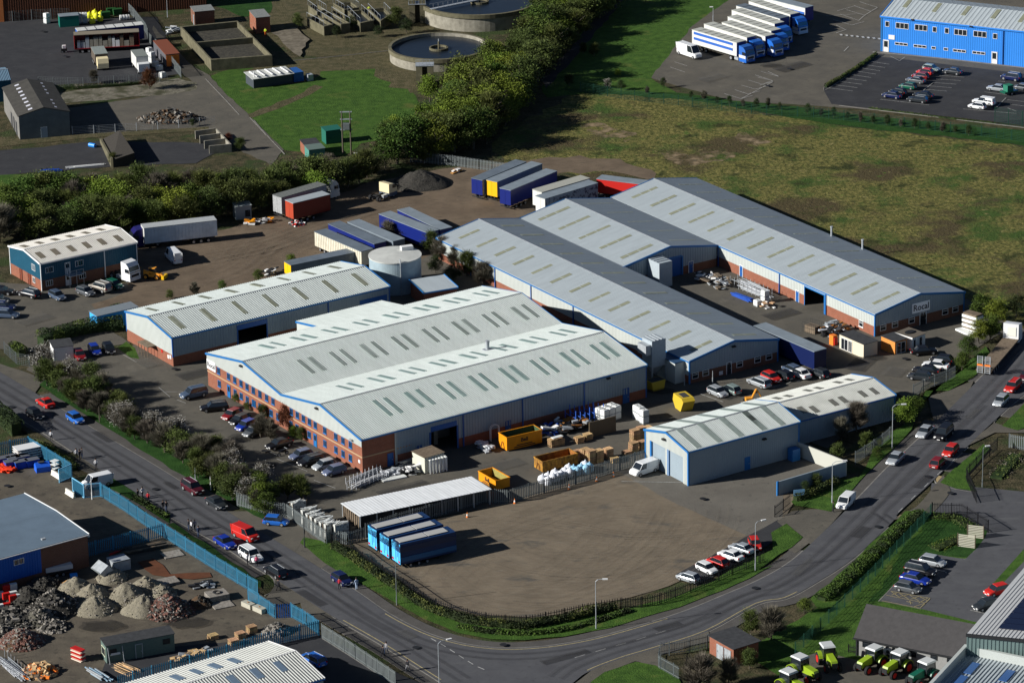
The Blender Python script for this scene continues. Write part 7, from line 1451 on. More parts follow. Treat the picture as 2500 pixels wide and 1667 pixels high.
hedge('03',[(600,775),(830,640),(1050,490)],.8,.8,('olive','green'),'narrow planted strip between the two tarmac areas')
hedge('03',[(980,960),(1300,1000),(1700,1050),(2100,1095)],.4,.6,('olive','dark'),'sparse low planting along the near kerb of the blue building car park',dens=25)
hedge('33',[(1530,110),(1750,120),(1900,230)],.5,3.0,('green','olive'),'low ground cover inside the black gate corner',dens=18)
hedge('33',[(1560,400),(1700,340),(1800,300)],.6,3.0,('green','olive'),'scrubby bank beside the slatted timber screens',dens=18)
hedge('00',[(560,790),(800,780),(1100,760),(1250,745)],.9,1.0,('dark','bare'),'dark scrub along the mesh fence above the chippings',dens=30)
hedge('20',[(-60,720),(60,800),(150,880)],3.2,3.0,('dark','dark'),'dark mass of bushes at the left edge above the blue fence')
hedge('20',[(110,130),(200,180)],1.8,2.5,('green','olive'),'green bush mass beside the grey angled fence')
hedge('23',[(2100,1260),(2200,1150),(2280,1050)],.5,3.5,('olive','bare'),'scrubby ground behind the black railings on the right',dens=16)
# ---------------------------------------------------------------- yard goods
RC=random.Random(3)
def put(name,label,cat,k,X,Y,rz=None,group=None,dx=100,dy=-27): return thing(name,label,cat,P(k,X,Y),heading(k,X,Y,dx,dy) if rz is None else rz,group)
def skip(k,X,Y,dx,dy,L,H,label,m,mi,text=None,rust=False):
    o=put('skip',label,'skip',k,X,Y,dx=dx,dy=dy); W_=2.4; t=.08
    mb=MB(); prof=[(0,.25),(L,.25),(L,H),(L - t,H),(L - t,.35),(t,.35),(t,H),(0,H)]
    for y0,y1 in ((-W_ / 2,-W_ / 2 + t),(W_ / 2 - t,W_ / 2)): mb.extr([(0,.25),(L,.25),(L,H),(0,H)],y0,y1)
    mb.box(0,t,-W_ / 2 + t,W_ / 2 - t,.25,H); mb.box(L - t,L,-W_ / 2 + t,W_ / 2 - t,.25,H); mb.box(t,L - t,-W_ / 2 + t,W_ / 2 - t,.25,.35); mb.build('body',m,o)
    mb=MB(); mb.box(-.06,L + .06,-W_ / 2 - .07,-W_ / 2 - .002,H - .12,H + .02); mb.box(-.06,L + .06,W_ / 2 + .002,W_ / 2 + .07,H - .12,H + .02); mb.box(-.07,-.002,-W_ / 2,W_ / 2,H - .1,H + .02); mb.build('rim',m,o)
    mb=MB(); mb.box(t + .005,L - t - .005,-W_ / 2 + t + .005,-W_ / 2 + t + .02,.4,H - .05); mb.box(t + .005,L - t - .005,W_ / 2 - t - .02,W_ / 2 - t - .005,.4,H - .05); mb.box(L - t - .02,L - t - .005,-W_ / 2 + t + .03,W_ / 2 - t - .03,.4,H - .05); mb.build('lining',mi,o)
    mb=MB(); [mb.hexa([(-.1,y0 * s_,.3),(-.1,(y0 + .1) * s_,.3),(-.03,(y0 + .1) * s_,.3),(-.03,y0 * s_,.3),(-.1,.1 * s_,1.3),(-.1,.2 * s_,1.3),(-.03,.2 * s_,1.3),(-.03,.1 * s_,1.3)]) for y0,s_ in ((.5,1),(.5,-1))]; mb.build('lifting_frame',M_rust,o)
    mb=MB(); [mb.box(x,x + .1,-W_ / 2 - .05,-W_ / 2,.3,H - .12) for x in [L * i / 8 for i in range(1,8)]]
    if rust: mb.build('side_ribs',m,o)
    if text: text_mesh(text,.85,M_dark,o,(L * .5,-W_ / 2 - .02,H * .62),(R(90),0,0),bold=.02); mb=MB(); mb.box(L * .28,L * .72,-W_ / 2 - .03,-W_ / 2 - .003,H * .3,H * .36); mb.box(L * .2,L * .8,-W_ / 2 - .03,-W_ / 2 - .003,H * .18,H * .24); mb.build('printed_band',M_dark,o)
    return o
mi=mat('olive_inside',(.30,.26,.07),rough=.8,var=.2)
skip('z1',575,900,100,-23,6.0,2.35,'largest orange-yellow open skip with writing by the factory wall',M_yel,mat('dark_inside',(.05,.09,.04),rough=.9),'Bell')
skip('z1',1140,1240,100,-24,6.0,1.9,'rusty brown open skip with ribbed sides behind the white bags',mat('rusty_skip',(.10,.045,.02),rough=.9,col2=(.50,.25,.03),vscale=1.6),M_rust,rust=True)
o=skip('z1',300,1380,100,58,4.6,1.7,'smaller orange-yellow open skip with writing at the palisade fence',M_yel,mi,'Bell')
o=put('covered_skip','yellow covered skip with sloping ends by the long shed gable','skip','z2',1760,255,dx=-100,dy=-75)
mb=MB(); my=paint('lemon',(.58,.41,.03),0,.5); mb.extr([(-.9,.1),(.9,.1),(1.8,1.2),(1.5,2.3),(-1.3,2.3),(-1.9,1.9)],-1.0,1.0); mb.build('body',my,o); mb=MB(); mb.box(-.9,.9,-.5,.5,2.3,2.36); mb.build('lid',M_felt,o)
o=put('small_skip','small yellow skip in shade under the tall extraction unit','skip','22',1300,470,rz=R(33)); mb=MB(); mb.extr([(-1,.1),(1,.1),(1.3,1.6),(-1.3,1.6)],-.9,.9); mb.build('body',my,o); mb=MB(); mb.box(-1.2,1.2,-.8,.8,1.6,1.62); mb.build('contents',M_felt,o)
# tote tanks
def tote(p,rz,label,group='white liquid tote tanks',z=0,m=None):
    o=thing('tote_tank',label,'tote tank',(p[0],p[1],z),rz,group); mb=MB(); mb.loft([[(x * .52,y * .46,.18) for x,y in ((-1,-1),(1,-1),(1,1),(-1,1))],[(x * .54,y * .48,.3) for x,y in ((-1,-1),(1,-1),(1,1),(-1,1))],[(x * .54,y * .48,.98) for x,y in ((-1,-1),(1,-1),(1,1),(-1,1))],[(x * .44,y * .4,1.08) for x,y in ((-1,-1),(1,-1),(1,1),(-1,1))]]); mb.build('bottle',m or M_whitepl,o)
    mb=MB(); mb.box(-.56,.56,-.5,.5,0,.15)
    for z_ in (.4,.7,.95): 
        for y in (-.5,.49): mb.box(-.57,.57,y,y + .015,z_,z_ + .02)
        for x in (-.57,.56): mb.box(x,x + .015,-.5,.5,z_,z_ + .02)
    mb.build('cage',M_steel,o); mb=MB(); mb.lathe([(.11,1.08),(.11,1.13)],n=8); mb.build('cap',M_dark,o); return o
TT=None
def tote_at(k,X,Y,label,levels=1,dx=100,dy=-27,nx=1,ny=1,group='white liquid tote tanks'):
    global TT
    p=P(k,X,Y); rz=heading(k,X,Y,dx,dy); c,s_=math.cos(rz),math.sin(rz); n=0; tot=nx * ny * levels
    pos=('nearest left','second','third','fourth','fifth','sixth','seventh','eighth','ninth','tenth','eleventh','twelfth')
    for l in range(levels):
        for i in range(nx):
            for j in range(ny):
                q=(p.x + c * i * 1.2 - s_ * j * 1.05,p.y + s_ * i * 1.2 + c * j * 1.05)
                lb=('%s, %s row %s' % (label,('lower','upper')[l] if levels == 2 else 'ground',pos[(i * ny + j) % 12])) if tot > 1 else label
                if TT is None: TT=tote(q,rz,lb,group,l * 1.12); KIDS[TT.name]=[(ch,[]) for ch in TT.children]
                else: copy_tree(TT,(q[0],q[1],l * 1.12),rz,lb,group)
tote_at('z2',500,470,'white tote tank of the block by the blue racking',2,nx=3,ny=2,dy=-35)
for i,(X,Y) in enumerate(((1020,400),(1070,430),(1130,475))): tote_at('z2',X,Y,('white tote tank leftmost of the short stacks','white tote tank middle of the short stacks','yellowish tote tank rightmost of the short stacks')[i],2)
tote_at('z6',600,300,'white tote tank of the pair by the brown factory',2); tote_at('z6',1010,300,'white tote tank behind the dark green kiosk',2,nx=2,dy=-5); tote_at('z6',930,190,'white tote tank behind the other white tanks',1,nx=2,dy=-5)
for X,Y,a in ((1910,745,'topmost'),(1940,800,'second'),(1985,850,'third'),(2035,900,'pale green'),(2075,990,'lowest')): tote_at('z6',X,Y,a + ' white tote tank beside the orange-topped container',2 if a in ('topmost','second') else 1)
tote_at('z3',1470,700,'cream box tank at the end of the metal racking',2,dx=100,dy=45); tote_at('z3',1330,760,'white tote tank beside the tan crate',1,dx=100,dy=45)
# pallets
PM=None
def pallets(k,X,Y,n,label,group='stacks of wooden pallets',dx=100,dy=-27,z=0,sz=(1.2,1.0)):
    global PM
    p=P(k,X,Y)
    o=thing('pallet_stack',label,'pallet stack',(p.x,p.y,z),heading(k,X,Y,dx,dy),group)
    for i in range(n):
        if PM is None:
            mb=MB(); a,b=sz[0] / 2,sz[1] / 2
            for y in (-b,-.05,b - .1): mb.box(-a,a,y,y + .1,0,.1)
            for j in range(7): x=-a + j * (2 * a - .1) / 6; mb.box(x,x + .1,-b,b,.1,.13)
            q=mb.build('pallet',M_wood,o); PM=q.data
        else: q=bpy.data.objects.new('pallet',PM); COL.objects.link(q); q.parent=o
        q.location=(RC.uniform(-.05,.05),RC.uniform(-.05,.05),i * .145); q.rotation_euler.z=RC.uniform(-.05,.05)
for X,Y,n,lb in ((90,790,7,'low pallet stack in front of the leaning brown board'),(230,740,7,'low pallet stack right beside the leaning brown board'),(60,1040,9,'pallet stack at the left end of the big pallet pile'),(190,1080,14,'tall pallet stack second in the big pallet pile'),(280,1120,15,'dark tall pallet stack in the big pallet pile'),(400,1100,14,'shaded pallet stack in the middle of the big pile'),(560,1030,11,'pale topped pallet stack at the right of the big pile'),(650,1100,6,'low pallet stack behind the bags and fence'),(850,990,5,'low pallet stack near the palisade bend'),(960,950,12,'pallet stack at the foot of the roller door shed'),(980,820,17,'tall pallet stack beside the roller door shed'),(1080,760,16,'tall pallet stack behind the first one at the roller door shed'),(1100,900,10,'brown pallet stack against the shed corner'),(1180,640,8,'pallet stack farthest behind the roller door shed')):
    pallets('z2',X,Y,n,lb)
for X,Y,n,lb in ((1370,850,9,'pallet stack carrying white sheets by the dark heap'),(1480,820,7,'pallet stack under the white board'),(1750,1080,6,'broken pallet stack beside the rusty skip')): pallets('z1',X,Y,n,lb)
for X,Y,n,lb in ((1880,1180,5,'pallet stack at the left of the fence-side timber'),(2060,1230,6,'pallet stack in the fence-side timber'),(2120,1170,6,'pallet stack behind the fence-side timber'),(2220,1120,7,'pallet stack at the right of the fence-side timber'),(1700,1290,2,'flat pallet beside the brown drum')): pallets('30',X,Y,n,lb)
mb=MB(); mb.box(-.9,.9,-.35,.35,1.32,1.42); o=put('white_board','white board lying on the pallets by the dark heap','board','z1',1440,830); mb.build('board',M_white,o)
mb=MB(); mb.box(-2.4,2.4,-.05,.05,0,2.5); o=put('leaning_board','large brown board standing on edge below the white tanks','board','z2',465,660,dy=-26); mb.build('panel',mat('brown_board',(.17,.13,.08),rough=.8,var=.1),o)
# bags
def bag(k,X,Y,label,m,s=1.0,group='bulk bags along the palisade fence'):
    o=put('bulk_bag',label,'bag',k,X,Y,rz=RC.random(),group=group); mb=MB(); rr=[(.44,0),(.54,.2),(.55,.6),(.5,.85),(.28,1.05),(.1,1.12)]; n=12; sd=RC.random() * 9
    mb.loft([[(r * s * (1 + .14 * noise.noise(Vector((math.cos(2 * PI * i / n) * 2,math.sin(2 * PI * i / n) * 2,z + sd)))) * math.cos(2 * PI * i / n),r * s * (1 + .14 * noise.noise(Vector((math.cos(2 * PI * i / n) * 2,z,sd)))) * math.sin(2 * PI * i / n),z * s) for i in range(n)] for r,z in rr]); mb.build('sack',m,o,smooth=True); mb=MB(); mb.tube((0,0,1.0 * s),(.12,.05,1.28 * s),.09,n=6); mb.build('neck',m,o)
mw,mlb=mat('white_bag',(.72,.74,.78),rough=.7),mat('pale_blue_bag',(.30,.55,.72),rough=.6)
bags=[(1200,1440),(1290,1470),(1290,1405),(1370,1420),(1440,1400),(1400,1350),(1500,1370),(1560,1320),(1640,1340),(1700,1290),(1620,1270),(1760,1310),(1820,1280),(1880,1230),(1900,1290),(1950,1260)]
nmb=('first','second','third','fourth','fifth','sixth','seventh','eighth','ninth','tenth','eleventh','twelfth','thirteenth','fourteenth','fifteenth','last')
for i,(X,Y) in enumerate(bags): bag('z1',X,Y - 10,'%s bulk bag from the left in the row behind the palisade fence' % nmb[i],mlb if i in (9,11,12,14,15) else mw,1.15 if i < 12 else 1.25)
# long frames, racking, heaps of mixed goods
def bundle(name,label,cat,k,X,Y,dx,dy,L,W_,H,n,mats,group=None,r=.04,flat=False,seed=1,legs=False):
    o=put(name,label,cat,k,X,Y,dx=dx,dy=dy,group=group); rnd=random.Random(seed + len(label)); 
    for mi_,m in enumerate(mats):
        mb=MB()
        for i in range(n // len(mats)):
            x0,y,z=rnd.uniform(-L / 2,-L * .2),rnd.uniform(-W_ / 2,W_ / 2),rnd.uniform(.05,H)
            if flat: mb.obox(rnd.uniform(-L / 2,L / 2),y,z * .8,rnd.uniform(.5,1.6),rnd.uniform(.2,.9),rnd.uniform(.04,.3),rnd.uniform(-.5,.5),tilt=rnd.uniform(-.3,.3))
            else: mb.obox(x0 + L * .4,y,z,L * rnd.uniform(.5,.95),r * 2,r * 2,rnd.uniform(-.05,.05))
        mb.build(('bars','pieces')[flat],m,o)
    if legs:
        mb=MB()
        for i in range(9):
            x=-L / 2 + L * i / 8
            for y in (-W_ / 2,W_ / 2): mb.box(x,x + .06,y,y + .06,0,H + .3)
        mb.build('uprights',mats[0],o)
    return o
MA=mat('aluminium',(.55,.57,.6),rough=.4,metal=.2); MBr=mat('bright_blue_steel',(.02,.08,.4),rough=.5)
bundle('frame_bundle','long bundle of aluminium profiles by the brick corner, upper of two','frame bundle','y1',370,690,100,-43,6.5,.8,.8,16,[MA,M_steel],legs=True)
bundle('frame_bundle','long bundle of aluminium profiles by the brick corner, lower of two','frame bundle','y1',440,800,100,-40,7,1.0,.9,18,[MA,M_frame],legs=True)
bundle('profile_heap','heap of grey profiles between the frame bundles and the stillage','heap','y1',880,610,100,-25,3.5,1.6,.7,20,[M_steel,MA],flat=True)
bundle('profile_heap','grey profile bundle behind the dark stillage','heap','y1',1200,440,100,-30,4.5,.8,1.0,14,[M_steel])
bundle('stillage','dark stillage filled with white offcuts beside the cream store','stillage','y1',1290,590,100,-22,2.6,1.4,1.3,30,[M_dark,M_frame],flat=True)
o=put('white_sheet','white flat sheet lying on the yard by the stillage','sheet','y1',950,700,dx=100,dy=-20); mb=MB(); mb.box(-1.9,1.9,-.55,.55,.05,.25); mb.build('sheet',M_white,o)
o=put('window_frame_rack','row of upright white window frames against the cream store','frame rack','y1',1790,560,dx=100,dy=-20)
for i in range(6): mb=MB(); x=-1.4 + i * .5; mb.box(x,x + .28,-.5,-.42,0,2.1); mb.box(x,x + .28,.1,.2,0,2.3); mb.box(x,x + .28,-.5,.2,2.1,2.25); mb.build('window_frame',M_white,o)
bundle('frame_bundle','tangle of white frames on the ground left of the largest skip','frame bundle','z1',290,900,100,55,3.2,1.2,1.2,40,[M_frame,MA],flat=True)
o=put('white_arch_frame','white arched frames leaning by the largest skip','frame','z1',470,760,dx=100,dy=-20)
for s_ in (0,.35): mb=MB(); mb.box(-.9,-.8,s_,s_ + .08,0,2.1); mb.box(.5,.6,s_,s_ + .08,0,2.1); [mb.tube((-.15 + .7 * math.cos(R(a)),s_,2.1 + .5 * math.sin(R(a))),(-.15 + .7 * math.cos(R(a + 30)),s_,2.1 + .5 * math.sin(R(a + 30))),.05,n=4) for a in range(0,180,30)]; mb.build('arched_frame',M_frame,o)
bundle('scrap_heap','dark heap of crates and metal right of the largest skip','heap','z1',1330,640,100,-25,5,3.5,1.6,60,[M_dark,M_steel,MBr,M_frame],flat=True)
bundle('scrap_heap','low black heap of scrap at the foot of the factory wall','heap','z1',1650,560,100,-25,6,3,1.3,60,[M_dark,M_woodd,M_dark],flat=True)
o=put('blue_racking','blue upright racking posts in front of the white tote block','racking','z2',180,440,dy=-27)
mb=MB()
for i in range(7):
    for j in range(3): x,y=-2.6 + i * .85,-1.4 + j * 1.4; mb.box(x,x + .1,y,y + .1,0,2.6 - .3 * ((i + j) % 3))
for i in range(7): x=-2.6 + i * .85; mb.box(x,x + .06,-1.4,1.5,.5,.6); mb.box(x,x + .06,-1.4,1.5,1.4,1.5)
mb.build('uprights',mat('racking_blue',(.04,.12,.5),rough=.5),o)
bundle('scrap_heap','tangle of thin metal left of the blue racking','heap','z2',-30,560,100,-27,5,3,1.4,50,[M_dark,M_steel,M_rust],flat=True)
# inner yard
bundle('frame_heap','pile of white frames and sheets in the inner yard by the blue doorway','heap','z3',480,330,100,40,7,3.2,1.5,70,[M_frame,M_woodd,M_dark,M_steel],flat=True)
bundle('metal_racking','long galvanised racking frames along the brick wall of the inner yard','racking','z3',1200,500,100,42,9,1.6,1.5,30,[M_steel,MA],legs=True)
bundle('steel_stack','stack of blue frames with a white board in the inner yard','frame stack','z3',1060,640,100,40,5,1.4,.7,18,[MBr,MBr],legs=False,r=.09)
bundle('crate_heap','tan crate and mixed boxes at the end of the inner yard racking','crate','z3',1500,800,100,35,3,1.6,1.2,14,[M_wood,M_frame],flat=True)
bundle('machine_parts','machine frames and parts beside the brick wall behind the cream cabin','heap','y2',560,480,100,-30,5,2.6,1.5,60,[M_dark,M_steel,M_rust,MA],flat=True)
o=put('wire_cage','wire cage of dark goods left of the machine frames','cage','y2',190,480,dx=100,dy=30); mb=MB()
for i in range(8): x=-1.4 + i * .4; mb.box(x,x + .03,-1,-.97,0,1.8); mb.box(x,x + .03,.97,1,0,1.8)
for z in (0,.9,1.77): mb.box(-1.4,1.43,-1,-.97,z,z + .04); mb.box(-1.4,1.43,.97,1,z,z + .04)
mb.build('cage',M_dark,o); mb=MB(); mb.box(-1.1,1.0,-.7,.7,0,1.2); mb.build('goods',M_woodd,o)
o=put('orange_box','upright orange box unit beside the cream cabin','box','y2',580,720,dx=100,dy=45); mb=MB(); mb.box(-.5,.5,-.4,.4,0,1.7); mb.build('casing',M_orange,o); mb=MB(); mb.box(.5,.75,-.3,.3,.2,1.4); mb.build('side_unit',M_red,o)
for i in range(4): o=put('white_frame_pack',('lowest','second','third','top')[i] + ' white frame pack in the stack by the leafy bush','frame pack','y6',500,300,dx=100,dy=30,group='white frame packs'); o.location.z=i * .75; mb=MB(); mb.box(-1.6,1.3,-.9,.9,0,.45); mb.build('pack',M_white,o); mb=MB(); mb.box(-1.5,1.2,-.8,.8,.45,.74); mb.build('spacer',M_woodd,o)
for i,(X,Y) in enumerate(((400,330),(620,350))): o=put('white_frame_pack',('low white frame pack left of the stack by the leafy bush','square white panel right of the stack by the leafy bush')[i],'frame pack','y6',X,Y,dx=100,dy=45,group='white frame packs'); mb=MB(); mb.box(*((-1.8,1.8,-.6,.6,0,.35) if not i else (-.6,.6,-.3,.3,0,1.3))); mb.build('pack',M_white,o)
# wrapped frame packs behind the palisade fence
for i,(X,Y) in enumerate(((230,600),(430,780),(520,850),(600,900),(690,960),(780,1010),(870,1050),(1050,1060))):
    o=put('wrapped_frames','%s tall crate of wrapped white frames from the left behind the gateway fence' % nmb[i],'crate','z5',X,Y,dx=100,dy=-27,group='crates of wrapped white frames'); h=2.5 if i else 2.2
    mb=MB(); [mb.box(x,x + .08,y,y + .08,0,h) for x in (-1.2,1.1) for y in (-.45,.4)]; mb.build('crate_frame',M_dark if i % 3 else M_woodd,o)
    mb=MB(); mb.box(-1.1,1.05,-.38,.36,.15,h * .46); mb.box(-1.1,1.05,-.38,.36,h * .52,h - .1); mb.build('packed_frames',mat('packed_white',(.55,.56,.52),rough=.7,col2=(.2,.2,.18),vscale=2.5,thresh=(.5,.6)),o)
    mb=MB(); [mb.obox(RC.uniform(-.8,.8),RC.uniform(-.3,.3),h + .02,RC.uniform(.8,1.7),.12,.06,RC.uniform(-.5,.5),tilt=RC.uniform(-.1,.1)) for _ in range(5)]; mb.build('loose_frames',M_white,o)
# cones and bollards
for k,X,Y,lb in (('22',60,1480,'traffic cone leftmost along the palisade fence'),('22',540,1355,'traffic cone second along the palisade fence'),('22',783,1285,'traffic cone third along the palisade fence'),('22',930,1245,'traffic cone nearest the white van'),('31',1882,110,'traffic cone behind the sky blue fronted trailers')):
    o=put('traffic_cone',lb,'traffic cone',k,X,Y,rz=0,group='traffic cones'); mb=MB(); mb.tube((0,0,0),(0,0,.32),.2,r2=.14,n=10); mb.tube((0,0,.6),(0,0,.85),.08,r2=.03,n=10); mb.build('cone',M_orange,o); mb=MB(); mb.tube((0,0,.32),(0,0,.6),.14,r2=.08,n=10); mb.build('band',M_white,o); mb=MB(); mb.box(-.25,.25,-.25,.25,0,.05); mb.build('base',M_orange,o)
# ---------------------------------------------------------------- lower left yard
def heap(k,X,Y,r,h,label,m,chunk=None,nch=0,cs=.2,seed=0,group='heaps in the rubble yard',sq=1.0,rz=0):
    o=put('heap',label,'heap',k,X,Y,rz=rz,group=group); mb=MB(); n=36; m_=14; V=[]
    for i in range(m_ + 1):
        f=i / m_; ring=[]
        for j in range(n):
            a=2 * PI * j / n; rr=r * f * (1 + .16 * noise.noise(Vector((math.cos(a) * 1.3,math.sin(a) * 1.3,seed + 3.3)))); x,y=rr * math.cos(a),rr * math.sin(a) * sq
            z=h * max(0,(1 - f) ** .85 if f > .12 else 1 - f * .9) * (1 + .12 * noise.noise(Vector((x * .8,y * .8,seed)))) + .12 * h * noise.noise(Vector((x * 1.8,y * 1.8,seed + 5))) * (1 - f ** 4)
            ring.append((x,y,max(-.02,z) if i < m_ else -.05))
        V.append(ring)
    mb.loft(list(reversed(V)),cap=False); mb.build('mound',m,o,smooth=True)
    if chunk:
        rnd=random.Random(seed + 1); cb=[MB() for _ in chunk]
        for i in range(nch):
            a=rnd.random() * 2 * PI; f=math.sqrt(rnd.random()) * 1.05; x,y=r * f * math.cos(a),r * f * math.sin(a) * sq; z=h * max(0,1 - f) ** .85; s=cs * rnd.uniform(.4,1.4)
            cb[i % len(chunk)].obox(x,y,z - s * .15,s * rnd.uniform(.7,1.8),s,s * rnd.uniform(.4,.9),rnd.random() * 6,tilt=rnd.uniform(-.7,.7))
        for c_,mm in zip(cb,chunk): tag(c_.build('rubble',mm,o),None,None,None,'stuff')
    return o
m_gr=mat('grey_gravel',(.15,.135,.10),rough=1,col2=(.29,.26,.19),vscale=4,bump=1,bscale=9); m_dk=mat('black_spoil',(.018,.017,.015),rough=1,col2=(.065,.06,.05),vscale=3,bump=1,bscale=5); m_sand=mat('orange_sand',(.42,.21,.06),rough=1,var=.15); m_soil=mat('brown_soil',(.09,.055,.03),rough=1,var=.3,vscale=2,bump=1,bscale=5)
m_br=mat('brick_rubble',(.17,.085,.065),rough=.95,var=.4,vscale=3); m_cr=mat('concrete_rubble',(.24,.22,.19),rough=.95,var=.35,vscale=3); m_dr=mat('dark_rubble',(.055,.052,.045),rough=.95,var=.3)
for i,(X,Y,r,h,lb) in enumerate(((1500,960,3.1,2.3,'grey gravel heap touching the small orange sand heap'),(1830,1090,3.1,2.3,'grey gravel heap with a pink foot in the middle of the rubble yard'),(1900,1280,3.3,1.9,'pale grey gravel heap nearest the viewer on the left of the group'),(2200,700,2.4,1.7,'grey gravel heap behind the tipped steel bin'))): heap('z4',X - 60,Y - 60,r,h,lb,m_gr,[m_gr,m_cr],160,.14,seed=i)
for i,(X,Y,r,h,lb) in enumerate(((1120,820,3.2,2.4,'grey gravel heap in the centre of the gravel heap group'),(1290,740,2.6,1.9,'grey gravel heap behind the central one'),(1270,920,3.2,2.2,'rounded grey gravel heap left of the brick rubble'),(1430,790,2.2,1.6,'small grey gravel heap behind the brick rubble'))): heap('30',X,Y,r,h,lb,m_gr,[m_gr,m_cr],160,.14,seed=10 + i)
heap('30',605,735,1.6,1.4,'small orange sand heap beside the gravel heaps',m_sand,seed=21); heap('30',1490,940,3.3,2.5,'pink and grey brick rubble heap at the right of the gravel heaps',m_soil,[m_br,m_cr,m_br,m_dr],900,.3,seed=22); heap('30',1760,880,1.9,1.5,'small brown soil heap right of the brick rubble',m_soil,[m_dr],120,.2,seed=23)
heap('30',185,1210,3.0,2.0,'reddish brick rubble heap at the lower left',m_soil,[m_br,m_br,m_cr],900,.25,seed=24); heap('30',480,920,3.6,3.0,'tall black spoil heap left of the gravel heaps',m_dk,[m_dr,m_cr,m_dk],420,.3,seed=25); heap('30',250,860,3.0,2.4,'black spoil heap beside the red and white barriers',m_dk,[m_dr,m_dk],240,.25,seed=26)
heap('30',390,740,3.4,1.8,'farthest black spoil heap near the blue fence',m_dk,[m_dr,m_dk],240,.25,seed=27); heap('30',350,1020,2.7,2.0,'grey-brown spoil heap in front of the black ones',mat('grey_spoil',(.08,.075,.06),rough=1,col2=(.14,.13,.10),vscale=3,bump=1,bscale=6),[m_dr,m_cr],260,.25,seed=28); heap('30',90,1020,4.2,1.4,'wide low heap of broken slabs at the left edge',m_dk,[m_cr,m_dr,m_dr,m_dk],800,.42,seed=29); heap('30',470,1080,2.0,.9,'low pile of dark lumps beside the grey-brown spoil',m_dk,[m_dr,m_cr],200,.35,seed=30); heap('30',20,1150,2.2,1.0,'dark heap cut by the left edge',m_dk,[m_dr,m_cr],200,.35,seed=31)
heap('00',1500,1060,6.0,2.0,'mixed spoil and rubble heap on the concrete by the old dark shed',m_soil,[m_cr,m_dr,m_soil,m_dr],700,.45,seed=33,group=None,sq=.5,rz=R(-5)); heap('11',1470,140,5.4,2.6,'black aggregate heap beside the tipper cab',m_dk,seed=34,group=None); heap('01',80,300,.01,.01,'x',m_dk) if False else None
heap('31',200,1120,1.8,1.3,'pale rubble heap in the corner by the gate',m_soil,[m_cr,m_cr,m_dr],260,.35,seed=35); heap('11',380,500,1.4,.6,'white scraps heap below the red trailer',m_dr,[M_frame,M_dark,M_red],60,.3,seed=36,group=None); heap('30',350,1480,2.2,1.2,'heap of broken timber at the bottom left',m_soil,[M_wood,M_woodd,M_orange],240,.45,seed=37)
# slabs, bins, containers in that yard
o=put('steel_bin','tipped grey steel bin lying on its edge among the gravel heaps','bin','30',920,640,rz=R(35)); mb=MB(); c=[(-1.1,-1.2,.1),(1.1,-1.2,.1),(1.1,1.2,.1),(-1.1,1.2,.1)]; mb.hexa([(0,-1.3,.0),(1.3,-1.3,.9),(1.3,1.3,.9),(0,1.3,0),(-1.3,-1.3,1.4),(0,-1.3,2.3),(0,1.3,2.3),(-1.3,1.3,1.4)]); mb.build('shell',M_steel,o); mb=MB(); mb.hexa([(-1.36,-1.1,1.42),(-.1,-1.1,.1),(-.12,1.1,.1),(-1.38,1.1,1.42),(-1.33,-1.1,1.5),(-.05,-1.1,.18),(-.05,1.1,.18),(-1.33,1.1,1.5)]); mb.build('rim',M_palg,o)
o=put('steel_bin','second steel bin upright behind the tipped one','bin','30',1050,560,rz=R(30)); mb=MB(); mb.box(-1.3,1.3,-1.1,1.1,0,1.6); mb.build('shell',M_steel,o); mb=MB(); mb.box(-1.35,1.35,-1.15,-1.1,1.5,1.65); mb.box(-1.35,1.35,1.1,1.15,1.5,1.65); mb.build('rim',M_palg,o)
o=put('trailer_stack','stack of pale panels on a small trailer by the black heaps','trailer','30',510,610,dx=100,dy=-18); mb=MB(); [mb.box(-1.9,1.9,-1.1,1.1,1.0 + i * .16,1.12 + i * .16) for i in range(4)]; mb.build('panels',M_frame,o); mb=MB(); mb.box(-1.7,1.7,-1,1,.6,1.0); mb.build('bed',M_dark,o); [add_wheel(o,x,y,.35,.2) for x in (-.4,.5) for y in (-1,1)]
o=put('blue_drum','blue plastic drum beside the panel trailer','drum','30',650,645,rz=.3); mb=MB(); mb.tube((-.5,0,.4),(.5,0,.4),.4,n=14); mb.build('drum',mat('bright_blue_plastic',(.02,.25,.75),rough=.4),o); mb=MB(); mb.tube((.5,0,.4),(.53,0,.4),.3,n=12); mb.build('lid',M_bluepl,o)
for X,Y,n,lb in ((1915,830,4,'stack of grey concrete slabs with black hose at the right of the heaps'),(1960,885,1,'single grey slab in front of the slab stack'),(1480,690,2,'grey steel crate behind the small gravel heap'),(1520,440,1,'flat grey grating on the ground by the blue fence')):
    o=put('slab_stack',lb,'slabs','30',X,Y,dx=100,dy=-20,group='slab stacks'); mb=MB(); [mb.box(-1.4,1.4,-1.1,1.1,i * .26,i * .26 + .22) for i in range(n)]; mb.build('slabs',m_cr,o)
    if n == 4: mb=MB(); mb.lathe([(.5,1.02),(.6,1.1),(.5,1.18),(.4,1.1)],n=14,cap=False); mb.build('hose_coil',M_dark,o)
for X,Y,lb in ((2190,900,'concrete block left of two at the gate'),(2290,940,'concrete block right of two at the gate')):
    o=put('concrete_block',lb,'concrete block','30',X,Y,dx=100,dy=45,group='concrete blocks at the gate'); mb=MB(); mb.box(-.95,.95,-.45,.45,0,.75); mb.build('block',mat('pale_concrete',(.42,.40,.32),rough=.9,var=.1),o); mb=MB(); mb.box(-.1,.1,-.05,.05,.75,.85); mb.build('lifting_loop',M_rust,o)
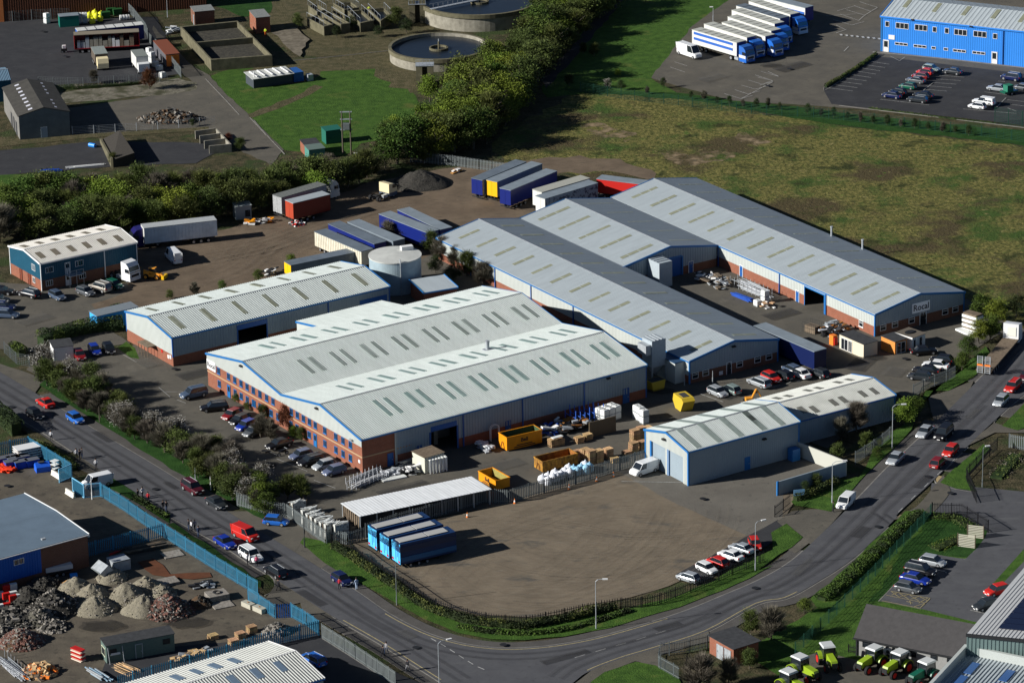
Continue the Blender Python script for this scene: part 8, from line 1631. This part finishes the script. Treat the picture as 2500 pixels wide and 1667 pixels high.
for k,X,Y,dx,dy,lb in (('20',495,1245,100,62,'white concrete barrier behind the open gate leaf'),('20',620,1410,100,62,'white concrete barrier in front of the open gate leaf')):
    o=put('concrete_barrier',lb,'barrier',k,X,Y,dx=dx,dy=dy,group='white concrete barriers'); mb=MB(); n=[( -.3,0),(.3,0),(.12,.35),(.1,.85),(-.1,.85),(-.12,.35)]; mb.loft([[(-1.2,y,z) for y,z in n],[(1.2,y,z) for y,z in n]]); mb.build('barrier',mat('white_concrete',(.68,.66,.58),rough=.8),o); mb=MB(); mb.box(-.9,-.6,-.31,.31,-.0,.08); mb.build('drain_slot',M_dark,o)
bundle('pipe_bundle','bundle of grey-blue pipes beside the timber at the bottom left','pipes','30',860,1500,100,62,5,1.3,.6,22,[mat('grey_blue_pipe',(.25,.36,.45),rough=.5),M_steel],r=.07)
bundle('timber_stack','stack of long pale timbers by the blue fence','timber','30',1100,1450,100,45,4,2.4,.4,26,[M_woodd,M_wood])
bundle('timber_stack','weathered beams lying along the inner blue fence','timber','30',1260,400,100,-18,7,1.6,.6,16,[M_woodd,m_dr],r=.1)
bundle('red_beams','thin red beam leaning by the inner blue fence','beam','30',1000,440,100,-40,2.6,.2,.3,2,[M_red],r=.07)
bundle('scaffold_heap','long galvanised trusses at the left bottom edge','trusses','30',110,1450,100,80,8,1.6,1.0,24,[M_steel,MA],legs=True)
bundle('scrap_heap','small timber and scrap heap along the blue fence by the cabin','heap','30',1700,1330,100,-28,6,1.2,.5,30,[M_woodd,M_wood,M_steel],flat=True)
bundle('scrap_heap','cleared rack of grey metal frames by the brown patches','heap','30',1800,720,100,-20,3,1.8,.9,16,[M_steel,M_dark],flat=True)
sheet('rust_stain',PL('30',[(1210,500),(1350,480),(1420,540),(1500,620),(1850,600),(1870,640),(1700,660),(1480,640),(1340,625),(1290,580)]),Z[0] + .02,mat('rust_stained_ground',(.085,.03,.012),rough=1,col2=(.13,.045,.018),vscale=.8),.3)
o=put('red_white_frame_stack','leaning stack of red and white barrier frames left of the green cabin','barrier stack','30',700,1370,dx=100,dy=50)
for i in range(6): mb=MB(); mb.obox(-.2,0,.1 + i * .3,1.9,.9,.12,.1); mb.build('barrier',M_red if i % 2 else mat('cream_frame',(.75,.62,.5),rough=.6),o)
for i,(X,Y) in enumerate(((40,720),(90,790),(30,810),(90,860),(30,920),(150,880),(10,750))):
    o=put('plastic_barrier','%s red and white plastic barrier in the pile at the left edge' % nmb[i],'barrier','30',X,Y,dx=100,dy=-20,group='red and white plastic barriers'); m1,m2=(M_red,M_whitepl) if i % 2 else (M_whitepl,M_red); z=.7 * (i % 2); mb=MB(); mb.box(-1,0,-.25,.25,z,z + .9); mb.build('left_half',m1,o); mb=MB(); mb.box(.01,1,-.25,.25,z,z + .9); mb.build('right_half',m2,o)
for i,(X,Y,r_) in enumerate(((120,1130,0),(100,1165,0),(185,1165,0),(200,1120,0),(150,1110,0),(285,1150,.4),(30,1135,0))):
    o=put('waste_bin','%s of the blue lidded waste bins in the shaded corner' % nmb[i],'waste bin','20',X,Y,dx=100,dy=-20,group='blue waste bins'); mb=MB(); mb.loft([[(-.85,-.5,.1),(.85,-.5,.1),(.85,.5,.1),(-.85,.5,.1)],[(-1.0,-.6,1.15),(1.0,-.6,1.15),(1.0,.6,1.15),(-1.0,.6,1.15)]]); mb.build('bin',M_bluepl,o); mb=MB(); mb.box(-1.02,1.02,-.62,.62,1.15,1.22); mb.build('lid',mat('grey_lid',(.12,.13,.15),rough=.6),o)
o=put('grit_bin','bright blue roofed bin on the open tarmac','bin','20',375,1190,dx=100,dy=-15); mb=MB(); mb.loft([[(-1.05,y,z) for y,z in ((-.8,0),(.8,0),(.8,.9),(0,1.5),(-.8,.9))],[(1.05,y,z) for y,z in ((-.8,0),(.8,0),(.8,.9),(0,1.5),(-.8,.9))]]); mb.build('bin',mat('strong_blue',(.02,.12,.65),rough=.4),o); mb=MB(); mb.box(-.6,.3,-.3,.3,1.42,1.52); mb.build('lid',M_felt,o)
for i in range(5): o=put('panel_rack',('lowest','second','middle','fourth','top')[i] + ' white panel of the stacked rack by the blue fence','panel','20',245,1080,dx=100,dy=-20,group='stacked white panels'); o.location.z=.35 + i * .38; mb=MB(); mb.box(-1.9,1.9,-1.1,1.1,0,.1); mb.build('panel',M_frame,o); mb=MB(); mb.box(-1.7,-1.5,-.9,.9,-.28,0); mb.box(1.5,1.7,-.9,.9,-.28,0); mb.build('bearer',M_woodd,o)
for i in range(3): o=put('white_table',('lowest','middle','top')[i] + ' white square tray in the pile by the barriers','tray','20',488,1190,dx=100,dy=-40,group='white square trays'); o.location.z=.5 + i * .55; mb=MB(); mb.box(-.5,.5,-.5,.5,0,.07); mb.build('tray',M_white,o); mb=MB(); mb.box(-.05,.05,-.05,.05,-.5,0); mb.build('stem',M_steel,o)
bundle('red_net_pile','pile of orange-red netting at the left edge beside the blue bins','netting','20',20,1185,100,20,3.5,1.6,.8,30,[mat('orange_red_net',(.75,.05,.01),rough=.7)],flat=True)
# top left yard
o=put('orange_container','orange-topped long container between the tote tanks and the grey fence','container','z6',2130,760,dx=60,dy=55); o.rotation_euler.z=heading('z6',2060,660,160,180); mb=MB(); mb.box(-5.5,5.5,-1.4,1.4,0,2.5); mb.build('body',mat('grey_container_side',(.10,.10,.11),rough=.6),o); mb=MB(); mb.box(-5.55,5.55,-1.45,1.45,2.5,2.6); mb.build('roof',mat('terracotta_roof',(.2,.06,.03),rough=.7),o); mb=MB(); mb.box(5.5,5.56,-1.3,1.3,.1,2.4); mb.build('end_door',M_orange,o)
o=put('box_lorry','white box lorry body with a grey roof beside the tote tanks','lorry','z6',1790,880,rz=0); o.rotation_euler.z=heading('z6',1690,760,100,130); mb=MB(); mb.box(-2.6,2.6,-1.2,1.2,.8,3.2); mb.build('box_body',TW,o); mb=MB(); mb.box(-2.65,2.65,-1.25,1.25,3.2,3.28); mb.build('roof',mat('grey_lorry_roof',(.2,.22,.2),rough=.7),o); mb=MB(); mb.box(2.65,4.2,-1.1,1.1,.5,2.1); mb.build('cab_body',PAINT['white'],o); [add_wheel(o,x,y,.42,.3) for x in (-1.6,3.4) for y in (-1.05,1.05)]
o=put('tipper_lorry','cream cabbed lorry with a pale sheeted body beside the scrub','lorry','z6',1290,850,rz=0); o.rotation_euler.z=heading('z6',1250,800,90,160); mb=MB(); mb.box(-4.2,1.4,-1.25,1.25,1.0,2.9); mb.build('box_body',mat('brown_grey_body',(.10,.08,.06),rough=.7),o); mb=MB(); mb.box(-4.25,1.45,-1.3,1.3,2.9,3.0); mb.build('roof',mat('grey_green_sheet',(.24,.27,.25),rough=.7,var=.2),o); mb=MB(); mb.extr([(1.7,.5),(3.4,.5),(3.4,1.5),(3.1,2.4),(1.7,2.5)],-1.1,1.1); mb.build('cab_body',mat('cream_cab',(.75,.65,.4)),o); [add_wheel(o,x,y,.45,.3) for x in (-3,-1.8,2.5) for y in (-1.05,1.05)]
o=put('green_kiosk_box','dark green box container beside the white tote tanks','container','z6',880,330,dx=100,dy=-8); mb=MB(); mb.box(-2.0,2.0,-1.2,1.2,0,2.3); mb.build('body',mat('dark_green_box',(.01,.16,.12),rough=.5),o); mb=MB(); mb.box(-2.05,2.05,-1.25,1.25,2.3,2.38); mb.build('roof',TG,o)
m_yb=mat('yellow_bag',(.75,.75,.03),rough=.5)
for i,(X,Y) in enumerate(((1140,220),(1180,290),(1230,230),(1280,260),(1290,210),(1210,190))): bag('z6',X,Y + 15,'%s bright yellow bag in the cluster behind the blue trailer' % nmb[i],m_yb,1.15,'yellow bags')
for i,(X,Y) in enumerate(((1245,140),(1420,190),(1500,200),(1440,120),(1350,240))): o=put('green_bin','%s dark green skip bin in the cluster by the yard corner' % nmb[i],'waste bin','z6',X,Y,dx=100,dy=-10,group='green bins'); mb=MB(); mb.loft([[(-.8,-.5,.1),(.8,-.5,.1),(.8,.5,.1),(-.8,.5,.1)],[(-.95,-.6,1.4),(.95,-.6,1.4),(.95,.6,1.4),(-.95,.6,1.4)]]); mb.build('bin',mat('green_bin_paint',(.015,.08,.02),rough=.6),o); mb=MB(); mb.box(-.97,.97,-.62,.62,1.4,1.46); mb.build('lid',mat('green_bin_paint',(0,0,0)),o)
o=put('white_drum','white ribbed drum lying by the grey fence','drum','z6',1590,260,rz=.2); mb=MB(); mb.tube((-1,0,.6),(1,0,.6),.55,n=14); mb.build('drum',M_whitepl,o); mb=MB(); [mb.tube((x,0,.6),(x + .08,0,.6),.6,n=14) for x in (-.6,0,.6)]; mb.build('band',M_dark,o)
o=put('concrete_ramp','dark raised ramp with a sloping top casting a sharp shadow','ramp','00',1050,1360,rz=0); q=[P('00',*a) - o.location for a in ((900,1260),(1060,1250),(1190,1450),(1000,1480))]; mb=MB(); mb.hexa([(*p.xy,0) for p in reversed(q)] + [(*p.xy,z) for p,z in zip(reversed(q),(1.5,2.2,2.2,.6))]); mb.build('ramp',mat('dark_ramp',(.045,.04,.033),rough=.9,var=.2),o); mb=MB(); mb.hexa([(q[0].x - .4,q[0].y,0),(q[3].x - .4,q[3].y,0),(q[3].x,q[3].y,0),(q[0].x,q[0].y,0),(q[0].x - .4,q[0].y,.9),(q[3].x - .4,q[3].y,1.8),(q[3].x,q[3].y,1.8),(q[0].x,q[0].y,.9)]); mb.build('kerb_wall',M_concd,o)
bundle('pipe_bundle','long white pipes lying by the track edge','pipes','00',760,1475,100,-10,7,.8,.2,8,[M_frame],r=.09); bundle('pipe_bundle','blue tarpaulin covered pipes lying by the track edge','pipes','00',430,1520,100,-8,4,.8,.3,8,[M_bluepl],r=.12); o=put('blue_drum','blue barrel beside the dark ramp','drum','00',815,1300,rz=-.6); mb=MB(); mb.tube((-.7,0,.4),(.7,0,.4),.4,n=12); mb.build('drum',mat('bright_blue_plastic',(0,0,0)),o); mb=MB(); mb.tube((.7,0,.4),(.74,0,.4),.3,n=12); mb.build('lid',M_bluepl,o)
bundle('scrap_heap','white scrap metal tangled at the corner of the sludge basin','heap','00',1530,290,100,-10,3,2,1.4,24,[M_frame,M_steel],flat=True); bundle('scrap_heap','scrap on the ground by the pale container','heap','10',2280,490,100,-10,5,1.5,.8,30,[M_frame,M_dark,M_yel],flat=True); bundle('scrap_heap','white car parts beside the yellow-ended trailer','heap','11',170,930,100,-30,3,1.4,.8,16,[M_frame,M_dark],flat=True); bundle('scrap_heap','white sack and sand by the field fence','heap','11',1790,40,100,-20,2,1,.6,8,[M_frame,m_sand],flat=True)
# small blue sign by the screen wall
o=put('blue_sign','small pale blue board sign on the hedge by the screen wall','sign','23',365,1445,rz=R(10)); mb=MB(); mb.box(-.8,.8,-.03,.03,.5,1.6); mb.build('board',mat('pale_blue_sign',(.2,.4,.6)),o); mb=MB(); [mb.box(x,x + .08,0,.08,0,.5) for x in (-.6,.5)]; mb.build('leg',M_steel,o)
# ---------------------------------------------------------------- people
def person_mesh(walk):
    me=bpy.data.meshes.new('b'); s=.22 if walk else .05
    J=[(0,0,.95),(0,0,1.2),(0,0,1.42),(0,.0,1.52),(0,.02,1.66),(.1,0,.9),(.11,s,.5),(.12,s * .9,.08),(.12,s + .16,.04),(-.1,0,.9),(-.11,-s * .6,.5),(-.12,-s * 1.4,.1),(-.12,-s * 1.3 + .15,.04),(.2,0,1.4),(.27,-.05,1.14),(.28,.06,.9),(-.2,0,1.4),(-.27,.05,1.14),(-.28,.14,.92)]
    E_=[(0,1),(1,2),(2,3),(3,4),(0,5),(5,6),(6,7),(7,8),(0,9),(9,10),(10,11),(11,12),(2,13),(13,14),(14,15),(2,16),(16,17),(17,18)]
    rad=[.14,.135,.15,.055,.1,.09,.065,.045,.04,.09,.065,.045,.04,.065,.045,.035,.065,.045,.035]
    for base,sgn in ((15,1),(18,-1)):
        for i in range(5): J.append((J[base][0] + sgn * (.01 if i else -.03),J[base][1] + (-.03 + i * .018),J[base][2] - (.1 if i else .06) + abs(i - 2.5) * .006)); E_.append((base,len(J) - 1)); rad.append(.011)
    me.from_pydata(J,E_,[]); o=bpy.data.objects.new('b',me); COL.objects.link(o); m=o.modifiers.new('s','SKIN'); m.branch_smoothing=.5
    for i,r in enumerate(rad): me.skin_vertices[0].data[i].radius=(r * (1.15 if i < 3 else 1),r * (.8 if i < 3 else 1))
    me.skin_vertices[0].data[0].use_root=True; o.modifiers.new('u','SUBSURF').levels=1; bpy.context.view_layer.update()
    out=bpy.data.meshes.new_from_object(o.evaluated_get(bpy.context.evaluated_depsgraph_get())); bpy.data.objects.remove(o); return out
PMESH=[person_mesh(False),person_mesh(True)]
def pmat(top,leg):
    n='clothes_%s_%s' % (top,leg)
    if n in MATS: return MATS[n]
    m=mat(n,(.5,.3,.2),rough=.8); t=m.node_tree; b=t.nodes['Principled BSDF']; tc=t.nodes.new('ShaderNodeTexCoord'); sx=t.nodes.new('ShaderNodeSeparateXYZ'); t.links.new(tc.outputs['Object'],sx.inputs[0]); mr=t.nodes.new('ShaderNodeMath'); mr.operation='MULTIPLY'; mr.inputs[1].default_value=.5; t.links.new(sx.outputs[2],mr.inputs[0]); rp=t.nodes.new('ShaderNodeValToRGB'); rp.color_ramp.interpolation='CONSTANT'; t.links.new(mr.outputs[0],rp.inputs[0])
    e=rp.color_ramp.elements; e[0].position=0; e[0].color=(.02,.02,.02,1); e[1].position=.045; e[1].color=(*leg,1); a=e.new(.47); a.color=(*top,1); a=e.new(.745); a.color=(.45,.26,.18,1); t.links.new(rp.outputs[0],b.inputs['Base Color']); return m
DK,WH,RD,PK,LB,HV,GR,JN=(.015,.015,.02),(.65,.65,.66),(.5,.03,.04),(.65,.1,.2),(.4,.5,.65),(.7,.85,.05),(.25,.25,.26),(.03,.05,.1)
def person(k,X,Y,top,leg,label,walk=1,a=0,group='people on foot'):
    o=thing('person',label,'person',P(k,X,Y),R(a),group); o.location.z=.05; q=bpy.data.objects.new('body',PMESH[walk].copy()); q.data.materials.clear(); q.data.materials.append(pmat(top,leg)); q.data.polygons.foreach_set('use_smooth',[True] * len(q.data.polygons)); COL.objects.link(q); q.parent=o
    mb=MB(); mb.lathe([(.0,1.82),(.07,1.8),(.105,1.74),(.11,1.66),(.1,1.6)],cy=.0,n=12); mb.build('hair',mat('dark_hair',(.03,.02,.015),rough=.9),o,smooth=True)
    mb=MB(); [mb.box(x - .012,x + .012,.105,.118,1.675,1.69) for x in (-.035,.035)]; mb.box(-.012,.012,.11,.135,1.63,1.665); mb.box(-.025,.025,.108,.116,1.6,1.61); mb.build('face_features',mat('face_dark',(.2,.08,.06)),o)
for a in (('31',905,745,LB,LB,'person in pale blue standing in front of the navy hatchback',0,30),('31',755,745,RD,DK,'person in a red jacket and white shoes at the navy hatchback door',0,0),('31',217,755,DK,DK,'person in dark clothes on the depot entrance',1,-40),('30',2265,545,PK,DK,'person in a pink top beside the white crossover',0,10),('30',2185,525,WH,DK,'person in a pale top at the side of the white crossover',0,60),('30',1752,285,JN,JN,'person in blue with a stick-like shadow on the footway',1,200),('30',1690,235,WH,DK,'person in a white top in the footway group',0,120),('30',1665,225,DK,JN,'person in dark clothes in the footway group',0,90),('30',1720,230,GR,DK,'person in grey at the right of the footway group',1,30),
    ('20',848,1180,WH,DK,'person in white stepping off the kerb by the upper gate',1,10),('20',705,1100,DK,DK,'person in black in the cluster near the upper gate',0,60),('20',675,1090,WH,DK,'person in a white top in the cluster near the upper gate',0,200),('20',725,1085,DK,JN,'second person in black in the cluster near the upper gate',0,120),('20',452,930,WH,DK,'person behind the verge growth at the upper fence',1,0),('20',1218,1450,DK,DK,'person in black left of four along the lower verge',1,60),('20',1258,1430,WH,DK,'person in a white top among four along the lower verge',1,30),('20',1308,1475,RD,DK,'person with a red bag among four along the lower verge',1,0),('20',1440,1550,DK,DK,'person in black left of a pair by the scrubby verge',1,40),('20',1470,1555,DK,JN,'person in black right of a pair by the scrubby verge',1,20),
    ('31',1138,1348,DK,DK,'person in black walking left of the pair near the bend',1,140),('31',1168,1312,GR,JN,'person in grey walking right of the pair near the bend',1,140),('31',1356,1468,DK,GR,'person in a dark coat walking alone near the bend',1,140),('23',665,1558,DK,DK,'person in dark clothes standing behind the small white van',0,90),('01',103,322,HV,(.8,.15,.02),'worker in yellow and orange high-visibility clothes by the kiosk shadow',0,0),('01',1014,125,HV,RD,'worker in high-visibility clothes on the filter channels',0,0)): person(*a)
o=put('hand_cart','person-sized black and white hand cart in the top left yard','cart','00',565,465,rz=.2); mb=MB(); mb.box(-.6,.6,-.4,.4,.3,.9); mb.build('body',M_dark,o); mb=MB(); mb.box(-.3,.4,-.3,.3,.9,1.5); mb.build('load',M_frame,o); [add_wheel(o,x,y,.25,.12) for x in (-.4,.4) for y in (-.4,.4)]
# ---------------------------------------------------------------- tyre tracks, patches, covers on the ground
def wear_mat(name,col,a): m=mat(name,col,rough=.95,alpha=a); return m
WM=[wear_mat('dark_tyre_mark',(.06,.05,.038),.04),wear_mat('pale_tyre_mark',(.24,.205,.155),.06),wear_mat('patch_tarmac',(.035,.035,.037),.45),wear_mat('pale_patch',(.12,.117,.108),.25),wear_mat('oil_stain',(.012,.012,.012),.45)]
RW=random.Random(8); wz=[Z[0] + .008]
def tracks(name,k,paths,m,w_=.28,gauge=1.7,n=1,spread=0):
    mb=MB()
    for pts in paths:
        base=smooth_line(PL(k,pts),6)
        for r in range(n):
            sh=RW.uniform(-spread,spread); a0,a1=(RW.random() * .35,1 - RW.random() * .35) if n > 1 else (0,1); L=base[int(a0 * len(base)):max(int(a0 * len(base)) + 3,int(a1 * len(base)))]
            for g in (-gauge / 2,gauge / 2):
                l1,l2=offset(L,sh + g - w_ / 2),offset(L,sh + g + w_ / 2)
                for i in range(len(L) - 1):
                    f=1 if 0 < i < len(L) - 2 else .3; mb.face([(p.x,p.y,wz[0]) for p in (l1[i],l2[i],l2[i + 1],l1[i + 1])])
                wz[0] += .0006
    return tag(mb.build(name,m),None,None,None,'structure')
gp=[[(1450,1130),(1300,1180),(1100,1260),(1000,1330),(1020,1380)],[(1480,1150),(1420,1240),(1300,1330),(1150,1380)],[(1100,1210),(1250,1230),(1450,1260),(1650,1240),(1760,1190)],[(1040,1300),(1150,1370),(1330,1375),(1500,1320),(1620,1220),(1640,1140)],[(1050,1230),(1200,1300),(1400,1310),(1560,1230),(1600,1150)]]
tracks('tyre_tracks','o',gp,WM[0],n=6,spread=5); tracks('tyre_tracks','o',gp,WM[1],n=5,spread=5,w_=.4)
dp=[[(330,640),(480,600),(650,560),(850,480),(1050,430)],[(340,680),(520,620),(600,560),(700,520)],[(450,570),(600,600),(700,560),(900,490),(1060,470)]]
tracks('tyre_tracks','o',dp,WM[0],n=5,spread=4); tracks('tyre_tracks','o',dp,WM[1],n=4,spread=4,w_=.45)
tracks('tyre_tracks','o',[[(60,1130),(150,1200),(260,1240)],[(180,1500),(330,1440),(500,1420),(600,1440)],[(200,1440),(400,1400),(560,1400)]],WM[0],n=4,spread=3)
tracks('tyre_tracks','o',[[(1560,1180),(1680,1130),(1850,1100)],[(1520,1110),(1600,1180),(1700,1210)]],WM[0],n=3,spread=2)
rl1=[(far_edge[i] + P(*q)) / 2 for i,q in ()]
def lane(edge,a,b,d): return offset(edge[a:b],d)
for e_,a,b,ds in ((far_edge,4,len(far_edge) - 6,(-2.0,-3.6)),(near_edge2,4,len(near_edge2) - 6,(1.9,3.5)),(near_edge,2,len(near_edge) - 4,(1.9,3.4))):
    for d in ds: ribbon('wheel_path',offset(e_,d)[a:b],-.3,.3,wz[0],wear_mat('road_wheel_path',(.04,.04,.043),.22)); wz[0] += .002
for k,X,Y,sx,sy,m in (('20',900,900,5,1.2,2),('20',1500,1330,3,1,2),('31',500,830,6,1.4,2),('31',1350,1150,3,1.6,3),('32',500,1350,7,1.3,2),('32',1400,1080,4,1.2,2),('33',400,560,6,1.2,3),('33',900,250,4,1.5,2),('23',1450,1300,5,1.2,2),('23',1900,700,4,1,3),('20',1300,250,4,3,3),('20',1700,350,3,5,2),('22',2000,530,5,2,3),('21',2200,1150,6,3,3),('21',1300,1350,8,1.5,2),('23',900,260,6,3,2),('23',1200,330,4,3,3),('13',200,1300,6,3,2),('03',300,600,8,3,2),('02',1800,700,6,3,3),('10',300,1350,6,3,3)):
    c=P(k,X,Y); rz=heading(k,X,Y,100,61 if k in ('20','31','30') else (-93 if k in ('33','23') else -27)); mb=MB(); co,si=math.cos(rz),math.sin(rz); n=12
    pts=[(c.x + co * x * sx / 2 - si * y * sy / 2,c.y + si * x * sx / 2 + co * y * sy / 2,wz[0]) for x,y in ((-1,-1),(1,-1),(1,1),(-1,1))]; wz[0] += .001
    tag(mb.face(pts).build('tarmac_patch',WM[m]),None,None,None,'structure')
for k,X,Y in (('20',65,1335),('20',1370,1365),('20',1540,305),('20',100,640),('21',475,1240),('21',95,1028),('31',1430,1270),('31',2200,1245),('32',2180,745),('33',1060,205),('23',1500,1255),('23',1700,1400),('23',1300,215),('22',1720,1450),('03',90,770),('03',280,620),('30',80,560),('00',380,290),('00',575,510)):
    c=P(k,X,Y); mb=MB(); mb.face([(c.x + .5 * math.cos(t * PI / 6),c.y + .5 * math.sin(t * PI / 6),wz[0]) for t in range(12)]); wz[0] += .0005; tag(mb.build('drain_cover',MATS['dark_metal']),None,None,None,'structure')
for k,X,Y,r in (('23',1030,205,1.6),('03',120,590,2.2),('00',800,420,2.5),('20',2120,900,1.8),('22',1350,500,2.2),('30',1650,1050,3),('30',900,1080,3),('21',100,1150,2),('22',300,960,2.4)):
    c=P(k,X,Y); mb=MB(); mb.face([(c.x + r * (1 + .4 * noise.noise(Vector((t * .7,X,0)))) * math.cos(t * PI / 10),c.y + r * .6 * (1 + .4 * noise.noise(Vector((t * .7,0,Y)))) * math.sin(t * PI / 10),wz[0]) for t in range(20)]); wz[0] += .0005; tag(mb.build('oil_stain',WM[4]),None,None,None,'structure')
